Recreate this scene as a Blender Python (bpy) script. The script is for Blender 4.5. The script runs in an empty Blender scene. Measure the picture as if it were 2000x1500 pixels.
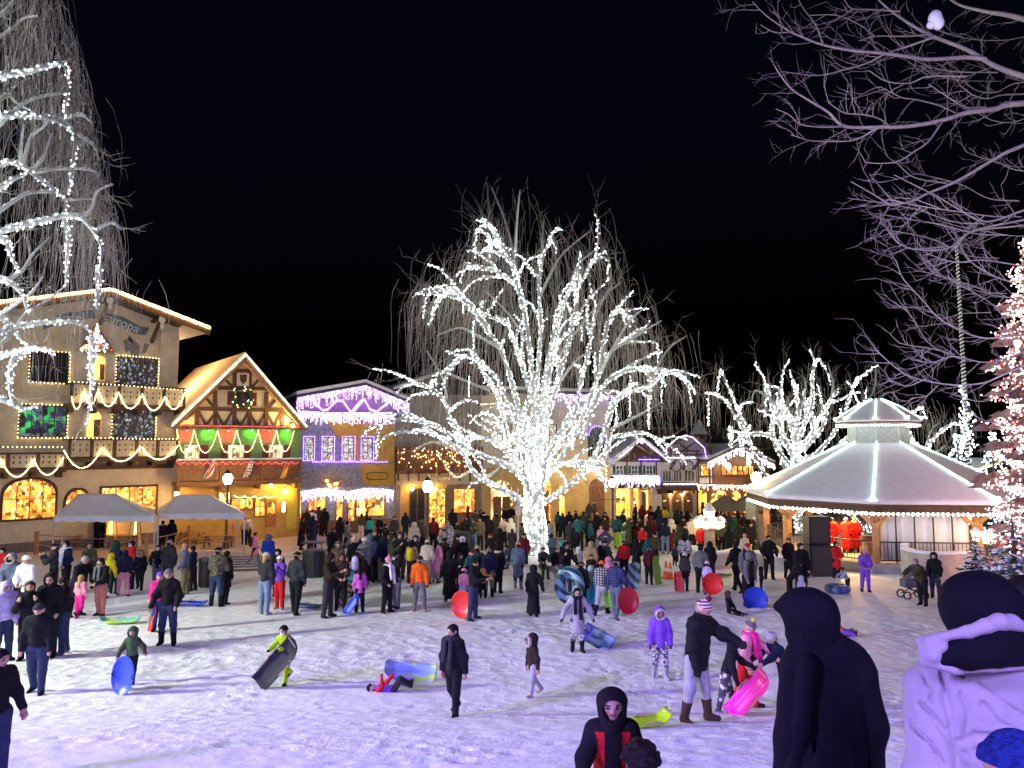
SKY_STR, PURP_W, UP_W, WH_W = .022, 10500, 520, 5800
import bpy, bmesh, math, random
import numpy as np
from mathutils import Vector, Matrix
R = math.radians
rng = random.Random(7)
sc = bpy.context.scene
COL = sc.collection
# ---------------------------------------------------------------- camera
CAMZ, FPX = 6.5, 1480.0
PITCH = math.atan(120 / FPX)
cd = bpy.data.cameras.new('camera'); cam = bpy.data.objects.new('camera', cd); COL.objects.link(cam)
cam.location = (0, 0, CAMZ); cam.rotation_euler = (R(90) + PITCH, 0, 0)
cd.sensor_width = 36; cd.lens = 36 * FPX / 2000; cd.clip_start = .1; cd.clip_end = 2000
sc.camera = cam
vs = sc.view_settings; sc.display_settings.display_device = 'sRGB'; vs.view_transform = 'Standard'; vs.look = 'None'; vs.exposure = 2.35; vs.gamma = 1
sc.cycles.use_denoising = True; sc.cycles.sample_clamp_indirect = 3; sc.cycles.max_bounces = 5; sc.cycles.use_light_tree = True

def ray(px, py):
    dx = (px - 1000) / FPX; dy = (750 - py) / FPX
    return Vector((dx, math.cos(PITCH) - dy * math.sin(PITCH), math.sin(PITCH) + dy * math.cos(PITCH)))
def P(px, py, Y):
    d = ray(px, py); t = Y / d.y
    return Vector((d.x * t, Y, CAMZ + d.z * t))
GY = [-40, -6, 0, 3.2, 4.2, 6, 8, 11.3, 14, 18, 24, 32, 40, 48, 58, 75, 400]
GZ = [5.6, 5.3, 4.9, 4.2, 3.93, 3.32, 2.88, 2.36, 1.78, 1.42, 1.12, .80, .55, .32, .08, 0, 0]
def gz(x, y):
    z = float(np.interp(y, GY, GZ))
    if 2 < y < 40: z += .03 * math.sin(x * .55 + y * .3) * math.sin(y * .47 - x * .2)
    return z
def at(px, py):
    d = ray(px, py); t = 1.0; last = t
    while t < 200:
        p = d * t
        if CAMZ + p.z < gz(p.x, p.y): break
        last = t; t *= 1.02
    for _ in range(30):
        m = (last + t) / 2; p = d * m
        if CAMZ + p.z < gz(p.x, p.y): t = m
        else: last = m
    p = d * t
    return Vector((p.x, p.y, gz(p.x, p.y)))
def by_top(px, py, h):
    d = ray(px, py); best = None
    for i in range(30, 900):
        Y = i * .1; t = Y / d.y; z = CAMZ + d.z * t - gz(d.x * t, Y)
        if z < h: best = Y; break
    Y = best or 60
    t = Y / d.y
    return Vector((d.x * t, Y, gz(d.x * t, Y)))
# ---------------------------------------------------------------- materials
MATS = {}
def nodemat(name):
    m = bpy.data.materials.new(name); m.use_nodes = True
    nt = m.node_tree; b = nt.nodes['Principled BSDF']
    return m, nt, b
def N(nt, t, **kw):
    n = nt.nodes.new(t)
    for k, v in kw.items():
        if k in n.inputs: n.inputs[k].default_value = v
        else: setattr(n, k, v)
    return n
def mat(name, col=(.5, .5, .5), rough=.8, var=.25, scale=6, bump=.15, metal=0, bscale=None, dist=.02):
    """plain surface: base colour with uneven noise variation and a little relief"""
    if name in MATS: return MATS[name]
    m, nt, b = nodemat(name)
    tc = N(nt, 'ShaderNodeTexCoord'); no = N(nt, 'ShaderNodeTexNoise', Scale=scale, Detail=5.0, Roughness=.6)
    nt.links.new(tc.outputs['Object'], no.inputs['Vector'])
    cr = N(nt, 'ShaderNodeValToRGB')
    cr.color_ramp.elements[0].position = .3; cr.color_ramp.elements[1].position = .7
    cr.color_ramp.elements[0].color = tuple(c * (1 - var) for c in col) + (1,)
    cr.color_ramp.elements[1].color = tuple(min(1, c * (1 + var)) for c in col) + (1,)
    nt.links.new(no.outputs['Fac'], cr.inputs['Fac']); nt.links.new(cr.outputs['Color'], b.inputs['Base Color'])
    b.inputs['Roughness'].default_value = rough; b.inputs['Metallic'].default_value = metal
    if name.startswith(('cloth', 'hair')): b.inputs['Specular IOR Level'].default_value = .12
    if bump:
        n2 = N(nt, 'ShaderNodeTexNoise', Scale=bscale or scale * 5, Detail=4.0)
        nt.links.new(tc.outputs['Object'], n2.inputs['Vector'])
        bp = N(nt, 'ShaderNodeBump', Strength=bump, Distance=dist)
        nt.links.new(n2.outputs['Fac'], bp.inputs['Height']); nt.links.new(bp.outputs['Normal'], b.inputs['Normal'])
    MATS[name] = m
    return m
def emit(name, col, s):
    if name in MATS: return MATS[name]
    m, nt, b = nodemat(name)
    b.inputs['Base Color'].default_value = (.3, .3, .3, 1)
    b.inputs['Emission Color'].default_value = tuple(col) + (1,); b.inputs['Emission Strength'].default_value = s
    MATS[name] = m
    return m
def glow_goods(name, cols, s, scale=3.0, dark=.35):
    """lit interior or painted reflections seen in a window: shelves of blocky goods, brighter and darker corners"""
    if name in MATS: return MATS[name]
    m, nt, b = nodemat(name)
    tc = N(nt, 'ShaderNodeTexCoord')
    mp = N(nt, 'ShaderNodeMapping'); mp.inputs['Scale'].default_value = (1.3, 1.3, 1.0)
    nt.links.new(tc.outputs['Object'], mp.inputs['Vector'])
    vo = N(nt, 'ShaderNodeTexVoronoi', Scale=scale * 1.9, distance='CHEBYCHEV', Randomness=.75); no = N(nt, 'ShaderNodeTexNoise', Scale=scale * .45, Detail=2.0); v2 = N(nt, 'ShaderNodeTexVoronoi', Scale=scale * 4.2)
    for n in (vo, no, v2): nt.links.new(mp.outputs['Vector'], n.inputs['Vector'])
    sp = N(nt, 'ShaderNodeSeparateColor'); nt.links.new(vo.outputs['Color'], sp.inputs[0])
    cr = N(nt, 'ShaderNodeValToRGB'); cr.color_ramp.interpolation = 'CONSTANT'; e = cr.color_ramp.elements
    allc = [tuple(c * .12 for c in cols[0])] + [tuple(c * dark * 1.4 for c in cols[0])] + list(cols)
    e[0].position = 0; e[0].color = allc[0] + (1,); e[1].position = .98; e[1].color = tuple(allc[-1]) + (1,)
    for i, c in enumerate(allc[1:-1]): x = e.new((i + 1) / len(allc)); x.color = tuple(c) + (1,)
    nt.links.new(sp.outputs[0], cr.inputs['Fac'])
    cr2 = N(nt, 'ShaderNodeValToRGB'); cr2.color_ramp.elements[0].position = .34; cr2.color_ramp.elements[1].position = .62; cr2.color_ramp.elements[0].color = (.22, .18, .14, 1)
    cr3 = N(nt, 'ShaderNodeValToRGB'); cr3.color_ramp.elements[0].position = .05; cr3.color_ramp.elements[0].color = (1.0, .95, .85, 1); cr3.color_ramp.elements[1].position = .5; cr3.color_ramp.elements[1].color = (.45, .4, .36, 1)
    nt.links.new(no.outputs['Fac'], cr2.inputs['Fac']); nt.links.new(v2.outputs['Distance'], cr3.inputs['Fac'])
    mx = N(nt, 'ShaderNodeMix', data_type='RGBA', blend_type='MULTIPLY'); mx.inputs['Factor'].default_value = .9
    my = N(nt, 'ShaderNodeMix', data_type='RGBA', blend_type='MULTIPLY'); my.inputs['Factor'].default_value = .8
    nt.links.new(cr.outputs['Color'], mx.inputs['A']); nt.links.new(cr2.outputs['Color'], mx.inputs['B'])
    nt.links.new(mx.outputs['Result'], my.inputs['A']); nt.links.new(cr3.outputs['Color'], my.inputs['B'])
    nt.links.new(my.outputs['Result'], b.inputs['Emission Color']); b.inputs['Emission Strength'].default_value = s * .56
    b.inputs['Base Color'].default_value = (.05, .04, .03, 1); b.inputs['Roughness'].default_value = .25
    MATS[name] = m
    return m
def pattern(name, cols, kind, scale, rough=.9):
    """two or three colour cloth / wall patterns: camo, plaid, spots, stone"""
    if name in MATS: return MATS[name]
    m, nt, b = nodemat(name); tc = N(nt, 'ShaderNodeTexCoord')
    cr = N(nt, 'ShaderNodeValToRGB'); cr.color_ramp.interpolation = 'CONSTANT' if kind != 'stone' else 'EASE'
    e = cr.color_ramp.elements
    e[0].color = tuple(cols[0]) + (1,); e[1].color = tuple(cols[1]) + (1,); e[1].position = .5
    if len(cols) > 2: x = e.new(.58); x.color = tuple(cols[2]) + (1,)
    if kind == 'plaid':
        w1 = N(nt, 'ShaderNodeTexWave', Scale=scale); w2 = N(nt, 'ShaderNodeTexWave', Scale=scale, bands_direction='Z')
        ad = N(nt, 'ShaderNodeMath', operation='MULTIPLY')
        for w in (w1, w2): nt.links.new(tc.outputs['Object'], w.inputs['Vector'])
        nt.links.new(w1.outputs['Fac'], ad.inputs[0]); nt.links.new(w2.outputs['Fac'], ad.inputs[1])
        src = ad.outputs[0]; e[1].position = .3
    elif kind == 'stripe':
        w1 = N(nt, 'ShaderNodeTexWave', Scale=scale, bands_direction='Z'); nt.links.new(tc.outputs['Object'], w1.inputs['Vector']); src = w1.outputs['Fac']
    elif kind == 'diag':
        w1 = N(nt, 'ShaderNodeTexWave', Scale=scale, bands_direction='DIAGONAL'); nt.links.new(tc.outputs['Object'], w1.inputs['Vector']); src = w1.outputs['Fac']
    elif kind == 'spots':
        v = N(nt, 'ShaderNodeTexVoronoi', Scale=scale); nt.links.new(tc.outputs['Object'], v.inputs['Vector']); src = v.outputs['Distance']
        e[1].position = .42
    elif kind == 'stone':
        v = N(nt, 'ShaderNodeTexVoronoi', Scale=scale, feature='DISTANCE_TO_EDGE'); n0 = N(nt, 'ShaderNodeTexNoise', Scale=scale * 1.5, Detail=6.0)
        mxv = N(nt, 'ShaderNodeMix', data_type='RGBA'); mxv.inputs['Factor'].default_value = .35
        nt.links.new(tc.outputs['Object'], n0.inputs['Vector']); nt.links.new(tc.outputs['Object'], mxv.inputs['A']); nt.links.new(n0.outputs['Color'], mxv.inputs['B'])
        nt.links.new(mxv.outputs['Result'], v.inputs['Vector']); src = v.outputs['Distance']; e[1].position = .10
    else:
        no = N(nt, 'ShaderNodeTexNoise', Scale=scale, Detail=2.0); nt.links.new(tc.outputs['Object'], no.inputs['Vector']); src = no.outputs['Fac']
    nt.links.new(src, cr.inputs['Fac']); nt.links.new(cr.outputs['Color'], b.inputs['Base Color'])
    b.inputs['Roughness'].default_value = rough
    MATS[name] = m
    return m
# ---------------------------------------------------------------- mesh builder
class MB:
    def __init__(s): s.v = []; s.f = []; s.m = []
    def add(s, vs, fs, mi=0):
        o = len(s.v); s.v.extend(vs)
        s.f.extend([tuple(i + o for i in f) for f in fs]); s.m.extend([mi] * len(fs))
    def hexa(s, p, mi=0):   # p[0:4] bottom ring, p[4:8] top ring
        s.add([tuple(q) for q in p], [(3, 2, 1, 0), (4, 5, 6, 7), (0, 1, 5, 4), (1, 2, 6, 5), (2, 3, 7, 6), (3, 0, 4, 7)], mi)
    def box(s, c, d, mi=0, rz=0):
        ca, sa = math.cos(rz), math.sin(rz); pts = []
        for z in (-1, 1):
            for x, y in ((-1, -1), (1, -1), (1, 1), (-1, 1)):
                X, Y = x * d[0] / 2, y * d[1] / 2
                pts.append((c[0] + X * ca - Y * sa, c[1] + X * sa + Y * ca, c[2] + z * d[2] / 2))
        s.hexa(pts, mi)
    def bar(s, a, b, w, t, up=Vector((0, 0, 1)), mi=0):
        a, b = Vector(a), Vector(b); d = (b - a).normalized(); u = Vector(up)
        x = d.cross(u)
        if x.length < 1e-3: x = d.cross(Vector((1, 0, 0)))
        x = x.normalized() * w / 2; y = x.cross(d).normalized() * t / 2
        s.hexa([a - x - y, a + x - y, a + x + y, a - x + y, b - x - y, b + x - y, b + x + y, b - x + y], mi)
    def tube(s, pts, rad, n=6, mi=0, cap=True):
        pts = [Vector(p) for p in pts]; k = len(pts)
        if not hasattr(rad, '__len__'): rad = [rad] * k
        o = len(s.v); d0 = (pts[1] - pts[0]).normalized()
        x = d0.cross(Vector((0, 0, 1)));
        if x.length < .05: x = d0.cross(Vector((1, 0, 0)))
        x.normalize()
        for i, p in enumerate(pts):
            d = (pts[min(i + 1, k - 1)] - pts[max(i - 1, 0)])
            d = d.normalized() if d.length > 1e-9 else d0
            x = (x - d * x.dot(d))
            x = x.normalized() if x.length > 1e-6 else d.orthogonal().normalized()
            y = d.cross(x)
            for j in range(n):
                a = 2 * math.pi * j / n
                s.v.append(tuple(p + (x * math.cos(a) + y * math.sin(a)) * rad[i]))
        for i in range(k - 1):
            for j in range(n):
                j2 = (j + 1) % n
                s.f.append((o + i * n + j, o + i * n + j2, o + (i + 1) * n + j2, o + (i + 1) * n + j)); s.m.append(mi)
        if cap and n > 2:
            s.f.append(tuple(o + j for j in range(n))[::-1]); s.m.append(mi)
            s.f.append(tuple(o + (k - 1) * n + j for j in range(n))); s.m.append(mi)
    def octa(s, c, r, mi=0, squash=1.0):
        x, y, z = c; q = r * squash
        s.add([(x + r, y, z), (x - r, y, z), (x, y + r, z), (x, y - r, z), (x, y, z + q), (x, y, z - q)],
              [(0, 2, 4), (2, 1, 4), (1, 3, 4), (3, 0, 4), (2, 0, 5), (1, 2, 5), (3, 1, 5), (0, 3, 5)], mi)
    def lathe(s, c, prof, n=16, mi=0):   # prof: (r, z)
        o = len(s.v); k = len(prof)
        for r, z in prof:
            for j in range(n):
                a = 2 * math.pi * j / n; s.v.append((c[0] + r * math.cos(a), c[1] + r * math.sin(a), c[2] + z))
        for i in range(k - 1):
            for j in range(n):
                j2 = (j + 1) % n
                s.f.append((o + i * n + j, o + i * n + j2, o + (i + 1) * n + j2, o + (i + 1) * n + j)); s.m.append(mi)
        s.f.append(tuple(o + j for j in range(n))[::-1]); s.m.append(mi)
        s.f.append(tuple(o + (k - 1) * n + j for j in range(n))); s.m.append(mi)
    def ball(s, c, r, n=10, mi=0, sz=1.0):
        m = max(4, n // 2)
        s.lathe(c, [(max(1e-3, r * math.sin(math.pi * i / m)), -r * sz * math.cos(math.pi * i / m)) for i in range(m + 1)], n, mi)
    def build(s, name, mats, parent=None, loc=None, smooth=False):
        me = bpy.data.meshes.new(name)
        base = Vector(loc) if loc is not None else (wloc(parent) if parent else Vector((0, 0, 0)))
        vs = np.array(s.v, dtype=float).reshape(-1, 3) - np.array(base)
        me.from_pydata(vs.tolist(), [], s.f)
        mats = mats if isinstance(mats, (list, tuple)) else [mats]
        for m in mats: me.materials.append(m)
        if len(mats) > 1: me.polygons.foreach_set('material_index', s.m)
        if smooth: me.polygons.foreach_set('use_smooth', [True] * len(s.f))
        o = bpy.data.objects.new(name, me); COL.objects.link(o)
        if parent is not None:
            o.parent = parent
            o.location = base - wloc(parent)
        else: o.location = base
        return o
def wloc(o):
    v = Vector(o.location)
    while o.parent is not None: o = o.parent; v += Vector(o.location)
    return v
def tag(o, label, cat, group=None, kind=None):
    if label: o['label'] = label
    if cat: o['category'] = cat
    if group: o['group'] = group
    if kind: o['kind'] = kind
    return o
def thing(name, label, cat, loc, group=None):
    o = bpy.data.objects.new(name, None); COL.objects.link(o); o.location = loc; o.empty_display_size = .2
    return tag(o, label, cat, group)
def struct(o): o['kind'] = 'structure'; return o
class Facade:
    """a wall plane: u along it, w up, o outwards; photo pixels can be read onto it"""
    def __init__(s, pl, Dl, pr, Dr):
        s.A = Vector(((pl - 1000) / FPX * Dl, Dl, 0)); B = Vector(((pr - 1000) / FPX * Dr, Dr, 0))
        s.L = (B - s.A).length; s.u = (B - s.A).normalized(); s.n = Vector((s.u.y, -s.u.x, 0))
    def uw(s, px, py, off=0.0):
        d = ray(px, py); q = s.A + s.n * off
        t = (q.x * s.n.x + q.y * s.n.y) / (d.x * s.n.x + d.y * s.n.y)
        p = d * t
        return (p - s.A).dot(s.u), CAMZ + p.z
    def pt(s, u, w, o=0.0): return s.A + s.u * u + s.n * o + Vector((0, 0, w))
    def px(s, px, py, o=0.0): return s.pt(*s.uw(px, py, o), o)
    def rect(s, x0, y0, x1, y1, off=0.0):
        xm, ym = (x0 + x1) / 2, (y0 + y1) / 2
        u0 = s.uw(x0, ym, off)[0]; u1 = s.uw(x1, ym, off)[0]; w1 = s.uw(xm, y0, off)[1]; w0 = s.uw(xm, y1, off)[1]
        return u0, u1, w0, w1
    def box(s, mb, u0, u1, w0, w1, o0, o1, mi=0):
        mb.hexa([s.pt(u0, w0, o1), s.pt(u1, w0, o1), s.pt(u1, w0, o0), s.pt(u0, w0, o0),
                 s.pt(u0, w1, o1), s.pt(u1, w1, o1), s.pt(u1, w1, o0), s.pt(u0, w1, o0)], mi)
    def poly(s, mb, uw, o0, o1, mi=0):
        n = len(uw); f = [tuple(s.pt(u, w, o1)) for u, w in uw]; b = [tuple(s.pt(u, w, o0)) for u, w in uw]
        a = sum(uw[i][0] * uw[(i + 1) % n][1] - uw[(i + 1) % n][0] * uw[i][1] for i in range(n))
        fs = [tuple(range(n)), tuple(range(2 * n - 1, n - 1, -1))] + [(i, n + i, n + (i + 1) % n, (i + 1) % n) for i in range(n)]
        if a < 0: fs = [t[::-1] for t in fs]
        mb.add(f + b, fs, mi)
    def arch(s, u0, u1, w0, w1, rise=None, n=10):
        r = (u1 - u0) / 2; h = r if rise is None else rise
        return [(u0, w0), (u1, w0), (u1, w1 - h)] + [((u0 + u1) / 2 + r * math.cos(math.pi * i / n), w1 - h + h * math.sin(math.pi * i / n)) for i in range(1, n)] + [(u0, w1 - h)]
    def beam(s, mb, a, b, w, o0, o1, mi=0):   # flat timber between two (u,w) points
        a, b = Vector(a), Vector(b); d = (b - a).normalized() * 1.0; q = Vector((-d.y, d.x)) * w / 2
        s.poly(mb, [tuple(a - q), tuple(b - q), tuple(b + q), tuple(a + q)], o0, o1, mi)
def window(F, r, nx, ny, frame_m, pane_m, par, off=0.0, fw=.08, proud=.07, bars=True):
    u0, u1, w0, w1 = r; mb = MB()
    F.box(mb, u0 - fw, u0, w0 - fw, w1 + fw, off, off + proud); F.box(mb, u1, u1 + fw, w0 - fw, w1 + fw, off, off + proud)
    F.box(mb, u0, u1, w1, w1 + fw, off, off + proud); F.box(mb, u0, u1, w0 - fw, w0, off, off + proud + .03)
    if bars:
        for i in range(1, nx):
            c = u0 + (u1 - u0) * i / nx; F.box(mb, c - .025, c + .025, w0, w1, off + .02, off + proud - .015)
        for i in range(1, ny):
            c = w0 + (w1 - w0) * i / ny; F.box(mb, u0, u1, c - .025, c + .025, off + .02, off + proud - .02)
    o = mb.build('window', frame_m, par)
    g = MB(); F.box(g, u0, u1, w0, w1, off - .05, off + .025); g.build('pane', pane_m, o)
    return o
def path(pts, step):
    """resample a polyline"""
    pts = [Vector(p) for p in pts]; out = [pts[0].copy()]; acc = 0.0
    for a, b in zip(pts, pts[1:]):
        L = (b - a).length; t = step - acc
        while t <= L: out.append(a + (b - a) * (t / L)); t += step
        acc = (acc + L) % step if L else acc
    return out
def smooth_path(pts, n=4):
    """Catmull-Rom through the points"""
    pts = [Vector(p) for p in pts]; q = [pts[0] * 2 - pts[1]] + pts + [pts[-1] * 2 - pts[-2]]; out = []
    for i in range(1, len(q) - 2):
        p0, p1, p2, p3 = q[i - 1:i + 3]
        for k in range(n):
            t = k / n
            out.append(.5 * ((2 * p1) + (p2 - p0) * t + (2 * p0 - 5 * p1 + 4 * p2 - p3) * t * t + (3 * p1 - p0 - 3 * p2 + p3) * t ** 3))
    out.append(pts[-1]); return out
def bulbs(mb, pts, step, r, jit=0.0, nm=1):
    for p in path(pts, step):
        j = Vector((rng.uniform(-1, 1), rng.uniform(-1, 1), rng.uniform(-1, 1))) * jit
        mb.octa(p + j, r * rng.uniform(.8, 1.25), rng.randrange(nm))
def light_string(label, pts_list, step, r, m, group=None, wire=True, jit=0.0, name='light_string'):
    mb = MB(); w = MB()
    for pts in pts_list:
        bulbs(mb, pts, step, r, jit, len(m) if isinstance(m, list) else 1)
        if wire and len(pts) > 1: w.tube(pts, .008, 3, cap=False)
    t = thing(name, label, 'light string', pts_list[0][0], group)
    mb.build('bulbs', m, t)['kind'] = 'stuff'
    if wire: w.build('wire', mat('wire', (.02, .03, .02)), t)
    return t
def icicles(label, edges, step, lo, hi, r, m, group=None, jit=.03):
    """icicle lights: short strands of different length hanging from an edge"""
    mb = MB(); w = MB()
    for e in edges:
        e = [Vector(p) for p in e]
        w.tube(e, .01, 3, cap=False)
        for p in path(e, step):
            L = rng.uniform(lo, hi); k = max(1, int(L / (r * 2.6)))
            for i in range(k):
                mb.octa(p + Vector((rng.uniform(-jit, jit), rng.uniform(-jit, jit), -L * (i + .4) / k)), r * rng.uniform(.7, 1.2), rng.randrange(len(m)) if isinstance(m, list) else 0)
            w.tube([p, p + Vector((0, 0, -L))], .005, 3, cap=False)
    t = thing('icicle_lights', label, 'icicle lights', edges[0][0], group)
    mb.build('bulbs', m, t)['kind'] = 'stuff'; w.build('wire', mat('wire', (.02, .03, .02)), t)
    return t
WHITE = emit('bulb_white', (.88, .98, .96), 3.6)
WHITE_NEAR = emit('bulb_white_near', (.90, .97, 1.0), 26)
WARM = emit('bulb_warm', (1, .62, .19), 5.5)
GOLD = emit('bulb_gold', (1, .72, .28), 4.2)
PURP = emit('bulb_purple', (.20, .10, 1), 3.2)
LILAC = emit('bulb_lilac', (.62, .50, 1), 2.6)
REDB = emit('bulb_red', (1, .05, .05), 2.4)
GREENB = emit('bulb_green', (.1, 1, .25), 2)
PINKB = emit('bulb_pink', (1, .38, .36), 2.2)
BLUEB = emit('bulb_blue', (.15, .25, 1), 2.5)
SNOW = mat('snow', (.80, .82, .86), .7, .06, 3, .4, bscale=7, dist=.06)
WOOD = mat('dark_wood', (.10, .055, .030), .7, .3, 4)
WOODB = mat('brown_wood', (.22, .11, .05), .7, .3, 4)
IRON = mat('black_iron', (.015, .015, .017), .5, .2, 8, .05)
# ---------------------------------------------------------------- sky, ground
w = bpy.data.worlds.new('World'); sc.world = w; w.use_nodes = True
nt = w.node_tree; bg = nt.nodes['Background']
sky = nt.nodes.new('ShaderNodeTexSky'); sky.sky_type = 'NISHITA'; sky.sun_disc = False
sky.sun_elevation = R(-3.5); sky.sun_rotation = R(200); sky.air_density = 1.0; sky.dust_density = .3; sky.ozone_density = 3
nt.links.new(sky.outputs['Color'], bg.inputs['Color']); bg.inputs['Strength'].default_value = SKY_STR
sd = bpy.data.lights.new('moonlight', 'SUN'); sd.energy = .012; sd.angle = R(.5); sd.color = (.75, .8, 1)
so = bpy.data.objects.new('moonlight', sd); COL.objects.link(so); so.rotation_euler = (R(50), 0, R(-60))

def ground_mat():
    m, nt, b = nodemat('trampled_snow'); L = nt.links.new
    tc = N(nt, 'ShaderNodeTexCoord'); sep = N(nt, 'ShaderNodeSeparateXYZ'); L(tc.outputs['Object'], sep.inputs[0])
    n1 = N(nt, 'ShaderNodeTexNoise', Scale=.35, Detail=6.0, Roughness=.65); n2 = N(nt, 'ShaderNodeTexNoise', Scale=3.2, Detail=6.0, Roughness=.7)
    n3 = N(nt, 'ShaderNodeTexNoise', Scale=14, Detail=4.0, Roughness=.6)
    mp = N(nt, 'ShaderNodeMapping'); mp.inputs['Rotation'].default_value = (0, 0, R(22)); mp.inputs['Scale'].default_value = (2.6, .22, 1)
    n4 = N(nt, 'ShaderNodeTexNoise', Scale=2.4, Detail=4.0, Distortion=.4); vo = N(nt, 'ShaderNodeTexVoronoi', Scale=3.1)
    L(tc.outputs['Object'], mp.inputs['Vector']); L(mp.outputs['Vector'], n4.inputs['Vector'])
    wv = N(nt, 'ShaderNodeMix', data_type='RGBA'); wv.inputs['Factor'].default_value = .12
    L(tc.outputs['Object'], wv.inputs['A']); L(n2.outputs['Color'], wv.inputs['B']); L(wv.outputs['Result'], vo.inputs['Vector'])
    for n in (n1, n2, n3): L(tc.outputs['Object'], n.inputs['Vector'])
    # colour: clean packed snow near, brown slush on the street
    cr = N(nt, 'ShaderNodeValToRGB'); e = cr.color_ramp.elements
    e[0].position = .25; e[0].color = (.74, .75, .77, 1); e[1].position = .62; e[1].color = (.86, .87, .89, 1)
    L(n2.outputs['Fac'], cr.inputs['Fac'])
    cr2 = N(nt, 'ShaderNodeValToRGB'); e = cr2.color_ramp.elements
    e[0].position = .3; e[0].color = (.20, .15, .11, 1); e[1].position = .75; e[1].color = (.52, .44, .36, 1)
    L(n2.outputs['Fac'], cr2.inputs['Fac'])
    mr = N(nt, 'ShaderNodeMapRange'); mr.inputs['From Min'].default_value = 37; mr.inputs['From Max'].default_value = 47
    ad = N(nt, 'ShaderNodeMath', operation='MULTIPLY_ADD'); ad.inputs[1].default_value = 10; L(n1.outputs['Fac'], ad.inputs[0]); 
    sb = N(nt, 'ShaderNodeMath', operation='ADD'); sb.inputs[1].default_value = -5; L(sep.outputs['Y'], sb.inputs[0]); L(sb.outputs[0], ad.inputs[2])
    L(ad.outputs[0], mr.inputs['Value'])
    mx = N(nt, 'ShaderNodeMix', data_type='RGBA'); L(mr.outputs['Result'], mx.inputs['Factor']); L(cr.outputs['Color'], mx.inputs['A']); L(cr2.outputs['Color'], mx.inputs['B'])
    L(mx.outputs['Result'], b.inputs['Base Color']); b.inputs['Roughness'].default_value = .62
    # relief: footprints, ruts, clods
    a1 = N(nt, 'ShaderNodeMath', operation='MULTIPLY_ADD'); a1.inputs[1].default_value = .9; L(n2.outputs['Fac'], a1.inputs[0])
    v2 = N(nt, 'ShaderNodeMath', operation='MULTIPLY'); v2.inputs[1].default_value = .9; L(vo.outputs['Distance'], v2.inputs[0]); L(v2.outputs[0], a1.inputs[2])
    a2 = N(nt, 'ShaderNodeMath', operation='MULTIPLY_ADD'); a2.inputs[1].default_value = .35; L(n3.outputs['Fac'], a2.inputs[0]); L(a1.outputs[0], a2.inputs[2])
    a3 = N(nt, 'ShaderNodeMath', operation='MULTIPLY_ADD'); a3.inputs[1].default_value = .22; L(n4.outputs['Fac'], a3.inputs[0]); L(a2.outputs[0], a3.inputs[2])
    # patches worn smooth by sleds
    cr3 = N(nt, 'ShaderNodeMapRange'); cr3.inputs['From Min'].default_value = .38; cr3.inputs['From Max'].default_value = .62; cr3.inputs['To Min'].default_value = .25; cr3.inputs['To Max'].default_value = 1
    L(n1.outputs['Fac'], cr3.inputs['Value'])
    bp = N(nt, 'ShaderNodeBump', Distance=.055); L(cr3.outputs['Result'], bp.inputs['Strength']); L(a3.outputs[0], bp.inputs['Height']); L(bp.outputs['Normal'], b.inputs['Normal'])
    return m
def vnoise(X, Y, s, seed):
    r = np.random.RandomState(seed); G = r.rand(64, 64)
    x = X * s; y = Y * s; i = np.floor(x).astype(int); j = np.floor(y).astype(int); fx = x - i; fy = y - j
    fx = fx * fx * (3 - 2 * fx); fy = fy * fy * (3 - 2 * fy)
    g = lambda a, b: G[a % 64, b % 64]
    return (g(i, j) * (1 - fx) + g(i + 1, j) * fx) * (1 - fy) + (g(i, j + 1) * (1 - fx) + g(i + 1, j + 1) * fx) * fy - .5
ys = np.concatenate([np.linspace(-400, -8, 10), np.arange(-6, 5, .5), np.arange(5, 15, .06), np.arange(15, 26, .09), np.arange(26, 62, .4), np.array([65, 70, 80, 100, 150, 250, 400])])
xs = np.concatenate([np.array([-400, -200, -100, -60, -45, -36]), np.arange(-30, -15, .5), np.arange(-15, 15, .085), np.arange(15, 30.1, .5), np.array([36, 45, 60, 100, 200, 400])])
Xg, Yg = np.meshgrid(xs, ys); Zg = np.interp(Yg, GY, GZ)
msk = ((Yg > 2) & (Yg < 40)).astype(float)
Zg = Zg + msk * .03 * np.sin(Xg * .55 + Yg * .3) * np.sin(Yg * .47 - Xg * .2)
rough = np.clip(vnoise(Xg, Yg, .16, 3) * 3 + .5, .15, 1)
fine = (np.abs(Xg) < 16) & (Yg > 5) & (Yg < 26)
Zg = Zg + fine * rough * (vnoise(Xg, Yg, 3.3, 1) * .042 + vnoise(Xg, Yg, 5.5, 2) * .026 + vnoise(Xg, Yg, 1.2, 5) * .05)
def dent(cx, cy, ang, la, lb, dp):
    i0, i1 = np.searchsorted(xs, (cx - la * 2.2, cx + la * 2.2)); j0, j1 = np.searchsorted(ys, (cy - la * 2.2, cy + la * 2.2))
    X = Xg[j0:j1, i0:i1] - cx; Y = Yg[j0:j1, i0:i1] - cy; c, s = math.cos(ang), math.sin(ang); q = ((X * c + Y * s) / la) ** 2 + ((-X * s + Y * c) / lb) ** 2
    Zg[j0:j1, i0:i1] += dp * (-np.exp(-q * 1.6) + .45 * np.exp(-(np.sqrt(q) - 1.45) ** 2 * 5))
r2 = random.Random(5)
for _ in range(95):      # walking trails
    x, y, a = r2.uniform(-13, 13), r2.uniform(6, 25), r2.uniform(0, 6.28)
    for k in range(r2.randint(8, 26)):
        a += r2.gauss(0, .12); x += .36 * math.cos(a); y += .36 * math.sin(a); sd = .11 if k % 2 else -.11
        if abs(x) < 14 and 5.5 < y < 25.5: dent(x - sd * math.sin(a), y + sd * math.cos(a), a + r2.gauss(0, .15), .15, .075, r2.uniform(.02, .045))
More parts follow.
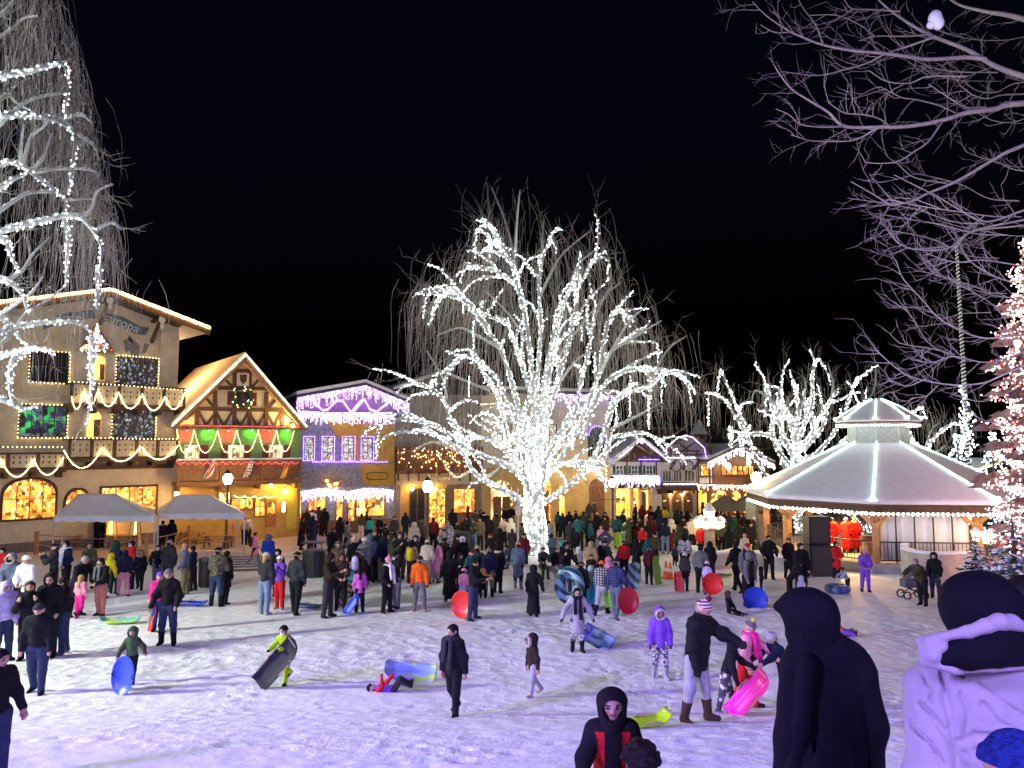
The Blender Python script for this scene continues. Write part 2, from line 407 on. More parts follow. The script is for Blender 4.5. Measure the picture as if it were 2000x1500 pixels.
for _ in range(26):      # sled ruts
    x, y, a = r2.uniform(-9, 6), r2.uniform(6, 18), R(128) + r2.gauss(0, .22); n = r2.randint(30, 80); sp = r2.uniform(.12, .2)
    for k in range(n):
        a += r2.gauss(0, .006); x += .1 * math.cos(a); y += .1 * math.sin(a)
        if abs(x) < 14 and 5.5 < y < 25.5:
            for sd in (-sp, sp): dent(x - sd * math.sin(a), y + sd * math.cos(a), a, .12, .06, .006)
nx_, ny_ = len(xs), len(ys); idx = np.arange(nx_ * ny_).reshape(ny_, nx_)
fq = np.stack([idx[:-1, :-1], idx[:-1, 1:], idx[1:, 1:], idx[1:, :-1]], -1).reshape(-1, 4)
me = bpy.data.meshes.new('ground'); me.from_pydata(np.stack([Xg, Yg, Zg], -1).reshape(-1, 3).tolist(), [], fq.tolist())
me.polygons.foreach_set('use_smooth', [True] * len(fq)); me.materials.append(ground_mat())
ground = bpy.data.objects.new('ground', me); COL.objects.link(ground); struct(ground)
# ---------------------------------------------------------------- people: one smooth skin grown over a posed skeleton
def V(x, y, z): return np.array([x, y, z], dtype=np.float32)
def surface(f, org, h):
    """naive surface nets"""
    s = f < 0
    nx, ny, nz = f.shape
    c = [s[i:nx - 1 + i, j:ny - 1 + j, k:nz - 1 + k] for i in (0, 1) for j in (0, 1) for k in (0, 1)]
    a = np.logical_and.reduce(c); o = np.logical_or.reduce(c); mix = o & ~a
    ci = np.argwhere(mix); vid = -np.ones(mix.shape, int); vid[mix] = np.arange(len(ci))
    acc = np.zeros((len(ci), 3)); cnt = np.zeros(len(ci))
    I, J, K = ci.T
    co = [(i, j, k) for i in (0, 1) for j in (0, 1) for k in (0, 1)]
    for p in range(8):
        for q in range(p + 1, 8):
            d = [co[q][t] - co[p][t] for t in range(3)]
            if sum(abs(t) for t in d) != 1: continue
            fa = f[I + co[p][0], J + co[p][1], K + co[p][2]]; fb = f[I + co[q][0], J + co[q][1], K + co[q][2]]
            m = (fa < 0) != (fb < 0); t = np.where(m, fa / np.where(m, fa - fb, 1), 0)
            pos = np.array(co[p])[None, :] + t[:, None] * np.array(d)[None, :]
            acc[m] += pos[m]; cnt[m] += 1
    v = (ci + acc / np.maximum(cnt, 1)[:, None]) * h + org
    quads = []
    for ax in range(3):
        lo = [slice(1, -1)] * 3; lo[ax] = slice(0, -1); hi = list(lo); hi[ax] = slice(1, None)
        sa = s[tuple(lo)]; sb = s[tuple(hi)]; e = np.argwhere(sa != sb)
        off = np.array([1, 1, 1]); off[ax] = 0; e = e + off
        neg = s[e[:, 0], e[:, 1], e[:, 2]]
        b, c2 = [t for t in range(3) if t != ax]
        def g(db, dc):
            q = e.copy(); q[:, b] += db; q[:, c2] += dc
            return vid[q[:, 0], q[:, 1], q[:, 2]]
        Q = np.stack([g(-1, -1), g(0, -1), g(0, 0), g(-1, 0)], 1)
        flip = neg if ax != 1 else ~neg
        Q[~flip] = Q[~flip][:, ::-1]
        quads.append(Q)
    return v, np.concatenate(quads)
def field(prims, X, Y, Z, k):
    f = None; near = None; lab = None
    for pr in prims:
        a, b, ra, rb, mi, sy, cut = pr
        ax_, bx_ = a, b - a
        py = (Y - a[1]) / sy if sy != 1 else Y - a[1]
        by = bx_[1] / sy
        px = X - a[0]; pz = Z - a[2]
        L = bx_[0] ** 2 + by ** 2 + bx_[2] ** 2
        t = np.clip((px * bx_[0] + py * by + pz * bx_[2]) / L, 0, 1) if L > 1e-12 else 0
        d = np.sqrt((px - t * bx_[0]) ** 2 + (py - t * by) ** 2 + (pz - t * bx_[2]) ** 2) - (ra + (rb - ra) * t)
        if sy < 1: d = d * sy
        if cut is not None:
            for cp, cn in cut: d = np.maximum(d, (X - cp[0]) * cn[0] + (Y - cp[1]) * cn[1] + (Z - cp[2]) * cn[2])
        if f is None: f = d; near = d; lab = np.full(np.shape(d), mi, np.int8)
        else:
            h = np.clip(.5 + .5 * (f - d) / k, 0, 1)
            f = f + (d - f) * h - k * h * (1 - h)
            m = d < near; lab = np.where(m, mi, lab); near = np.where(m, d, near)
    return f, lab
def grow(name, prims, mats, vox, M, loc, parent=None, k=.03, neg=(), fold=0.0, paint=None, seed=0):
    lo = np.min([np.minimum(p[0], p[1]) - max(p[2], p[3]) * max(1, p[5]) for p in prims], 0) - 2.5 * vox
    hi = np.max([np.maximum(p[0], p[1]) + max(p[2], p[3]) * max(1, p[5]) for p in prims], 0) + 2.5 * vox
    n = np.ceil((hi - lo) / vox).astype(int) + 1
    gx, gy, gz_ = [lo[i] + np.arange(n[i]) * vox for i in range(3)]
    X, Y, Z = np.meshgrid(gx.astype(np.float32), gy.astype(np.float32), gz_.astype(np.float32), indexing='ij', sparse=True)
    f, lab = field(prims, X, Y, Z, k)
    for q in neg:
        d, _ = field([q], X, Y, Z, k); f = np.maximum(f, -d)
    if fold:
        s = seed * 1.7
        f = f + fold * (np.sin(9 * X + 4 * np.sin(7 * Z + s) + s) * np.sin(17 * Z + 3 * np.sin(8 * Y + 5 * X + s)) + .6 * np.sin(21 * Z + 9 * X - 6 * Y + s) * np.sin(13 * X - 11 * Y))
    v, q = surface(f, lo, vox)
    cen = v[q].mean(1); ii = np.clip(np.round((cen - lo) / vox).astype(int), 0, n - 1)
    mi = lab[ii[:, 0], ii[:, 1], ii[:, 2]].astype(int)
    if paint is not None: mi = paint(cen, mi)
    v = v @ np.array(M).T
    me = bpy.data.meshes.new(name); me.from_pydata(v.tolist(), [], q.tolist())
    for m in mats: me.materials.append(m)
    me.polygons.foreach_set('material_index', mi.tolist()); me.polygons.foreach_set('use_smooth', [True] * len(q))
    o = bpy.data.objects.new(name, me); COL.objects.link(o)
    if parent is not None: o.parent = parent
    else: o.location = loc
    return o
def C(name, c, rough=.88): return mat('cloth_' + name, c, rough, .22, 9, .35, bscale=14, dist=.02)
CL = dict(black=(.012, .012, .014), navy=(.012, .016, .04), char=(.035, .035, .04), grey=(.13, .13, .14), lgrey=(.33, .33, .35), white=(.72, .72, .74),
          cream=(.55, .48, .37), tan=(.36, .25, .14), brown=(.06, .032, .022), dbrown=(.03, .018, .014), olive=(.06, .065, .03), green=(.05, .12, .045),
          dgreen=(.015, .05, .03), lime=(.36, .60, .02), yellow=(.62, .50, .02), mustard=(.50, .33, .04), orange=(.75, .12, .015), red=(.50, .018, .022), maroon=(.12, .012, .02),
          pink=(.72, .26, .36), hotpink=(.75, .03, .26), magenta=(.62, .12, .55), salmon=(.50, .19, .16), lilac=(.50, .42, .72), purple=(.19, .07, .48), blue=(.02, .05, .34),
          teal=(.03, .30, .32), jeans=(.030, .042, .085), ljeans=(.17, .22, .32), dteal=(.02, .08, .09), sky=(.38, .50, .62), ice=(.60, .62, .66), bgrey=(.10, .13, .18), khaki=(.16, .14, .07), stage=(.70, .015, .012), jacketwhite=(.40, .37, .37), bluefuzz=(.025, .05, .27), inky=(.005, .005, .009))
def cm(n):
    if n == 'camo': return pattern('cloth_camo', [(.05, .045, .025), (.16, .12, .07), (.03, .025, .02)], 'noise', 11)
    if n == 'plaid': return pattern('cloth_plaid', [(.05, .05, .06), (.45, .43, .42)], 'plaid', 4)
    if n == 'nplaid': return pattern('cloth_blue_plaid', [(.012, .018, .07), (.05, .07, .18)], 'plaid', 4)
    if n == 'knit': return pattern('cloth_striped_knit', [(.16, .02, .03), (.60, .55, .52)], 'stripe', 7)
    if n == 'spots': return pattern('cloth_spotted', [(.6, .6, .6), (.06, .06, .07)], 'spots', 12)
    if n == 'nordic': return pattern('cloth_patterned', [(.04, .04, .05), (.5, .5, .55)], 'noise', 20)
    if n in ('jacketwhite', 'inky'): return mat('cloth_' + n, CL[n], .8, .12, 3, .75, bscale=5.5, dist=.045)
    if n == 'bluefuzz': return mat('cloth_fuzzy', CL[n], 1, .5, 40, 1, bscale=90, dist=.03)
    return C(n, CL[n])
SKIN = [mat('skin_light', (.50, .29, .21), .6, .12, 8, .05), mat('skin_tan', (.36, .19, .125), .6, .12, 8, .05)]
EYE = mat('eyes', (.02, .015, .012), .3, .1); LIP = mat('lips', (.33, .10, .09), .5, .1); BROW = mat('brows', (.03, .02, .015), .8, .1)
HAIR = dict(black=(.010, .008, .007), brown=(.05, .028, .015), blond=(.38, .24, .10), grey=(.25, .24, .23), red=(.2, .07, .03))
def hairm(n): return mat('hair_' + n, HAIR[n], .55, .35, 25, .5, bscale=60, dist=.01)
def rotx(a): c, s = math.cos(a), math.sin(a); return np.array([[1, 0, 0], [0, c, -s], [0, s, c]])
def rotz(a): c, s = math.cos(a), math.sin(a); return np.array([[c, -s, 0], [s, c, 0], [0, 0, 1]])
PID = [0]
NP = {}
def person(pos, h, rz, label, top='black', legs='navy', shoes='black', hat=None, hair='black', long=0, coat=0, pose=None, mask=None, scarf=None,
           bag=None, bagm='brown', boots=0, gloves=None, puff=1.0, skin=0, pack=None, tilt=None, lift=0, robe=0, group=None, wide=1.0, vest=None, split=None, trim=None, finish=None, fold_=1.0):
    """rz: 0 faces the camera side (-Y), 90 faces +X.  pose: lean, lt/rt thigh, lk/rk knee, sp leg spread, la/ra (flex, abduct, elbow, inward), hy/hp head"""
    PID[0] += 1; seed = PID[0]
    p = dict(lean=2, lt=3, rt=-3, lk=3, rk=5, sp=3, la=(4, 10, 14, 8), ra=(0, 10, 16, 8), hy=0, hp=6, seat=None); p.update(pose or {})
    D = math.hypot(pos[0], pos[1]); vox = min(.034, max(.0095, D * .00090))
    hs = 1 + max(0, 1.55 - h) * .55; HH = .140 * h * hs; b = (h - HH - .02 * h) / .848; wd = b * wide
    c, s = math.cos, math.sin
    def limb(a, ab, sd): a, ab = R(a), R(ab); return V(sd * s(ab), -c(ab) * s(a), -c(ab) * c(a))
    L = R(p['lean']); U = V(0, -s(L), c(L)); legsJ = []
    for sd, t, k_ in ((1, p['lt'], p['lk']), (-1, p['rt'], p['rk'])):
        hp = V(sd * .052 * wd, 0, 0); kn = hp + limb(t, p['sp'], sd) * .245 * b; an = kn + limb(t - k_, p['sp'] * .5, sd) * .235 * b
        legsJ.append((sd, hp, kn, an, t - k_))
    zh = -min(j[3][2] for j in legsJ) + .040 * b
    if p['seat'] is not None: zh = p['seat']
    Pv = V(0, 0, zh + lift)
    Cc = Pv + U * .27 * b; Nk = Pv + U * .345 * b
    HL = R(p['lean'] * .5 + p['hp']); Hd = V(0, -s(HL) * .55, 1); Hd = Hd / np.linalg.norm(Hd)
    Hc = Nk + Hd * (.02 * h + HH * .52)
    hy = R(p['hy']); pit = R(p['hp'] + p['lean'] * .5)
    fw = V(s(hy) * c(pit), -c(hy) * c(pit), -s(pit)); sdv = V(c(hy), s(hy), 0); up = np.cross(fw, -sdv); up = up / np.linalg.norm(up)
    if up[2] < 0: up = -up
    M = rotz(R(rz))
    if tilt is not None: M = M @ tilt
    # materials of the body: 0 skin 1 trousers 2 shoes 3 top 4 glove 5 eyes 6 lips 7 brows
    mats = [SKIN[skin], cm(legs), cm(shoes), cm(top), cm(gloves) if gloves else SKIN[skin], EYE, LIP, BROW]
    B = []; lw = 1.12
    def cap(a, b_, ra, rb, mi=0, sy=1, cut=None): return (np.asarray(a, np.float32), np.asarray(b_, np.float32), ra, rb, mi, sy, cut)
    B.append(cap(Pv + V(.045 * wd, 0, 0), Pv + V(-.045 * wd, 0, 0), .066 * wd, .066 * wd, 1))
    for sd, hp, kn, an, sh in legsJ:
        hp, kn, an = hp + Pv, kn + Pv, an + Pv
        B.append(cap(hp, kn, .060 * wd * lw, .043 * b * lw, 1))
        if boots: B.append(cap(kn, kn + (an - kn) * .45, .043 * b * lw, .037 * b, 1)); B.append(cap(kn + (an - kn) * .45, an, .041 * b, .034 * b, 2))
        else: B.append(cap(kn, an, .043 * b * lw, .033 * b * lw, 1))
        fd = limb(sh + 90, 0, sd); fd = fd * V(1, 1, 1) + V(sd * .25, 0, 0); fd = fd / np.linalg.norm(fd)
        if p['seat'] is None or True:
            hl = an + V(0, .012 * b, -.012 * b)
            B.append(cap(hl, an + fd * .085 * b + V(0, 0, -.018 * b) * c(R(sh)), .030 * b, .024 * b, 2))
    B.append(cap(Pv + U * .05 * b, Cc, .074 * wd, .086 * wd, 3, .8)); B.append(cap(Nk - U * .03 * b, Nk + Hd * .03 * h, .036 * b, .034 * b, 0))
    armJ = []
    for sd, ar in ((1, p['la']), (-1, p['ra'])):
        fl, ab, el, inn = ar; S0 = Cc + U * .042 * b + V(sd * .100 * wd, 0, 0)
        E = S0 + limb(fl + p['lean'] * .3, ab, sd) * .175 * b
        fd = limb(fl + el, ab * .4 - inn, sd); W = E + fd * .150 * b
        armJ.append((sd, S0, E, W, fd))
        B.append(cap(S0, E, .036 * b, .031 * b, 3)); B.append(cap(E, W, .031 * b, .024 * b, 3))
        if vox < .0145:     # palm, four curled fingers and a thumb
            q = np.cross(fd, V(sd, 0, .0)); q = q / (np.linalg.norm(q) + 1e-6); lat = np.cross(q, fd); lat = lat / (np.linalg.norm(lat) + 1e-6); inward = V(-sd, 0, 0)
            pe = W + fd * .046 * b
            B.append(cap(W, pe, .019 * b, .021 * b, 4))
            for j, ln in enumerate((.036, .044, .041, .032)):
                r0 = pe + q * (j - 1.5) * .0125 * b; k1 = r0 + fd * ln * .55 * b + inward * .006 * b; k2 = k1 + fd * ln * .4 * b + inward * .018 * b
                B.append(cap(r0, k1, .0062 * b, .006 * b, 4)); B.append(cap(k1, k2, .006 * b, .005 * b, 4))
            t0 = W + fd * .012 * b - q * .016 * b; B.append(cap(t0, t0 + fd * .036 * b - q * .022 * b + inward * .012 * b, .0075 * b, .006 * b, 4))
        else: B.append(cap(W, W + fd * .055 * b, .022 * b, .019 * b, 4))
    # head
    B.append(cap(Hc + up * .10 * HH - fw * .05 * HH, Hc + up * .06 * HH + fw * .05 * HH, .40 * HH, .37 * HH, 0))
    B.append(cap(Hc + up * .02 * HH + fw * .12 * HH, Hc - up * .30 * HH + fw * .16 * HH, .30 * HH, .17 * HH, 0))
    if vox < .022:
        B.append(cap(Hc + fw * .40 * HH + up * .02 * HH, Hc + fw * .47 * HH - up * .09 * HH, .035 * HH, .06 * HH, 0))
        for sd in (1, -1): B.append(cap(Hc + sdv * sd * .38 * HH + up * .04 * HH, Hc + sdv * sd * .39 * HH - up * .08 * HH, .06 * HH, .05 * HH, 0))
    def paint(cen, mi):
        if vox > .026: return mi
        q = (cen - Hc) / HH; x = q @ sdv; y = q @ fw; z = q @ up; hd = (mi == 0) & (y > .18) & (np.abs(z) < .5)
        for sd in (1, -1):
            mi[hd & (((x - sd * .165) / .085) ** 2 + ((z - .03) / .05) ** 2 < 1)] = 5
            mi[hd & (((x - sd * .17) / .11) ** 2 + ((z - .135) / .03) ** 2 < 1)] = 7
        mi[hd & (((x) / .14) ** 2 + ((z + .235) / .045) ** 2 < 1)] = 6
        return mi
    if finish == 'nohead': pass
    o = grow('person', B, mats, vox, M, pos, None, .022 * b, (), 0.0, paint, seed)
    tag(o, label, 'person', group)
    def sub(n, prims, m, k=.03, neg=(), fold=0.0, paint=None, vx=None):
        ms = m if isinstance(m, list) else [m]
        ch = grow(n, prims, ms, vx or vox, M, pos, o, k, neg, fold, paint, seed); return ch
    # jacket or coat
    if finish != 'bare':
        pf = puff; zc = Pv + U * (.0 if not long else -.0) * b
        hemz = {0: .03, 1: -.06, 2: -.20, 3: -.36}[long] * b
        J = []
        if long >= 2 or robe:
            bot = Pv + V(0, .01, hemz if not robe else -zh + .07 * b); k2 = (.118 + .02 * (long >= 3) + .03 * robe) * wd
            J.append(cap(Pv + U * .1 * b, bot, .092 * wd * pf, k2 * pf, 0, .95, [(bot, V(0, 0, -1))]))
        cutp = [(Pv + U * hemz, -U)] if long < 2 else None
        J.append(cap(Pv + U * min(hemz, .04 * b), Cc, .090 * wd * pf, .090 * wd * pf, 0, .84, cutp))
        J.append(cap(Cc + U * .035 * b + V(.066 * wd, 0, 0), Cc + U * .035 * b - V(.066 * wd, 0, 0), .056 * b * pf, .056 * b * pf, 0))
        J.append(cap(Nk - U * .02 * b, Nk + Hd * .022 * h, .058 * b, .052 * b, 0))
        for sd, S0, E, W, fd in armJ:
            J.append(cap(S0, E, .048 * b * pf, .043 * b * pf, 1 if vest or split or trim else 0)); J.append(cap(E, W - fd * .004 * b, .043 * b * pf, .034 * b * pf, 1 if vest or split or trim else 0))
        pnt = None
        jm = [cm(top), cm(vest or split or top), cm(trim or top)]
        if trim and not (hat and hat[0] == 'pom'):
            def pnt(cen, mi):
                q = cen - Pv; zz = q @ U / b
                mi = mi.copy(); mi[(mi == 0) & (np.abs(q[:, 0]) > .046 * wd) & (zz < .34)] = 2
                return mi
        sub('coat' if long >= 2 or robe else 'jacket', J, jm, .045 * b, (), (.0045 if vox < .02 else .006) * b * (1.3 if pf > 1.05 else 1) * fold_, pnt)
    if hat:
        kind, hm = hat; hm_ = cm(hm)
        T = Hc + up * .10 * HH
        if kind in ('beanie', 'pom', 'tassel', 'cap', 'brim'):
            H_ = [cap(T - fw * .03 * HH, T + up * .07 * HH, .47 * HH, .43 * HH, 0, 1, [(Hc + up * .20 * HH - fw * .0, -up)]),
                  cap(T - fw * .03 * HH, T, .50 * HH, .50 * HH, 0, 1, [(Hc + up * .17 * HH, -up), (Hc + up * .33 * HH, up)])]
            hms = [hm_]
            if kind == 'pom': H_.append(cap(T + up * .60 * HH, T + up * .62 * HH, .17 * HH, .17 * HH, 1)); hms = [hm_, cm(trim) if trim and not split else hm_]
            if kind == 'tassel': H_.append(cap(T + up * .4 * HH, T + up * .75 * HH - fw * .1 * HH, .2 * HH, .08 * HH, 0))
            if kind in ('cap', 'brim'): H_.append(cap(Hc + up * .2 * HH + fw * .4 * HH, Hc + up * .15 * HH + fw * (.7 if kind == 'cap' else .6) * HH, .16 * HH, .13 * HH, 0, 1, [(Hc + up * .24 * HH, up), (Hc + up * .17 * HH, -up)]))
            sub('hat', H_, hms, .02, (), .0)
        elif kind in ('hood', 'furhood'):
            H_ = [cap(Hc + up * .10 * HH - fw * .10 * HH, Hc + up * .02 * HH + fw * .04 * HH, .56 * HH, .52 * HH, 0), cap(Hc - fw * .12 * HH, Nk - Hd * .01, .48 * HH, .50 * HH, 0)]
            hms = [hm_, mat('fur_trim', (.42, .36, .28), .95, .4, 30, 1, bscale=60)]
            if kind == 'furhood':
                for j in range(14):
                    a = 2 * math.pi * j / 14; q = Hc + fw * .44 * HH + (sdv * c(a) * .40 + up * (s(a) * .46 - .02)) * HH
                    H_.append(cap(q, q + fw * .01, .12 * HH, .12 * HH, 1))
            ng = [cap(Hc + fw * .30 * HH - up * .03 * HH, Hc + fw * 1.2 * HH - up * .05 * HH, .36 * HH, .40 * HH)]
            sub('hood', H_, hms, .03 * b, ng, .003 * b)
        elif kind == 'hoodup':     # seen from behind, peaked
            H_ = [cap(Hc + up * .08 * HH - fw * .12 * HH, Hc + up * .12 * HH + fw * .26 * HH, .52 * HH, .44 * HH, 0), cap(Hc - fw * .14 * HH - up * .1 * HH, Nk - Hd * .02, .47 * HH, .50 * HH, 0)]
            ng = [cap(Hc + fw * .42 * HH - up * .03 * HH, Hc + fw * 1.4 * HH - up * .05 * HH, .34 * HH, .44 * HH)]
            sub('hood', H_, [hm_], .03 * b, ng, .004 * b)
    if hair and (not hat or hat[0] not in ('hood', 'hoodup', 'furhood')):
        hm_ = hairm(hair); T = Hc + up * .10 * HH
        H_ = []
        if not hat: H_.append(cap(T - fw * .06 * HH, T + up * .02 * HH + fw * .02 * HH, .45 * HH, .42 * HH, 0))
        lh = p.get('lh', 0)
        if lh:
            H_.append(cap(T - fw * .12 * HH - up * .1 * HH, Hc - fw * .30 * HH - up * (.55 if lh == 1 else 1.25) * HH, .36 * HH, .26 * HH, 0))
            if lh == 2:
                for sd in (1, -1): H_.append(cap(Hc + sdv * sd * .32 * HH, Hc + sdv * sd * .34 * HH + fw * .08 * HH - up * 1.0 * HH, .14 * HH, .10 * HH, 0))
        elif hat: H_.append(cap(Hc - fw * .16 * HH - up * .02 * HH, Hc - fw * .14 * HH - up * .16 * HH, .33 * HH, .27 * HH, 0))
        ng = [cap(Hc + fw * .52 * HH - up * .12 * HH, Hc + fw * 1.0 * HH - up * .15 * HH, .40 * HH, .5 * HH)]
        if p.get('curl'):
            for j in range(70):
                a = rng.uniform(0, 6.28); e_ = rng.uniform(-.1, 1.5); q = T + (sdv * c(a) * c(e_) + fw * s(a) * c(e_) + up * s(e_)) * .50 * HH
                H_.append(cap(q, q + V(.004, 0, 0), .085 * HH, .085 * HH, 0))
        sub('hair', H_, [hm_], .012, ng, .0)
    if mask: sub('face_mask', [cap(Hc + fw * .24 * HH - up * .16 * HH, Hc + fw * .26 * HH - up * .26 * HH, .25 * HH, .20 * HH, 0)], [cm(mask)], .01)
    if scarf:
        S_ = []
        for j in range(10):
            a = 2 * math.pi * j / 10; a2 = 2 * math.pi * (j + 1) / 10; o_ = Nk + Hd * .015 * h
            S_.append(cap(o_ + V(c(a), s(a), 0) * .062 * b, o_ + V(c(a2), s(a2), 0) * .062 * b, .026 * b, .026 * b, 0))
        f0 = Nk + V(.035 * b, -.085 * b, 0); S_.append(cap(f0, f0 + V(.01, -.04 * b, -.30 * b), .026 * b, .030 * b, 0))
        f1 = Nk + V(-.045 * b, -.085 * b, 0); S_.append(cap(f1, f1 + V(-.01, -.03 * b, -.22 * b), .026 * b, .030 * b, 0))
        sub('scarf', S_, [cm(scarf)], .015, (), .003)
    if bag:
        q = Pv + V(bag * .13 * wd, -.03, .02 * b)
        sub('handbag', [cap(q + V(0, -.05, 0), q + V(0, .05, 0), .05, .05, 0), cap(q, Cc + V(-bag * .07 * wd, -.09 * wd, .05 * b), .009, .009, 0)], [cm(bagm)], .02)
    if pack:
        q = Pv + U * .20 * b + V(0, .125 * wd, 0)
        sub('backpack', [cap(q - U * .07 * b, q + U * .09 * b, .085 * wd, .075 * wd, 0, .7), cap(q - U * .06 * b + V(0, .05 * b, 0), q + V(0, .055 * b, 0), .055 * wd, .055 * wd, 0, .6)], [cm(pack)], .03, (), .003)
    NP[label] = dict(pos=pos, M=M, hands=[(M @ (a[3] + a[4] * .05 * b)) + np.array(pos) for a in armJ], Hc=M @ Hc + np.array(pos), HH=HH)
    return o
# ---------------------------------------------------------------- trees
BARK = mat('pale_bark', (.36, .34, .31), .85, .3, 5, .5, bscale=18, dist=.03)
FROSTW = mat('snow_frosted_bark', (.50, .51, .49), .8, .25, 4, .5, bscale=14, dist=.03)
FRONDD = mat('dark_hanging_twigs', (.33, .29, .26), .9, .35, 1.2, 0)
TWIG = mat('grey_twigs', (.30, .27, .24), .85, .25, 3, 0)
FROND = mat('hanging_twigs', (.52, .46, .40), .9, .35, 1.2, 0)
FROSTY = mat('frosted_bark', (.36, .36, .35), .8, .2, 4, .4, bscale=14, dist=.03)
def rv(s=1.0): return Vector((rng.gauss(0, 1), rng.gauss(0, 1), rng.gauss(0, 1))) * s
def twig(mb, p, d, L, r, lvl, up=.15, gr=.5):
    k = 5; pts = [p.copy()]; rad = [r]; d = d.normalized()
    for i in range(k):
        d = (d + rv(.16) + Vector((0, 0, up * .25))).normalized(); p = p + d * L / k; pts.append(p.copy()); rad.append(r * (1 - .8 * (i + 1) / k))
        if lvl > 0 and i > 0 and rng.random() < .75:
            twig(mb, p, d + rv(gr) , L * rng.uniform(.35, .65), r * .62, lvl - 1, up, gr)
    mb.tube(pts, rad, 3 if r < .02 else 5, cap=False)
def frond(mb, p, L, r, out):
    k = 6; pts = [p.copy()]; d = (out * .9 + Vector((0, 0, rng.uniform(-.2, .5))) + rv(.25)).normalized(); sway = rv(.05)
    for i in range(k):
        d = (d * .45 + Vector((sway.x, sway.y, -1)) * .75 + rv(.07)).normalized(); p = p + d * L / k; pts.append(p.copy())
    mb.tube(pts, [r * (1 - .75 * i / k) for i in range(k + 1)], 3, cap=False)
def limb_pts(zpts, X0, Y0, S, D, off, n=4):
    k = len(zpts); out = []
    for i, (x, y) in enumerate(zpts):
        t = i / (k - 1); out.append(P(X0 + x * S, Y0 + y * S, D + off * math.sin(t * 1.5)))
    return smooth_path(out, n)
def willow(label, loc, D, X0, Y0, S, limbs, trunk, light_label, bare=(), nf=900, ftop=.3, fl=(1.5, 5), br=.045, step=.16, rtr=.5, twn=2, fr=.008, hang=(), frost=FROSTY, extra_f=None, lrad=.16, BM=None, tn=34, tl_=1.0, nsub=0, fm_=None):
    t = thing('willow_tree', label, 'tree', loc)
    tr = MB(); tp = smooth_path([P(X0 + x * S, Y0 + y * S, D) for x, y in trunk], 4)
    n = len(tp); tr.tube(tp, [rtr * (1.35 - .85 * min(1, i / n * 1.2) + .25 * max(0, 1 - i / 3)) for i in range(n)], 12)
    tr.build('trunk', frost, t, smooth=True)
    lb = MB(); tw = MB(); fm = MB(); bl = MB(); sn = MB(); tb = MB(); allp = []; jobs = []
    for zp, lit in [(l, 1) for l in limbs] + [(l, 0) for l in bare]:
        off = rng.uniform(-4.2, 4.2) * (S * 2.0); jobs.append((limb_pts(zp, X0, Y0, S, D, off), lit, lrad if lit else lrad * .5))
    for s_ in range(nsub):
        pts = jobs[s_ % len(limbs)][0]; i = int(len(pts) * (.22 + .55 * ((s_ * .618) % 1))); d = (pts[i + 1] - pts[i]).normalized(); dr = rng.uniform(0, 1); d = (d + rv(.42) + Vector((0, 0, .3))).normalized(); p = pts[i].copy(); sp = [p.copy()]; Ls = rng.uniform(1.0, 3.4)
        for j in range(7): d = (d + Vector((0, 0, (-.05 - .045 * j) * dr)) + rv(.10)).normalized(); p = p + d * Ls / 7; sp.append(p.copy())
        jobs.append((sp, 1, lrad * .42))
    for pts, lit, r0 in jobs:
        k = len(pts)
        rad = [r0 * (1 - i / k) ** .8 + .018 for i in range(k)]
        lb.tube(pts, rad, 7)
        for i in range(2, k):      # snow lying on the upper side
            if abs((pts[i] - pts[i - 1]).normalized().z) < .75 and rng.random() < .75:
                sn.tube([pts[i - 1] + Vector((0, 0, rad[i - 1] * .75)), (pts[i] + pts[i - 1]) / 2 + Vector((0, 0, rad[i] * .95)), pts[i] + Vector((0, 0, rad[i] * .75))], [rad[i] * .35, rad[i] * .75 + .01, rad[i] * .35], 6)
        if lit:
            for j, q in enumerate(path(pts, step)):
                ti = min(k - 1, int(j * step / max(.01, sum((pts[m + 1] - pts[m]).length for m in range(k - 1))) * (k - 1))); rr = rad[ti] + .03
                v = rv().normalized(); q2 = q + v * rr
                bl.octa(q2, br * rng.uniform(.7, 1.3))
                if rr > .1: bl.octa(q - v * rr, br * rng.uniform(.6, 1.2))
        for i in range(2, k):
            dd = (pts[i] - pts[i - 1]).normalized()
            for _ in range(twn):
                if rng.random() < .42: twig(tw, pts[i] + rv(.05), dd * 1.2 + rv(.35) + Vector((0, 0, .3)), rng.uniform(.5, 1.9) * tl_, .017, 1)
            if i > k * ftop: allp.append((pts[i], dd))
    for i in range(nf):
        p, dd = rng.choice(allp); o = Vector((dd.x, dd.y, 0)) + rv(.5); Lf = min(rng.uniform(*fl), max(.5, (p.z - loc.z - 5.5) * .55))
        frond(fm, p + rv(.55), Lf, fr, o)
    for (p, L) in (extra_f or []): frond(fm, p, L, fr, rv(.4))
    for hx, y0, y1 in hang:      # strings hanging straight down
        a = P(X0 + hx * S, Y0 + y0 * S, D + rng.uniform(-2, 1)); b = P(X0 + hx * S, Y0 + y1 * S, a.y)
        bulbs(bl, [a, b], step * 1.1, br, .04)
    for i in range(int(len(tp) * tn * rtr)):    # trunk wrap
        u = rng.random() * (n - 1.01); q = tp[int(u)].lerp(tp[int(u) + 1], u % 1); a = rng.uniform(0, 6.283)
        rr = rtr * (1.35 - .85 * min(1, u / n * 1.2) + .25 * max(0, 1 - u / 3)) + .03
        tb.octa(q + Vector((math.cos(a) * rr, math.sin(a) * rr, 0)), br * rng.uniform(.8, 1.3))
    lb.build('limbs', frost, t, smooth=True); tw.build('twigs', TWIG, t)['kind'] = 'stuff'; fm.build('hanging_twigs', fm_ or FROND, t)['kind'] = 'stuff'; sn.build('snow', SNOW, t, smooth=True)['kind'] = 'stuff'
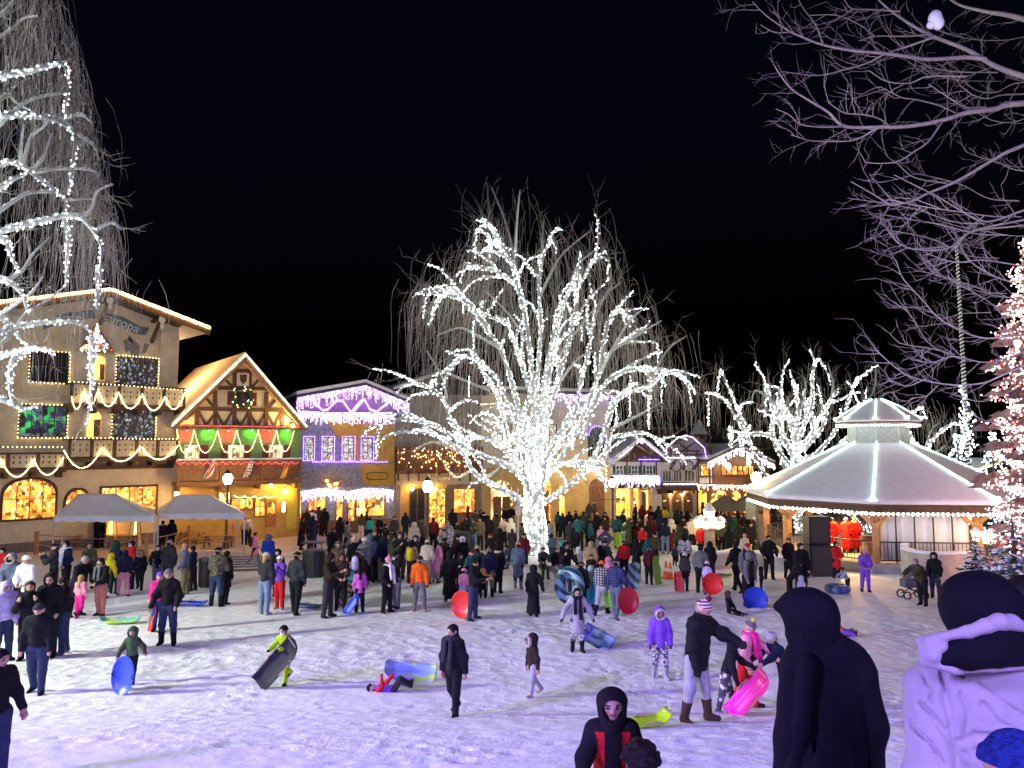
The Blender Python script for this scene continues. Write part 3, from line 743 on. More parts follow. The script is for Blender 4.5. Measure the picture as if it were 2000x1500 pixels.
    lt = thing('light_string', light_label, 'light string', loc); bl.build('bulbs', WHITE, lt)['kind'] = 'stuff'; tb.build('trunk_bulbs', BM or WHITE, lt)['kind'] = 'stuff'
    return t, bl
# centre tree
CT = at(1042, 1082); DC = CT.y
L6 = [[(660,1310),(620,1275),(560,1245),(500,1215),(450,1170),(420,1110),(370,1070),(300,1030),(220,1020),(130,1030),(85,1060),(68,1130)],
 [(680,1230),(640,1190),(580,1150),(500,1120),(420,1080),(330,1010),(270,985),(180,970),(100,990),(75,1030),(72,1110)],
 [(735,1300),(800,1260),(860,1210),(920,1160),(970,1110),(1000,1050),(1060,1030),(1130,1025),(1190,1050),(1240,1040),(1300,1050)],
 [(690,1200),(680,1100),(650,1040),(620,960),(580,870),(540,800),(470,740),(420,720),(380,740),(340,780),(290,800)],
 [(690,1150),(640,950),(600,800),(560,690),(500,600),(450,520),(400,480),(320,465),(270,490),(256,570)],
 [(520,620),(480,570),(430,510),(360,480),(310,500),(293,580)],
 [(690,1200),(692,1000),(690,860),(680,700),(660,560),(630,440),(600,330),(550,260),(520,215),(490,205),(465,240),(463,330)],
 [(660,560),(640,470),(600,420),(530,380),(460,370),(420,355),(405,430)],
 [(580,310),(545,270),(520,290),(513,350)],
 [(700,1200),(700,1000),(710,780),(722,600),(715,450),(730,330),(750,285),(770,270),(785,310)],
 [(710,1150),(720,1000),(740,800),(770,650),(800,560),(830,470),(880,430),(920,360),(960,330),(990,350),(985,430)],
 [(715,1150),(740,1000),(780,850),(830,680),(850,570),(860,500),(840,430),(800,480)],
 [(720,1180),(770,1060),(850,960),(880,830),(910,700),(930,600),(935,520),(915,440)],
 [(725,1200),(800,1120),(870,1000),(920,880),(960,780),(1000,700),(1050,670),(1130,665),(1180,670),(1185,740)],
 [(880,1050),(930,930),(960,850),(1030,790),(1110,770),(1150,800),(1152,900),(1145,1000)],
 [(900,1170),(940,1110),(980,1000),(1020,900),(1080,860),(1150,840),(1210,790),(1270,800),(1310,850),(1315,910)],
 [(960,780),(975,650),(1000,560),(1040,540),(1055,600)],
 [(430,1085),(370,990),(340,900),(270,840),(200,835),(148,865)],
 [(680,1180),(620,1130),(540,1060),(450,1040),(350,1050)],[(690,1130),(650,1080),(600,1040),(560,1000),(490,970)],
 [(690,900),(650,760),(610,640),(570,570),(520,570)],[(730,1000),(760,760),(790,620)],[(700,1240),(740,1160),(800,1060),(830,1000),(850,970)],
 [(650,1210),(600,1100),(560,900),(500,780)],[(735,1180),(800,1150),(880,1150),(960,1165)],[(690,1300),(660,1200),(655,1060),(670,900)],[(720,1300),(735,1180),(740,1050),(755,900)]]
B6_ = [[(640,450),(600,250),(560,130),(525,50)],[(620,330),(630,160),(640,60)],[(730,330),(728,250),(735,180)],[(720,480),(790,340),(860,270),(920,225)],[(830,470),(870,360),(945,295)],
 [(920,600),(980,480),(1040,430)],[(960,780),(1060,600),(1130,530)],[(1000,700),(1100,640),(1200,580)],[(920,1160),(1000,1140),(1060,1110),(1100,1065)],[(1150,840),(1220,700),(1300,640)],
 [(350,890),(330,800),(270,700)],[(480,1215),(540,1180),(560,1160)],[(450,1170),(390,1200),(340,1150)],[(560,690),(470,640),(400,610),(310,640)],[(1000,1010),(1100,960),(1150,930)],[(420,1110),(300,1060),(210,1100)],
 [(640,1000),(560,960),(480,985)],[(780,850),(860,740),(930,700)],[(690,700),(600,560),(500,460)],[(740,800),(850,640),(960,500),(1010,430)]]
willow('tall bare weeping birch wrapped in white lights in the middle of the snowy square', CT, DC, 700, 340, .4935, L6, [(698,1500),(698,1420),(695,1350),(692,1270),(690,1180),(690,1080),(692,960)],
       'white lights wound up the trunk and limbs of the central weeping tree', bare=B6_, nf=2100, br=.030, step=.088, rtr=.56, twn=1, fr=.0105, fl=(1.5, 6.0), ftop=.35, lrad=.145, nsub=135, tn=70, frost=FROSTW,
       hang=[(1075,800,960),(1150,820,1010),(1200,790,900),(848,990,1090),(455,580,720),(438,800,890),(885,600,660),(1020,900,1000),(980,1150,1260),(415,470,560)])
# big willow at the left edge: its trunk stands just outside the picture
DL = 23.0; LT = at(-190, 1130); LT = Vector((-1190 / FPX * DL, DL, gz(-18.5, DL)))
s1 = .3734
def z2(pts): return [((x * .28) / s1, (540 + y * .28) / s1) for x, y in pts]
LL = [[(-380,520),(-150,430),(0,400),(150,375),(260,345),(330,335),(355,390),(350,500),(332,620)],[(-400,720),(-150,640),(0,605),(150,605),(300,630),(380,690),(395,760),(378,870),(370,950),(355,1010)],
 [(-300,900),(-100,880),(0,860),(60,850),(130,880),(200,930),(280,990),(340,1050),(355,1110)],[(-300,1080),(-100,1040),(0,985),(60,945),(140,910)],
 [(-350,1300),(-150,1240),(0,1210),(100,1185),(250,1150),(340,1130),(420,1140),(490,1210),(530,1290),(525,1400),(518,1490)],[(340,1130),(358,1250),(350,1350),(345,1490)],[(-100,1300),(20,1250),(50,1320),(100,1430)],
 z2([(-500,-60),(-200,-20),(0,20),(60,40),(120,80),(170,150),(180,200),(210,270)]), z2([(-400,500),(-150,430),(0,385),(100,350),(250,330),(430,315),(560,330),(630,390),(650,450)]), z2([(640,430),(640,520),(648,560),(630,640),(640,740),(630,850),(620,940),(602,1040)]),
 z2([(-300,640),(-100,590),(0,560),(60,540),(200,510),(330,510),(370,560)]), z2([(-200,800),(0,850),(80,890),(170,930),(260,900)]), z2([(200,510),(100,580),(70,680),(70,790),(90,900)]), z2([(690,-60),(688,60),(680,140),(675,230)]),
 z2([(-250,300),(-60,260),(60,330),(130,420),(200,500)])]
LB = [[(-250,300),(-60,220),(0,190),(60,150),(130,95),(200,85)],[(-250,150),(-50,120),(0,80),(60,10),(90,-60)],[(-100,1180),(90,1040),(180,1005),(290,1010),(360,1045),(460,1040),(500,1050)],[(180,905),(280,885),(380,880),(480,890),(520,920)],
 [(160,890),(220,830),(270,700)],[(110,870),(110,760),(125,650)],[(120,870),(160,720),(230,660),(250,620)],[(-50,700),(100,560),(200,510),(330,485)],[(420,1140),(480,1090),(510,1000),(590,965)],[(500,1205),(580,1165),(635,1200)],[(-60,1500),(100,1430),(170,1330),(260,1240)],
 [(-50,560),(40,500),(90,540),(180,590)], z2([(-100,560),(60,420),(180,260),(330,170),(460,60)]), z2([(-60,300),(100,200),(220,110),(300,0)]), [(300,630),(420,600),(480,640)],[(380,690),(490,760),(520,840)]]
ef = []
for i in range(1250):      # the brown curtain of twigs
    y = rng.uniform(-260, 545); x1 = np.interp(y, [-260, 0, 130, 260, 400, 545], [70, 105, 150, 185, 215, 240]); x = x1 - abs(rng.gauss(0, 1)) * 95
    L = rng.uniform(1.2, 4.5)
    if x < -90: continue
    ef.append((P(x, y - 60, DL + rng.uniform(-1.5, 4)), L))
willow('huge weeping willow with snowy lit boughs and a brown curtain of twigs before the hotel', LT, DL, 0, 0, s1, LL, [(-510,2960),(-510,2600),(-490,2200),(-460,1800),(-430,1400),(-390,1000),(-340,600),(-290,200),(-250,-200)],
       'white lights strung along the drooping boughs of the willow before the hotel', bare=LB, nf=260, br=.024, step=.075, rtr=.5, twn=1, fr=.0062, fl=(1.0, 3.6), ftop=.3, extra_f=ef, lrad=.095, BM=WHITE_NEAR, tn=150, tl_=.6, fm_=FRONDD, frost=FROSTW)
# lit tree behind the gazebo
DB = 56.0; BT = Vector(((1560 - 1000) / FPX * DB, DB, gz(30, DB)))
def z1(pts): return pts
LBk = [[(1068,1100),(1064,1000),(1010,920),(900,800),(820,720)],[(600,760),(560,650),(540,560),(480,510),(420,500),(370,500),(320,400),(270,280),(240,210),(205,130),(190,180),(185,250)],[(500,790),(450,720),(400,620),(360,520),(300,420),(250,330),(210,290),(160,265),(130,290),(130,460)],
 [(640,760),(640,600),(610,450),(570,330),(560,180),(600,70)],[(630,650),(560,480),(500,330),(470,230),(465,320),(455,400)],[(640,600),(680,480),(740,330),(740,150),(775,65),(820,130),(850,220)],[(650,620),(720,520),(790,400),(860,270),(900,230)],
 [(660,680),(760,620),(850,520),(920,400),(960,290),(1000,180),(1070,155)],[(660,700),(790,640),(900,560),(980,480),(1040,330),(1060,230)],[(640,560),(660,400),(640,250),(610,130)],[(650,560),(700,400),(690,250)],[(620,700),(540,600),(500,480),(520,360),(540,250)],
 [(690,600),(800,460),(830,330)],[(650,760),(660,900),(640,1050),(630,1150)],[(690,770),(800,880),(950,940),(1040,1060)],[(640,500),(600,380),(530,320)],[(700,640),(870,600),(960,560)],[(260,470),(262,520),(258,590)],[(320,500),(326,560),(330,590)],[(630,600),(570,560),(560,450),(580,340)],[(680,560),(760,480),(740,380)],[(640,640),(580,520),(540,430)]]
willow('many-stemmed white lit tree standing behind the pavilion roof', BT, DB, 1340, 680, 1 / 3, LBk, [(620,1130),(630,1000),(640,880),(645,760),(645,660),(648,560)], 'white lights covering the many-stemmed tree behind the pavilion',
       bare=[[(640,500),(700,250),(690,170)],[(600,400),(420,250),(380,330)],[(850,300),(860,200),(830,90)],[(1000,400),(1100,250),(1110,120)],[(1000,420),(1180,260),(1240,300)]], nf=420, br=.044, step=.13, rtr=.55, twn=1, fr=.010, nsub=40, fl=(1, 3.6), lrad=.15)
DR = 50.0; RT = Vector(((1800 - 1000) / FPX * DR, DR, gz(27, DR)))
willow('small weeping tree with lit tips peeping over the right slope of the pavilion roof', RT, DR, 1340, 680, 1 / 3, [[(1400,640),(1430,560),(1480,500),(1540,455),(1600,445),(1625,490)],[(1380,620),(1300,480),(1310,400),(1350,360),(1385,350),(1405,410)],[(1600,640),(1620,560),(1670,480)]],
       [(1390,1150),(1390,950),(1395,780),(1400,640)], 'white lights along the arching tips of the small weeping tree', bare=[[(1395,600),(1440,480),(1480,440)],[(1395,640),(1480,600),(1520,570)]], nf=160, br=.055, step=.12, rtr=.25, twn=1, fr=.01, fl=(1, 2.5), lrad=.1)
# bare tree reaching in from the right, near the viewer
NT = MB(); DN = 11.0; NX, NY, NS = 1440, 0, .3733
NTL = Vector((1230 / FPX * DN, DN, gz(9, DN)))
purpb = mat('bare_bark', (.27, .24, .20), .85, .3, 4, .4, bscale=20, dist=.02)
def nl(pts, r0, X0=NX, Y0=NY, S=NS, off=0, lv=1, dens=.8, r1=.006, tl=(.25, .7), D=DN):
    pp = limb_pts(pts, X0, Y0, S, D, off, 5); k = len(pp)
    NT.tube(pp, [r0 + (r1 - r0) * (i / (k - 1)) ** .8 for i in range(k)], 6 if r0 > .03 else 4, cap=False)
    for i in range(1, k):
        if rng.random() < dens:
            dd = (pp[i] - pp[i - 1]).normalized(); sd = 1 if rng.random() < .5 else -1
            twig(NT, pp[i], dd + Vector((-.1, rng.gauss(0, .4), sd * rng.uniform(.4, .9))), rng.uniform(*tl), .0062, lv, .12, .55)
M_ = [([(2300,700),(1900,520),(1500,400),(1350,345),(1200,260),(1000,180),(850,90),(740,0),(640,-120)], .062), ([(1300,310),(1200,300),(1000,310),(850,290),(720,275),(600,265),(450,235),(330,190),(250,150),(150,80),(80,10)], .035),
 ([(450,235),(410,130),(350,50),(310,-20)], .016), ([(290,165),(200,170),(120,130)], .012), ([(2300,500),(1500,540),(1350,570),(1200,590),(1070,630),(900,660),(740,665),(560,660),(480,590),(400,540),(290,470),(230,400),(195,345)], .05),
 ([(560,660),(450,665),(330,650),(270,600),(200,570)], .014), ([(740,665),(620,730),(500,740),(380,735),(280,705)], .014), ([(790,655),(740,620),(660,600),(560,590),(480,540)], .013), ([(1070,640),(1000,740),(930,790),(850,840),(760,855),(670,850)], .018),
 ([(2200,500),(1500,760),(1350,830),(1200,920),(1100,970),(1000,1010),(920,1050),(830,1070),(800,1070),(700,1010),(595,950)], .034), ([(800,1070),(765,1130),(755,1155)], .010), ([(1100,960),(930,930),(840,860)], .012), ([(1500,1100),(1300,1160),(1150,1090),(1050,1030),(930,970),(820,915)], .016),
 ([(1500,1150),(1230,1210),(1100,1300),(930,1305),(850,1275),(795,1215)], .016), ([(2100,300),(1500,100),(1300,60),(1150,20),(1050,-60)], .06), ([(1000,180),(880,190),(720,190),(640,215)], .014), ([(1040,190),(900,240),(780,280),(680,330),(560,365),(420,395),(240,375)], .02), ([(720,190),(640,130),(520,80),(380,80)], .012), ([(850,60),(700,50),(600,45),(560,0)], .014),
 ([(1200,400),(1000,400),(900,435),(780,425),(690,370)], .014), ([(1140,590),(1050,550),(930,520),(860,510),(750,455)], .012), ([(1300,560),(1190,560),(1090,500),(1000,440)], .012)]
for pts, r0 in M_: nl(pts, r0, off=rng.uniform(-1.5, 1.5), dens=.30)
N_ = [([(1100,60),(900,100),(650,130),(570,200),(500,205),(370,215),(290,190),(240,135)], .016), ([(1200,620),(860,640),(700,650),(560,600),(470,540),(400,460),(310,360),(275,270)], .017), ([(620,760),(530,730),(430,670),(360,560),(310,490)], .011), ([(1100,700),(800,830),(700,870),(560,880),(400,855),(310,820),(210,740),(155,675)], .016),
 ([(420,850),(330,885),(240,860)], .009), ([(560,730),(440,700),(360,690),(290,675)], .011), ([(480,880),(430,930),(350,945)], .009), ([(860,640),(760,500),(640,420),(500,350),(370,320)], .012), ([(900,300),(700,270),(560,280),(430,240)], .012), ([(900,720),(720,770),(560,740),(450,770),(345,755)], .012), ([(840,380),(740,340),(620,260),(560,130)], .01), ([(860,900),(700,960),(560,930)], .01), ([(800,1080),(700,1050),(660,1030)], .008)]
for pts, r0 in N_: nl(pts, r0, 1640, 400, .4, off=rng.uniform(-1, 2), dens=.5, tl=(.2, .6))
for i in range(20):        # the dense twiggy side towards the trunk
    y = rng.uniform(-120, 1650); x = rng.uniform(1080, 1640) - 60 * math.sin(y / 300); L = rng.uniform(200, 560); a = rng.uniform(-.5, .45)
    q = [(x + 160, y - 30 * a), (x, y), (x - L * .35, y + a * L * .4), (x - L * .7, y + a * L * .5 - 20), (x - L, y + a * L * .4 - 60)]
    nl(q, rng.uniform(.006, .014), off=rng.uniform(-3, 3), lv=1, dens=.5, tl=(.2, .6), D=DN + rng.uniform(-1, 4))
bt = thing('bare_tree', 'leafless tree whose lavender lit branches reach in from the upper right corner', 'tree', NTL)
NT.build('branches', purpb, bt, smooth=True)
tk = MB(); tpts = [NTL + Vector((0, 0, z)) for z in (-.2, 1, 2.5, 4.5, 6.5, 8.5, 11)]; tk.tube(tpts, [.34, .28, .25, .22, .19, .15, .08], 12); tk.build('trunk', purpb, bt, smooth=True)
sc_ = MB(); q = P(1827, 42, DN); sc_.ball(q + Vector((0, 0, .05)), .10, 12, 0, 1.25); sc_.ball(q + Vector((.04, 0, -.02)), .085, 12, 0, 1.3); sc_.ball(q + Vector((-.05, .02, -.04)), .07, 12, 0, .9); sc_.build('snow_clump', SNOW, bt, smooth=True)
# conifers with lights on the right
def conifer(label, x, D, top, base, hw, lights, llabel, nb, br, snow=0, green=(.02, .04, .025), ex=1.15):
    loc = Vector(((x - 1000) / FPX * D, D, gz((x - 1000) / FPX * D, D))); H = P(x, top, D).z - loc.z; W = hw / FPX * D
    t = thing('conifer', label, 'tree', loc); tr = MB(); tr.tube([loc, loc + Vector((0, 0, H * .95))], [.09 * W + .05, .02], 8); tr.build('trunk', WOOD, t)
    nm = MB(); sm = MB(); bm = MB(); tiers = max(15, int(H * 2.2))
    for i in range(tiers):
        z = H * (.06 + .92 * i / tiers); rr = (W * (1 - (i / tiers) ** ex) + .08) * (.90 + .16 * math.sin(i * 2.3)); nbr = max(6, int(11 * rr / W) + 4)
        for j in range(nbr):
            a = rng.uniform(0, 6.283); r_ = rr * rng.uniform(.75, 1.1); d = Vector((math.cos(a), math.sin(a), 0)); sag = -.18 * r_
            p0 = loc + Vector((0, 0, z)) + d * .05; p1 = loc + Vector((0, 0, z + sag)) + d * r_; sd = Vector((-d.y, d.x, 0))
            for k in range(int((9 + 10 * r_ / W) * (2 if snow else 1))):
                u = rng.random() ** .7; c = p0.lerp(p1, u) + Vector((0, 0, rng.gauss(0, .03 * r_))); wv = sd * rng.uniform(-.32, .32) * r_ * (1.1 - u * .6)
                e = c + wv + d * .18 * r_ + Vector((0, 0, -.05 * r_)); ww = Vector((0, 0, .045 * r_ + .012))
                nm.add([tuple(c - ww), tuple(e), tuple(c + ww), tuple(c + wv * .5 + d * .1 * r_ + sd * .03)], [(0, 1, 2), (0, 3, 2)])
                if snow and rng.random() < snow: sm.octa(e * .5 + c * .5 + Vector((0, 0, .03)), rng.uniform(.05, .11) * (.4 + r_), 0, .5)
    nm.build('needles', mat('needles_' + name_ok(label), green, .8, .5, 3, 0), t)
    if snow: sm.build('snow', SNOW, t, smooth=True)['kind'] = 'stuff'
    if lights:
        for _ in range(nb):
            u = rng.random() ** 1.5 * .97; a = rng.uniform(0, 6.283); r_ = (W * (1 - u ** ex) + .08) * rng.uniform(.8, 1.06) * (.90 + .16 * math.sin(u * tiers * 2.3)) * (.93 + .09 * math.sin(a * 7 + u * 40))
            bm.octa(loc + Vector((math.cos(a) * r_, math.sin(a) * r_, H * (.04 + .95 * u) - .15 * r_)), br * rng.uniform(.7, 1.25), rng.choice([0, 0, 0, 0, 1, 1, 2]) % len(lights))
        lt = thing('light_string', llabel, 'light string', loc); bm.build('bulbs', lights, lt)['kind'] = 'stuff'
def name_ok(s): return s.split()[0]
conifer('tall conifer smothered in pink and white lights at the right edge', 2080, 30, 345, 1060, 130, [emit('bulb_peach', (1, .84, .76), 1.7), PINKB, REDB], 'pink, red and white lights covering the tall conifer at the right edge', 10500, .038, 0, (.20, .15, .14), 3.6)
conifer('small conifer hung with bluish white lights beside the pole', 1868, 46, 838, 1000, 62, [WHITE, BLUEB], 'bluish white lights on the small conifer beside the pole', 330, .05)
conifer('bushy conifer in white lights left of the pink tree', 1936, 42, 835, 1010, 55, [WHITE, WHITE, BLUEB], 'dense white lights on the bushy conifer by the pink tree', 420, .05)
conifer('small snow-dusted spruce beside the curved ramp wall', 1893, 29, 1040, 1130, 42, None, '', 0, 0, .14, (.12, .15, .17))
conifer('larger snow-dusted spruce behind the dark-haired onlooker', 1966, 26, 1000, 1130, 66, None, '', 0, 0, .14, (.12, .15, .17))
# ---------------------------------------------------------------- buildings
CREAM = mat('cream_plaster', (.60, .50, .34), .9, .15, 2, .3); PALE = mat('pale_plaster', (.64, .58, .46), .9, .15, 2, .3)
GREENW = mat('green_plaster', (.16, .30, .12), .9, .15, 2, .2); OCHRE = mat('ochre_plaster', (.50, .30, .08), .9, .15, 2, .2); WHITEW = mat('white_plaster', (.68, .66, .60), .9, .12, 2, .2)
TIMB = mat('timber', (.085, .042, .022), .75, .35, 5); MAROON = mat('maroon_paint', (.13, .02, .022), .6, .2, 5); WHP = mat('white_paint', (.7, .7, .66), .6, .1, 5); GREYST = pattern('grey_stone_mural', [(.13, .13, .13), (.33, .33, .32)], 'stone', 4.5)
TIMBL = mat('brown_timber', (.20, .095, .04), .7, .3, 5); DROOF = mat('dark_roof', (.06, .05, .045), .85, .3, 2); RUST = mat('brown_roof', (.11, .06, .04), .85, .3, 2, .3)
W_WARM = glow_goods('warm_shop_interior', [(1, .30, .03), (1, .55, .12), (.9, .2, .05), (1, .78, .35)], 2.6, 2.6); W_GOLD = glow_goods('gold_shop_interior', [(1, .42, .04), (1, .62, .16), (1, .8, .4)], 3.0, 1.3, .6)
W_COLD = glow_goods('painted_reflection_glass', [(.05, .07, .10), (.35, .42, .5), (.02, .02, .03), (.8, .9, 1)], .55, 4.0); W_GRN = glow_goods('painted_green_reflection', [(.02, .05, .12), (.02, .5, .12), (.1, .15, .2), (.02, .06, .3)], .8, 1.6); W_TWINK = glow_goods('twinkling_glass', [(.9, .8, .65), (.15, .15, .15), (.6, .7, .7), (1, .95, .8)], 1.1, 7)  # cold and green panes: reflections drawn into the emission colour
W_ROOM = glow_goods('lit_room', [(1, .66, .3), (1, .8, .5), (.8, .5, .25)], 1.4, 2.0, .7); W_ORNG = emit('orange_lamp_glow', (1, .42, .05), .8)
DARKG = mat('dark_glass', (.02, .022, .028), .15, .2, 3, 0)
LAMPG = emit('lamp_glass', (1, .64, .26), 38); LAMPS = emit('small_lamp_glass', (1, .58, .18), 24)
def gable_roof(F, pk, el, er, over, depth, th, par, m=DROOF, snow=.16, edge=TIMB, name='roof'):
    for a, b in ((el, pk), (pk, er)):
        mb = MB(); F.poly(mb, [a, b, (b[0], b[1] + th), (a[0], a[1] + th)], -depth, over); o = mb.build(name, m, par)
        if snow:
            d = 1 if a == el else -1
            ms = MB(); e0 = .06
            q = [a, b] ; F.poly(ms, [(a[0] - (0.04 if a == el else 0), a[1] + th + .003), (b[0] + (.04 if b == er else 0), b[1] + th + .003), (b[0] + (.04 if b == er else 0), b[1] + th + snow), (a[0] - (.04 if a == el else 0), a[1] + th + snow)], -depth, over + .06); ms.build('snow', SNOW, o)
def zz(x0, y0, s):
    return lambda x, y: (x0 + x * s, y0 + y * s)
# --- the hotel on the left
s45 = math.sin(R(45)); XR, YR = -21.95, 49.5
def dd(s): X, Y = XR - s45 * s, YR - s45 * s; return 1000 + FPX * X / Y, Y
pxa, Da = dd(14.5); F1 = Facade(pxa, Da, 345.0 * 0 + 1000 + FPX * XR / YR, YR); F = F1
hotel = thing('hotel', 'tall cream hotel with two balconies, warm roof lights and a painted name banner', 'building', F.pt(F.L / 2, 0, 0))
pk = F.uw(215, 575, 1.6); er = F.uw(410, 650, 1.6); slope = (pk[1] - er[1]) / (er[0] - pk[0]); el = (2 * pk[0] - er[0], er[1]); wl = 0.0
mb = MB(); rW = pk[1] - slope * (F.L - pk[0]) - .05; lW = pk[1] - slope * pk[0] - .05
F.poly(mb, [(0, -.3), (F.L, -.3), (F.L, rW), (pk[0], pk[1] - .05), (0, lW)], -13, 0); mb.build('wall', CREAM, hotel)
gable_roof(F, pk, el, er, 1.6, 13, .28, hotel, DROOF, .12)
mb = MB()
for a, b in ((el, pk), (pk, er)): F.beam(mb, (a[0], a[1] + .05), (b[0], b[1] + .05), .45, 1.62, 1.72)
mb.build('barge_board', TIMB, hotel)
for u_ in (pk[0], F.L - 1.7):
    wr = pk[1] - slope * abs(u_ - pk[0]) - .12; mb = MB(); mb.bar(F.pt(u_, wr - 1.5, .01), F.pt(u_, wr - .2, 1.45), .18, .18, F.u); mb.bar(F.pt(u_, wr - .15, .01), F.pt(u_, wr - .15, 1.55), .2, .2); mb.build('roof_bracket', TIMB, hotel)
    mb = MB(); F.poly(mb, [(u_ - .16, wr + .1), (u_ + .16, wr + .1), (u_ + .2, wr - .3), (u_ + .08, wr - .45), (u_ + .1, wr - .7), (u_, wr - .85), (u_ - .1, wr - .7), (u_ - .08, wr - .45), (u_ - .2, wr - .3)], 1.63, 1.70); mb.build('carved_finial', WHP, hotel)
mb = MB(); u = F.L; F.box(mb, F.uw(311, 700)[0], u - .02, 5.2, rW - .35, .002, .14); mb.build('wall_pier', CREAM, hotel)
mb = MB(); mb.lathe(F.pt(F.L - 3, rW + .1, -3) + Vector((0, 0, 0)), [(.45, 0), (.45, 1.5), (.52, 1.5), (.52, 1.7)], 12); mb.build('chimney', mat('dark_metal', (.03, .03, .032), .5, .2), hotel)
# painted banner with the hotel's name
def text_on(F, s, x, y, off, size, m, par, ang=0):
    cu = bpy.data.curves.new('lettering', 'FONT'); cu.body = s; cu.size = size; cu.extrude = .012; cu.align_x = 'CENTER'; cu.align_y = 'CENTER'
    tmp = bpy.data.objects.new('lettering', cu); COL.objects.link(tmp); dg = bpy.context.evaluated_depsgraph_get(); me = bpy.data.meshes.new_from_object(tmp.evaluated_get(dg)); bpy.data.objects.remove(tmp)
    X = F.u; Z = Vector((0, 0, 1)); n = F.n; ca, sa = math.cos(ang), math.sin(ang); p = F.px(x, y, off)
    for v in me.vertices:
        a, b = v.co.x * ca - v.co.y * sa, v.co.x * sa + v.co.y * ca; v.co = p + X * a + Z * b + n * v.co.z - wloc(par)
    me.materials.clear(); me.materials.append(m); o = bpy.data.objects.new('lettering', me); COL.objects.link(o); o.parent = par
mb = MB(); F.poly(mb, [F.uw(*q, .0) for q in ((80, 628), (130, 611), (182, 605), (186, 622), (135, 627), (84, 644))], .003, .03); F.poly(mb, [F.uw(*q, .0) for q in ((198, 608), (240, 619), (272, 637), (292, 640), (284, 655), (262, 652), (236, 638), (202, 626))], .003, .03)
ban = mb.build('name_banner', mat('banner_blue', (.10, .14, .16), .8, .2), hotel)
letm = mat('banner_letters', (.62, .66, .62), .8, .1); text_on(F, 'Hotel', 134, 621, .035, .78, letm, hotel, R(9)); text_on(F, 'Europa', 237, 630, .035, .78, letm, hotel, R(-18))
# painted crest
mb = MB()
for q in (((258, 700), (250, 676), (262, 664), (274, 676), (270, 700)), ((246, 690), (240, 665), (250, 662), (256, 680)), ((276, 690), (282, 670), (292, 672), (284, 690))): F.poly(mb, [F.uw(*p) for p in q], .003, .02)
mb.build('painted_crest', mat('faded_paint', (.22, .20, .17), .9, .5, 9), hotel)
mb = MB(); F.poly(mb, [F.uw(*p) for p in ((252, 655), (260, 665), (257, 672), (249, 663))], .021, .03); mb.build('painted_flag', IRON, hotel)
for r, m in (((228, 700, 305, 752), W_COLD), ((220, 800, 300, 855), W_COLD), ((38, 793, 128, 852), W_GRN), ((58, 688, 132, 745), DARKG)): window(F, F.rect(*r), 4, 2, TIMB, m, hotel)
for r in ((182, 695, 204, 742), (170, 803, 196, 853)):
    a = F.rect(*r); mb = MB(); F.poly(mb, F.arch(*a), .003, .05); o = mb.build('arched_niche', W_ORNG, hotel); mb = MB(); F.box(mb, a[0] + .35, a[1] - .02, a[2], a[3] - .5, .052, .1); mb.build('door', TIMBL, o)
mb = MB(); a = F.rect(150, 690, 222, 742); 
F.box(mb, a[0], F.uw(181, 715)[0], a[2], a[3], .002, .12); F.box(mb, F.uw(206, 715)[0], a[1], a[2], a[3], .002, .12); mb.build('bay_wall', PALE, hotel)
def balcony(F, rect, par, dep, m_panel, m_frame, npan, cut=True, slab=.25, nm='balcony'):
    u0, u1, w0, w1 = rect; mb = MB(); F.box(mb, u0, u1, w0 - slab, w0, 0.01, dep + .1); bo = mb.build(nm, m_frame, par)
    mb = MB(); F.box(mb, u0, u1, w1 - .1, w1, dep - .06, dep + .08); F.box(mb, u0, u0 + .08, w1 - .1, w1, .01, dep - .06); F.box(mb, u1 - .08, u1, w1 - .1, w1, .01, dep - .06)
    for i in range(npan + 1): c = u0 + (u1 - u0) * i / npan; c = min(max(c, u0 + .08), u1 - .08); F.box(mb, c - .08, c + .08, w0, w1 - .1, dep - .05, dep + .05)
    mb.build('rail', m_frame, bo)
    k = MB()
    for i in range(npan):
        mb = MB(); a = u0 + (u1 - u0) * i / npan + .11; b = u0 + (u1 - u0) * (i + 1) / npan - .11; n = max(2, int((b - a) / .28))
        for j in range(n):
            x0 = a + (b - a) * j / n; x1 = a + (b - a) * (j + 1) / n - .015; F.box(mb, x0, x1, w0 + .06, w1 - .14, dep - .02, dep + .02)
            if cut:
                c = (x0 + x1) / 2; h = (w0 + w1) / 2; F.poly(k, [(c, h + .28), (c - .05, h + .16), (c, h + .1), (c + .05, h + .16)], dep + .022, dep + .028); F.poly(k, [(c - .05, h - .1), (c, h - .22), (c + .05, h - .1), (c, h)], dep + .022, dep + .028)
        mb.build('board_panel', m_panel, bo)
    if cut: k.build('cutouts', IRON, bo)['kind'] = 'stuff'
    for i in range(npan + 1): mb = MB(); c = u0 + .2 + (u1 - u0 - .4) * i / npan; F.poly(mb, [(c - .09, w0 - slab), (c + .09, w0 - slab), (c + .09, w0 - slab - .3), (c - .09, w0 - slab - .3)], .01, dep * .8); mb.build('bracket', m_frame, bo)
    return bo
for r in ((137, 752, 362, 791), (133, 857, 348, 893), (-110, 884, 130, 916)): balcony(F, F.rect(*r, 1.2), hotel, 1.2, CREAM, TIMB, 5 if r[0] > 0 else 4)
mb = MB(); F.box(mb, 0, F.L, 5.05, 5.3, .002, .22); mb.build('storey_band', TIMB, hotel)
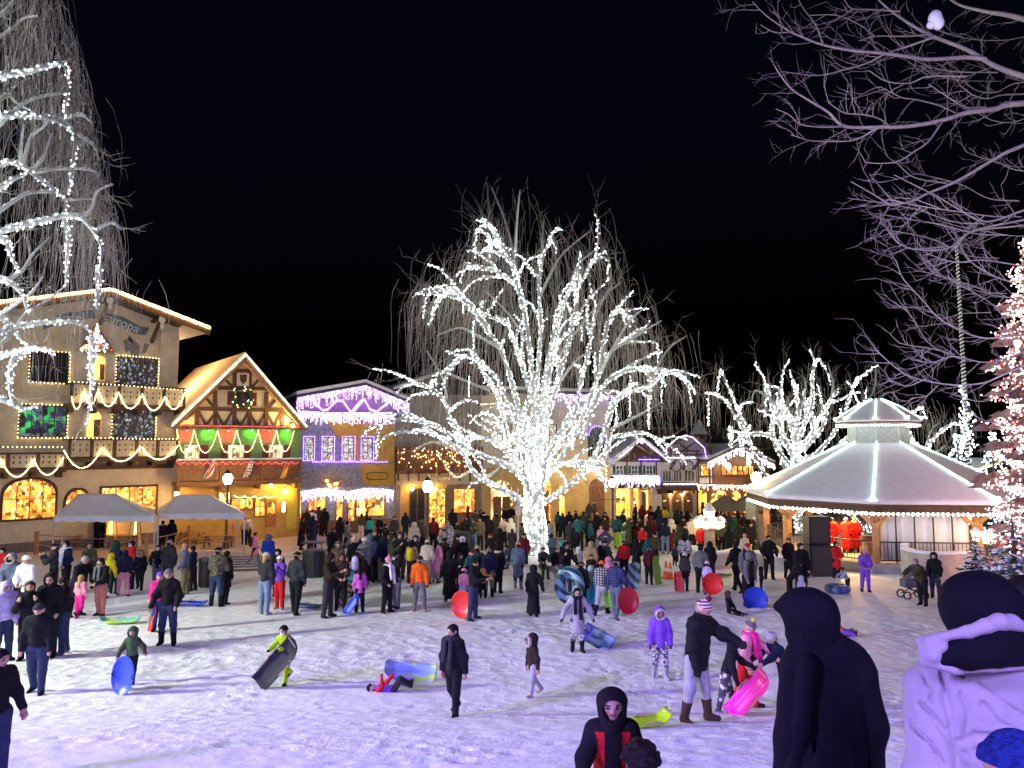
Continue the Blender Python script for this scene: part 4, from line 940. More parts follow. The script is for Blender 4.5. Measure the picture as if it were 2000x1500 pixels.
for r, arch, m in (((6, 936, 107, 1012), 1, W_WARM), ((128, 957, 172, 1012), 1, W_WARM), ((198, 952, 303, 1006), 0, W_WARM)):
    u0, u1, w0, w1 = F.rect(*r); g = MB(); mb = MB(); pl = F.arch(u0, u1, w0, w1, .9) if arch else [(u0, w0), (u1, w0), (u1, w1), (u0, w1)]
    F.poly(mb, [(u0 + (u - u0) * 1.0 + (.14 if u > (u0 + u1) / 2 else -.14), w + (.14 if w > (w0 + w1) / 2 else -.14)) for u, w in pl], .002, .06); o = mb.build('shop_window', TIMB, hotel); F.poly(g, pl, .061, .075); g.build('pane', m, o)
    mb = MB(); [F.box(mb, u0 + (u1 - u0) * i / 4 - .025, u0 + (u1 - u0) * i / 4 + .025, w0, w1 - (.35 if arch else 0), .076, .1) for i in (1, 2, 3)]; F.box(mb, u0, u1, (w0 + w1) / 2 - .02, (w0 + w1) / 2 + .02, .1, .11); mb.build('mullion', IRON, o)
mb = MB(); F.box(mb, 0, F.L, -.3, 1.0, .002, .12); mb.build('plinth', mat('stone_plinth', (.16, .13, .10), .9, .3), hotel)
e = lambda o: [F.pt(el[0], el[1] + .35, o), F.pt(pk[0], pk[1] + .35, o), F.pt(er[0], er[1] + .35, o)]
light_string('thick row of warm bulbs along the hotel roof edge', [e(1.78), [q + Vector((0, 0, -.12)) for q in e(1.8)]], .15, .052, WARM)
def rectline(F, r, o): u0, u1, w0, w1 = F.rect(*r); return [F.pt(u0, w0, o), F.pt(u1, w0, o), F.pt(u1, w1, o), F.pt(u0, w1, o), F.pt(u0, w0, o)]
light_string('small warm bulbs framing the hotel windows', [rectline(F, r, .14) for r in ((225, 697, 308, 755), (217, 797, 303, 858), (35, 790, 131, 855), (56, 686, 135, 748))], .2, .028, GOLD)
def swag(F, pts, o, dip, n=8):
    out = []
    for a, b in zip(pts, pts[1:]):
        A, B = Vector(F.uw(*a, o)), Vector(F.uw(*b, o))
        for i in range(n): t = i / n; q = A.lerp(B, t); out.append(F.pt(q.x, q.y - dip * 4 * t * (1 - t), o))
    q = F.uw(*pts[-1], o); out.append(F.pt(*q, o)); return out
light_string('lit garland looped below the upper hotel balcony rail', [swag(F, [(140, 775), (165, 760), (192, 760), (232, 766), (278, 770), (322, 775), (362, 765)], 1.32, .95)], .085, .034, GOLD)
light_string('lit garland looped below the middle hotel balcony rail', [swag(F, [(200, 875), (275, 872), (348, 870)], 1.32, .85), swag(F, [(125, 880), (200, 875)], 1.32, 1.1)], .085, .034, GOLD)
light_string('lit garland looped on the lowest hotel balcony at the left edge', [swag(F, [(-40, 900), (2, 898), (66, 898), (125, 892)], 1.32, .95)], .085, .034, GOLD)
light_string('row of warm bulbs on the hotel balcony rails', [[F.px(137, 745, 1.3), F.px(362, 762, 1.3)], [F.px(133, 855, 1.3), F.px(348, 858, 1.3)], [F.px(-100, 873, 1.3), F.px(128, 873, 1.3)]], .22, .028, GOLD)
# little lit roof ornament on the facade
a, b, c = F.px(190, 633, .5), F.px(150, 686, .9), F.px(224, 686, .9); t = thing('lit_ornament', 'flared little bay roof wound with yellow and red bulbs on the hotel front', 'decoration', F.px(188, 686, .3))
mb = MB(); mb.add([tuple(a), tuple(b), tuple(c), tuple(F.px(188, 690, .1)), tuple(a - F.n * .45)], [(0, 1, 2), (1, 3, 2), (0, 4, 1), (0, 2, 4), (4, 3, 1), (4, 2, 3)]); mb.build('bay_roof', TIMB, t)
mb = MB()
for i in range(170): u_ = rng.random(); v_ = rng.random(); x = 190 + (rng.uniform(-38, 34)) * (u_ ** 1.6); mb.octa(F.px(x, 633 + 54 * u_, .55 + .45 * u_ + .06), .045, rng.choice([0, 0, 0, 1, 1, 2]))
mb.build('bulbs', [WARM, REDB, BLUEB], t)['kind'] = 'stuff'

c = F.pt(F.L + .45, 12.2, -4.5); t = thing('wall_lamp', 'unseen warm lamp added on the hotel side wall to brighten the chalet roof', 'lamp', c); mb = MB(); mb.ball(c, .11, 8); mb.build('globe', LAMPS, t); mb = MB(); mb.bar(c, c - F.u * .45, .05, .05); mb.build('bracket', IRON, t)  # lamp added out of view to light the neighbouring chalet roof
sl_ = bpy.data.lights.new('added_roof_light', 'POINT'); sl_.energy = 330; sl_.color = (1, .66, .34); sl_.shadow_soft_size = .12; so_ = bpy.data.objects.new('added_roof_light', sl_); COL.objects.link(so_); so_.location = c + F.u * .3
# --- green half-timbered chalet
F2 = Facade(345, 49.0, 590, 53.9); F = F2; q = zz(320, 660, .26667); z = lambda x, y, o=0.0: F.uw(*q(x, y), o)
ch = thing('chalet', 'green half-timbered chalet with a steep snowy gable and a wooden balcony', 'building', F.pt(F.L / 2, 0))
ov = 1.3; pk = z(597, 135, ov); el = z(60, 640, ov); er = z(1050, 668, ov); el = (el[0], min(el[1], er[1])); er = (er[0], el[1])
sl = (pk[1] - el[1]) / (pk[0] - el[0]); sr = (pk[1] - er[1]) / (er[0] - pk[0])
mb = MB(); F.poly(mb, [(0, -.3), (F.L, -.3), (F.L, pk[1] - sr * (F.L - pk[0]) - .06), (pk[0], pk[1] - .06), (0, pk[1] - sl * pk[0] - .06)], -12, 0); mb.build('wall', mat('timbered_infill', (.58, .54, .36), .9, .12, 2), ch)
gable_roof(F, pk, el, er, ov, 12, .30, ch, mat('lamplit_tan_roof', (.66, .47, .31), .9, .2, 3, .5), 0)  # warm lamplight on the roof is put into its tan base colour
mb = MB(); F.beam(mb, (el[0] + .05, el[1] - .05), (pk[0], pk[1] - .12), .3, ov - .12, ov + .03); F.beam(mb, (pk[0], pk[1] - .12), (er[0] - .05, er[1] - .05), .3, ov - .12, ov + .03); mb.build('barge_board', TIMBL, ch)
T = [((395, 365), (790, 372)), ((230, 518), (900, 530)), ((470, 240), (690, 240)), ((375, 385), (375, 640)), ((518, 240), (515, 640)), ((628, 240), (625, 640)), ((750, 395), (750, 650)), ((240, 520), (240, 640)), ((865, 535), (865, 650))]
for x0, y0, x1, y1 in ((250,530,310,640),(380,540,310,640),(380,540,435,640),(500,540,440,640),(500,540,555,640),(622,540,560,640),(622,540,680,640),(747,540,690,640),(747,540,805,640),(860,540,810,640),(300,430,370,515),(830,440,765,515),(455,310,512,368),(690,310,635,368),(150,600,235,530),(960,610,870,540)): T.append(((x0, y0), (x1, y1)))
mb = MB()
for i, (a, b) in enumerate(T): F.beam(mb, z(*a), z(*b), .26 if i < 9 else .18, .003, .07 + .004 * (i % 7) - (.03 if i > 8 else 0))
mb.build('timber_framing', TIMB, ch)
mb = MB(); r = F.rect(*q(532, 258), *q(620, 352)); F.box(mb, *r, .08, .12); o = mb.build('crest_panel', WHITEW, ch); mb = MB(); F.poly(mb, [z(x, y) for x, y in ((552, 270), (605, 270), (602, 315), (578, 342), (555, 315))], .121, .15); mb.build('shield', TIMB, o)
window(F, F.rect(*q(532, 400), *q(620, 495)), 2, 2, TIMB, DARKG, ch, .08)
mb = MB()
for r in ((462, 392, 516, 492), (630, 400, 676, 500)): F.box(mb, *F.rect(*q(r[0], r[1]), *q(r[2], r[3])), .075, .12); mb.build('shutter', MAROON, ch); mb = MB()
t = thing('wreath', 'round lit wreath in the gable window of the green chalet', 'wreath', F.px(*q(576, 435), .25)); ring = []
u0, w0 = z(576, 432, .3)
for i in range(25): a = 2 * math.pi * i / 24; ring.append(F.pt(u0 + .62 * math.cos(a), w0 + .62 * math.sin(a), .3))
mb = MB(); mb.tube(ring, .15, 6); mb.build('greenery', mat('fir_green', (.03, .06, .03), .9, .5, 20, 1), t); mb = MB(); [mb.octa(p + rv(.08), .035) for p in ring for _ in range(4)]; mb.build('bulbs', GOLD, t)['kind'] = 'stuff'
# upper wall below the gable
mb = MB(); F.box(mb, 0, F.L, z(500, 890)[1], z(500, 655)[1], .003, .09); mb.build('green_wall', GREENW, ch)
mb = MB(); F.box(mb, -.2, F.L + .2, z(500, 660)[1], z(500, 640)[1], .091, .5); mb.build('cornice', TIMB, ch)
tanp = mat('tan_panel', (.42, .27, .15), .9, .15)
for x0, x1, c in ((100, 215, 0), (247, 388, 1), (400, 520, 0), (562, 690, 1), (697, 815, 0), (832, 950, 1)):
    mb = MB(); r = F.rect(*q(x0, 668), *q(x1, 768)); F.box(mb, *r, .092, .12); mb.build('wall_panel', GREENW if c else tanp, ch)
    uc = (r[0] + r[1]) / 2; mb = MB(); fx = F.pt(uc, r[3] + .05, .42); mb.lathe(fx - Vector((0, 0, .12)), [(.04, .12), (.09, 0)], 8)
    t = thing('flood_lamp', ('green' if c else 'red') + ' flood lamp under the chalet eave, number ' + str(x0) , 'lamp', fx); fixt = mb.build('housing', IRON, t); mb = MB(); mb.ball(fx - Vector((0, 0, .15)), .055, 8); mb.build('bulb', GREENB if c else REDB, t)
    t['label'] = ('green' if c else 'red') + ' flood lamp under the chalet eave, ' + {100: 'nearest the hotel', 247: 'second from the hotel', 400: 'left of the middle window', 562: 'right of the middle window', 697: 'second from the purple building', 832: 'nearest the purple building'}[x0]; t['group'] = 'coloured flood lamps under the chalet eave'
    sl_ = bpy.data.lights.new('flood_light', 'SPOT'); sl_.energy = 16 if c else 12; sl_.color = (.12, 1, .02) if c else (1, .03, .02); sl_.spot_size = R(100); sl_.spot_blend = .8; sl_.shadow_soft_size = .05
    so_ = bpy.data.objects.new('flood_light', sl_); COL.objects.link(so_); so_.location = F.pt(uc, r[3] + (-.18 if c else -.08), .62); so_.rotation_euler = (F.pt(uc, r[2] + .55 if c else r[3] - .3, 0) - so_.location).to_track_quat('-Z', 'Y').to_euler()
for x0, x1 in ((152, 250), (472, 575), (770, 862)): window(F, F.rect(*q(x0, 790), *q(x1, 882)), 4, 2, WHP, W_ROOM, ch, .09, .06)
for x0, x1 in ((262, 322), (416, 468), (580, 630), (716, 764), (868, 922)): mb = MB(); F.box(mb, *F.rect(*q(x0, 785), *q(x1, 888)), .093, .14); mb.build('shutter', MAROON, ch)
bal = balcony(F, F.rect(*q(95, 893), *q(1003, 1045), 1.3), ch, 1.3, TIMBL, TIMBL, 3, False, .3)
mb = MB(); u0, u1, w0, w1 = F.rect(*q(95, 893), *q(1003, 1045), 1.3); F.box(mb, u0, u1, w1 + .002, w1 + .1, 1.2, 1.42); mb.build('snow', SNOW, bal)
# ground floor
mb = MB(); F.box(mb, 0, F.L, -.3, z(500, 1050)[1], .003, .06); mb.build('ochre_ground_floor', OCHRE, ch)
mb = MB(); F.box(mb, *F.rect(*q(893, 1080), *q(962, 1395)), .061, .35); mb.build('pillar', mat('yellow_pillar', (.55, .45, .06), .9, .15), ch)
d = MB(); F.box(d, *F.rect(*q(742, 1180), *q(818, 1385)), .061, .13); dr = d.build('door', mat('varnished_door', (.34, .13, .03), .45, .25, 6), ch); g = MB(); F.box(g, *F.rect(*q(755, 1195), *q(808, 1285)), .131, .14); g.build('pane', W_GOLD, dr); g = MB(); g.ball(F.px(*q(812, 1300), .18), .05, 6); g.build('handle', IRON, dr)
window(F, F.rect(*q(495, 1182), *q(645, 1250)), 3, 1, TIMBL, W_GOLD, ch, .06); window(F, F.rect(*q(668, 1170), *q(735, 1300)), 2, 2, TIMBL, W_GOLD, ch, .06)
window(F, F.rect(*q(400, 1130), *q(478, 1250)), 1, 2, TIMBL, W_GOLD, ch, .06)
t = thing('menu_board', 'lit menu board on the yellow pillar beside the chalet door', 'sign', F.px(*q(870, 1235), .4)); mb = MB(); r = F.rect(*q(858, 1195), *q(892, 1280), .36); F.box(mb, *r, .352, .42); mb.build('frame', TIMB, t); mb = MB(); F.box(mb, r[0] + .05, r[1] - .05, r[2] + .05, r[3] - .05, .421, .43); mb.build('lit_sheet', emit('menu_glow', (1, .8, .45), 1.2), t)
light_string('green and gold garland over the chalet door', [swag(F, [q(515, 1155), q(590, 1160), q(665, 1158), q(740, 1160), q(815, 1155)], .5, .12)], .1, .035, [GREENB, GOLD])
light_string('white bulbs up both slopes of the chalet gable', [[F.pt(el[0], el[1] + .1, ov + .1), F.pt(pk[0], pk[1] + .1, ov + .1), F.pt(er[0], er[1] + .1, ov + .1)]], .13, .042, emit('bulb_warmwhite', (1, .9, .72), 4))
light_string('red bulbs along the chalet cornice', [[F.pt(-.1, z(500, 648)[1], .56), F.pt(F.L + .1, z(500, 648)[1], .56)]], .13, .03, REDB); light_string('red icicle bulbs on the chalet balcony rail', [swag(F, [q(95 + i * 56, 905) for i in range(17)], 1.45, .18, 4)], .16, .03, REDB)
light_string('gold swags of bulbs over the red and green wall panels', [swag(F, [q(x, 675) for x in (95, 222, 395, 535, 692, 825, 955)], .3, 1.5, 12)], .13, .026, GOLD)
for px_, py_, rr, lab in ((785, 1082, .12, 'wall lamp glowing right of the middle flag'), (890, 1125, .16, 'round wall lamp at the top of the yellow pillar'), (95, 1142, .12, 'wall lamp between the tents and the chalet'), (95, 610, .1, 'warm flood lamp at the left eave of the chalet'), (945, 645, .1, 'warm flood lamp at the right eave of the chalet')):
    c = F.px(*q(px_, py_), .6); t = thing('wall_lamp', lab, 'lamp', c); mb = MB(); mb.ball(c, rr, 10); mb.build('globe', LAMPS, t, smooth=True); mb = MB(); mb.bar(c + Vector((0, 0, rr)), c + Vector((0, 0, rr + .15)), .05, .05); mb.bar(c + Vector((0, 0, rr + .13)), c - F.n * .55 + Vector((0, 0, rr + .13)), .05, .05, mi=0); mb.build('bracket', IRON, t)
for x, sy in ((95, 1), (945, -1)):
    sl_ = bpy.data.lights.new('eave_light', 'SPOT'); sl_.energy = 120; sl_.color = (1, .62, .18); sl_.spot_size = R(120); sl_.spot_blend = .9; sl_.shadow_soft_size = .08; so_ = bpy.data.objects.new('eave_light', sl_); COL.objects.link(so_); so_.location = F.px(*q(x, 610 if sy > 0 else 645), .85); so_.rotation_euler = (F.px(*q(x + sy * 130, 480), 0) - so_.location).to_track_quat('-Z', 'Y').to_euler()
# flags on the balcony
def flag(lab, p0, p1, cols, kind):
    a, b = F.px(*q(*p0), 1.5), F.px(*q(*p1), 2.4); t = thing('flag', lab, 'flag', a, 'flags leaning out from the chalet balcony'); mb = MB(); mb.tube([a, b], .03, 6); mb.build('pole', WHP, t)
    mb = MB(); d = (b - a).normalized(); L = (b - a).length; n = 12; vv = []; wdt = L * .42; x = F.u
    for i in range(n + 1):
        s = i / n; p = a + d * (L * (.40 + .58 * s))
        for j in range(7): f = j / 6; vv.append(tuple(p + Vector((0, 0, -wdt * f * (.75 + .2 * math.sin(s * 5)))) + x * (.10 * math.sin(f * 5 + s * 4)) * f + F.n * .10 * math.sin(f * 6 + s * 3)))
    for i in range(n):
        for j in range(6):
            m_ = (j % 2 if not (i > 6 and j < 3) else 2) if kind == 'us' else ((i + j) % 2 if kind == 'bav' else j // 2)
            mb.add([vv[i * 7 + j], vv[(i + 1) * 7 + j], vv[(i + 1) * 7 + j + 1], vv[i * 7 + j + 1]], [(0, 1, 2, 3)], m_)
    mb.build('cloth', [C(*c) for c in cols], t)
flag('red and white striped flag with blue corner leaning from the chalet balcony', (288, 1030), (372, 885), (('flagred', (.55, .03, .04)), ('flagwhite', (.7, .7, .7)), ('flagblue', (.03, .05, .2))), 'us')
flag('blue and white chequered flag in the middle of the chalet balcony', (583, 1025), (645, 880), (('flagwhite', (.7, .7, .7)), ('flagdark', (.05, .07, .16)), ('flagwhite', (.7, .7, .7))), 'bav')
flag('black, red and gold striped flag near the purple-lit building', (853, 1027), (902, 908), (('flagblack', (.01, .01, .01)), ('flagred', (.55, .03, .04)), ('flaggold', (.75, .5, .03))), 'de')

# --- purple-lit shop with the stone mural
F3 = Facade(581, 54.6, 771, 57.5); F = F3; z = lambda x, y, o=0.0: F.uw(*q(x, y), o)
b3 = thing('mural_shop', 'shop with a painted grey stone and yellow mural under purple icicle lights', 'building', F.pt(F.L / 2, 0)); ov = 1.2
pk = z(1480, 345, ov); er = z(1800, 478, ov); sr = (pk[1] - er[1]) / (er[0] - pk[0]); eL = z(975, 470, ov); el = (eL[0], pk[1] - sr * .55 * (pk[0] - eL[0])); sl = (pk[1] - el[1]) / (pk[0] - el[0])
mb = MB(); F.poly(mb, [(0, -.3), (F.L, -.3), (F.L, pk[1] - sr * (F.L - pk[0]) - .06), (pk[0], pk[1] - .06), (0, pk[1] - sl * pk[0] - .06)], -12, 0); mb.build('wall', GREYST, b3)
gable_roof(F, pk, el, er, ov, 12, .2, b3, DROOF, .22)
mb = MB(); F.poly(mb, [(z(1010, 520)[0], z(1400, 545)[1]), (z(1690, 545)[0], z(1400, 545)[1]), (z(1690, 500)[0], z(1690, 440)[1]), (pk[0], pk[1] - .35), (z(1010, 520)[0], z(1010, 470)[1])], .003, .06); mb.build('gable_boarding', mat('pinkish_boarding', (.34, .20, .17), .85, .2, 3), b3)
mb = MB(); F.box(mb, z(1000, 0)[0], z(1690, 0)[0], z(1400, 600)[1], z(1400, 545)[1], .003, .5); mb.build('gable_balcony', TIMBL, b3)
yel = mat('mural_yellow', (.55, .33, .04), .9, .12, 2)
mb = MB(); F.poly(mb, [z(*p) for p in ((1190, 603), (1688, 603), (1688, 905), (1400, 905), (1392, 735), (1275, 735), (1235, 665))], .003, .05); F.poly(mb, [z(*p) for p in ((1440, 925), (1688, 925), (1688, 1112), (1482, 1112), (1452, 1015))], .003, .05); mb.build('yellow_mural', yel, b3)
for x0, x1, y0 in ((1030, 1090, 732), (1165, 1235, 732), (1312, 1385, 732), (1452, 1522, 738)): window(F, F.rect(*q(x0, y0), *q(x1, 892)), 2, 3, mat('blue_frame', (.06, .05, .25), .6, .1), W_TWINK, b3, .05)
light_string('purple bulbs framing the four upper windows of the mural shop', [rectline(F, (*q(x0 - 10, 722), *q(x1 + 10, 898)), .2) for x0, x1 in ((1030, 1090), (1165, 1235), (1312, 1385), (1452, 1522))] + [[F.px(*q(1090, 908), .25), F.px(*q(1640, 908), .25)]], .09, .034, PURP)
zg = [F.px(*q(x, y), .45) for x, y in ((1100, 470), (1165, 525), (1200, 520), (1265, 455), (1310, 455), (1370, 540), (1455, 445), (1470, 445), (1510, 520), (1560, 535), (1630, 480))]
light_string('purple bulbs in a zigzag across the gable of the mural shop', [zg, [p + Vector((0, 0, -.1)) for p in zg], [F.px(*q(1470, 450), .45), F.px(*q(1390, 545), .45)]], .07, .038, PURP)
icicles('pinkish white icicle lights below the gable of the mural shop', [[F.px(*q(985, 530), .55), F.px(*q(1180, 545), .55), F.px(*q(1690, 545), .55)]], .075, .35, 1.0, .034, [LILAC, LILAC, PURP])
icicles('violet icicle lights along the roof edge of the mural shop', [[F.pt(el[0], el[1] - .02, ov + .05), F.pt(pk[0], pk[1] - .02, ov + .05), F.pt(er[0], er[1] - .02, ov + .05)]], .075, .25, 1.05, .034, [PURP, LILAC, PURP])
# scalloped awning and shops
aw = [(965 + i * 24, 1128 - 24 * abs(math.sin((i - 1) * math.pi / 15)) + (i > 14) * -4) for i in range(31)]
mb = MB(); top = z(1300, 1085)[1]; F.poly(mb, [(z(x, y)[0], z(x, y)[1]) for x, y in aw] + [(z(1685, 0)[0], top), (z(965, 0)[0], top)], .003, .55); mb.build('scalloped_awning', GREYST, b3)
icicles('white and violet icicle lights on the scalloped awning', [[F.px(*q(x, y), .6) for x, y in aw]], .09, .3, .95, .04, [LILAC, WHITE, LILAC, PURP])
for x0, x1, y0, y1, m in ((968, 1002, 1150, 1365, W_WARM), (1062, 1180, 1150, 1260, W_WARM), (1265, 1305, 1150, 1330, W_WARM), (1350, 1392, 1150, 1340, W_WARM), (1412, 1610, 1150, 1300, W_GOLD)):
    window(F, F.rect(*q(x0, y0), *q(x1, y1)), max(1, (x1 - x0) // 50), 1, TIMBL, m, b3, .05)
mb = MB(); F.box(mb, 0, F.L, -.3, z(1400, 1330)[1], .003, .045); mb.build('plinth', TIMBL, b3)
c = F.px(*q(1235, 1075), .7); t = thing('antler_lamp', 'glowing bunch of antler lamps on the grey mural wall', 'lamp', c); mb = MB(); [mb.ball(c + Vector((rng.uniform(-.5, .5), 0, rng.uniform(-.3, .3))), .1, 8) for _ in range(7)]; mb.build('bulbs', emit('amber', (1, .45, .1), 4), t)['kind'] = 'stuff'; mb = MB()
for i in range(12): mb.tube([c - F.n * .6, c + Vector((rng.uniform(-.9, .9), -.1, rng.uniform(-.2, .6))), c + Vector((rng.uniform(-1, 1), -.2, rng.uniform(-.1, .8)))], [.05, .04, .015], 5)
mb.build('antlers', mat('antler', (.3, .2, .1), .8), t)
t = thing('shop_sign', 'long oval framed sign board on the yellow part of the mural', 'sign', F.px(*q(1562, 1010), .1)); mb = MB(); r = F.rect(*q(1485, 985), *q(1640, 1037), .06); uc = (r[0] + r[1]) / 2; ring = [F.pt(uc + (r[1] - r[0]) / 2 * math.copysign(abs(math.cos(a)) ** .5, math.cos(a)), (r[2] + r[3]) / 2 + (r[3] - r[2]) / 2 * math.copysign(abs(math.sin(a)) ** .5, math.sin(a)), .08) for a in [2 * math.pi * i / 28 for i in range(29)]]; mb.tube(ring, .035, 5); mb.build('frame', TIMB, t)
mb = MB(); F.poly(mb, [((p - F.A).dot(F.u), p.z) for p in ring[:-1]], .052, .07); mb.build('board', yel, t)

# --- the row behind the big tree
F4 = Facade(771, 57.6, 940, 60.5); F = F4
b4 = thing('boarded_shop', 'brown boarded shop with fairy lights behind the left boughs of the big tree', 'building', F.pt(F.L / 2, 0)); wT = F.uw(850, 770)[1]
mb = MB(); F.box(mb, 0, F.L, -.3, wT, -11, 0); mb.build('wall', mat('taupe_wall', (.22, .19, .15), .9, .2, 2), b4)
gable_roof(F, (F.L / 2, wT + 1.4), (-.3, wT), (F.L + .3, wT), 1, 11, .2, b4, DROOF, .2)
mb = MB(); F.box(mb, *F.rect(772, 872, 938, 924), .003, .6); mb.build('board_balcony', mat('red_brown_board', (.16, .06, .03), .8, .3, 3), b4); mb = MB(); F.box(mb, *F.rect(772, 924, 938, 946), .003, .4); mb.build('cream_fascia', CREAM, b4)
mb = MB(); [mb.bar(F.px(778 + i * 20, 938, .4), F.px(778 + i * 20, 924, 1.1), .14, .14) for i in range(8)]; mb.build('rafter', TIMB, b4)
mb = MB(); F.box(mb, *F.rect(781, 947, 870, 1040), .003, .05); mb.build('ochre_shopfront', OCHRE, b4)
for r, m in (((800, 955, 828, 1040), DARKG), ((838, 955, 868, 1030), W_WARM), ((886, 955, 926, 1000), W_WARM)): window(F, F.rect(*r), 2, 1, TIMBL, m, b4, .05)
light_string('scattered warm fairy lights on the brown boards of the boarded shop', [[F.px(rng.uniform(775, 935), rng.uniform(868, 925), .7) for _ in range(70)]], 1.9, .032, WARM, wire=False); 
for x in (805, 850): c = F.px(x, 955, .5); t = thing('shop_lamp', 'small warm lamp over the boarded shop ' + ('dark door' if x == 805 else 'lit doorway'), 'lamp', c); mb = MB(); mb.ball(c, .13, 8); mb.build('globe', LAMPS, t); mb = MB(); mb.bar(c + Vector((0, 0, .1)), c + Vector((0, 0, .3)), .04, .04); mb.bar(c + Vector((0, 0, .28)), c - F.n * .45 + Vector((0, 0, .28)), .04, .04); mb.build('bracket', IRON, t)
F5 = Facade(940, 60.6, 1190, 65.0); F = F5
b5 = thing('arched_building', 'pale plaster building with ochre ground-floor arches right behind the big tree', 'building', F.pt(F.L / 2, 0)); wT = F.uw(1130, 772)[1]; uM = F.uw(1000, 900)[0]
mb = MB(); F.box(mb, 0, F.L, -.3, wT, -11, 0); mb.build('wall', PALE, b5)
mb = MB(); F.box(mb, -.3, F.L + .4, wT + .002, wT + .25, -11, .9); rf = mb.build('roof', DROOF, b5); mb = MB(); F.box(mb, -.3, F.L + .4, wT + .252, wT + .5, -11, .95); mb.build('snow', SNOW, rf)
mb = MB(); F.box(mb, 0, F.L, -.3, F.uw(1130, 912)[1], .003, .06); mb.build('ochre_ground_floor', mat('pale_ochre', (.52, .38, .16), .9, .15, 2), b5)
for r, m in (((958, 938, 1000, 1035), W_ROOM), ((1040, 930, 1075, 1035), W_WARM), ((1092, 948, 1102, 1035), W_GOLD), ((1150, 935, 1180, 1035), TIMBL)):
    a = F.rect(*r); mb = MB(); F.poly(mb, F.arch(*a), .062, .09); o = mb.build('arch_opening', m, b5); mb = MB(); F.box(mb, a[0] + .2, (a[0] + a[1]) / 2 - .05, a[2], a[3] - 1.3, .092, .12); F.box(mb, (a[0] + a[1]) / 2 + .05, a[1] - .2, a[2], a[3] - 1.3, .092, .12); mb.build('door', TIMBL, o)
a = F.rect(1148, 832, 1182, 892); mb = MB(); F.poly(mb, F.arch(*a), .003, .08); mb.build('arched_window', DARKG, b5); light_string('purple bulbs around the arched window behind the big tree', [[F.pt(u, w, .2) for u, w in F.arch(*a)[1:]]], .09, .035, PURP)
for r in ((1000, 830, 1020, 870), (1060, 830, 1085, 870)): window(F, F.rect(*r), 2, 2, TIMB, W_TWINK, b5)
icicles('violet icicle lights under the roof of the arched building', [[F.pt(F.uw(1080, 780)[0], wT, .95), F.pt(F.L + .3, wT, .95)]], .1, .2, .8, .036, [LILAC, PURP]); light_string('warm bulbs along the left eave of the arched building', [[F.px(940, 790, .95), F.px(990, 787, .95)]], .2, .04, WARM)
icicles('violet lights curved over the arcade doors of the arched building', [[F.px(x, 935 - 22 * math.sin((x - 1128) / 54 * math.pi), .4) for x in range(1128, 1183, 6)], [F.px(x, 940 - 24 * math.sin((x - 1065) / 42 * math.pi), .4) for x in range(1065, 1108, 6)]], .1, .1, .4, .038, [LILAC, WHITE])
# --- chalets on the right of the tree
q8 = zz(1150, 640, .28)
F6 = Facade(1190, 66.0, 1290, 68.0); F = F6; z = lambda x, y, o=0.0: F.uw(*q8(x, y), o)
b6 = thing('white_chalet', 'white chalet with green shutters, violet gable lights and a warm arcade', 'building', F.pt(F.L / 2, 0)); ov = 1.2; pk = z(365, 785, ov); el = z(165, 945, ov); er = z(560, 965, ov); er = (er[0], el[1])
k1 = (pk[1] - el[1]) / (pk[0] - el[0]); k2 = (pk[1] - er[1]) / (er[0] - pk[0])
mb = MB(); F.poly(mb, [(0, -.3), (F.L, -.3), (F.L, pk[1] - k2 * (F.L - pk[0]) - .05), (pk[0], pk[1] - .05), (0, pk[1] - k1 * pk[0] - .05)], -10, 0); mb.build('wall', WHITEW, b6); gable_roof(F, pk, el, er, ov, 10, .2, b6, RUST, .2)
mb = MB(); F.poly(mb, [z(200, 935), z(520, 935), (pk[0], pk[1] - .4)], .003, .06); mb.build('gable_boarding', TIMB, b6)
for x0, x1 in ((190, 235), (298, 338), (400, 440)):
    window(F, F.rect(*q8(x0, 965), *q8(x1, 1018)), 2, 2, WHP, W_COLD, b6); mb = MB(); F.box(mb, *F.rect(*q8(x0 - 22, 962), *q8(x0 - 5, 1020)), .003, .05); F.box(mb, *F.rect(*q8(x1 + 5, 962), *q8(x1 + 22, 1020)), .003, .05); mb.build('shutters', mat('green_shutter', (.02, .09, .06), .7), b6)
mb = MB(); [F.box(mb, *F.rect(*q8(x - 4, 935), *q8(x + 4, 1035)), .003, .045) for x in (265, 365, 470)]; mb.build('timber_framing', TIMB, b6)
balcony(F, F.rect(*q8(155, 1035), *q8(498, 1080), 1.1), b6, 1.1, mat('blue_board', (.05, .06, .16), .8), TIMB, 4, False, .2)
icicles('white and violet icicle lights covering the balcony of the white chalet', [[F.px(*q8(160, 1032), 1.25), F.px(*q8(498, 1032), 1.25)], [F.px(*q8(160, 1045), 1.25), F.px(*q8(498, 1045), 1.25)]], .09, .3, .9, .04, [WHITE, LILAC, PURP]); light_string('violet bulbs up the gable of the white chalet', [[F.pt(el[0], el[1] + .05, ov + .1), F.pt(pk[0], pk[1] + .1, ov + .1), F.pt(er[0], er[1] + .05, ov + .1)]], .13, .05, [LILAC, PURP, WHITE]); light_string('blue bulbs under the gable boards of the white chalet', [[F.px(*q8(350, 920), .2), F.px(*q8(520, 920), .2)]], .1, .04, PURP)
a = F.rect(*q8(165, 1122), *q8(412, 1318)); mb = MB(); F.box(mb, a[0], a[1], a[2], a[3], .003, .05); ar = mb.build('glowing_arcade_wall', emit('arcade_glow', (1, .48, .10), .42), b6)  # arcade light put into the back wall as its own glow
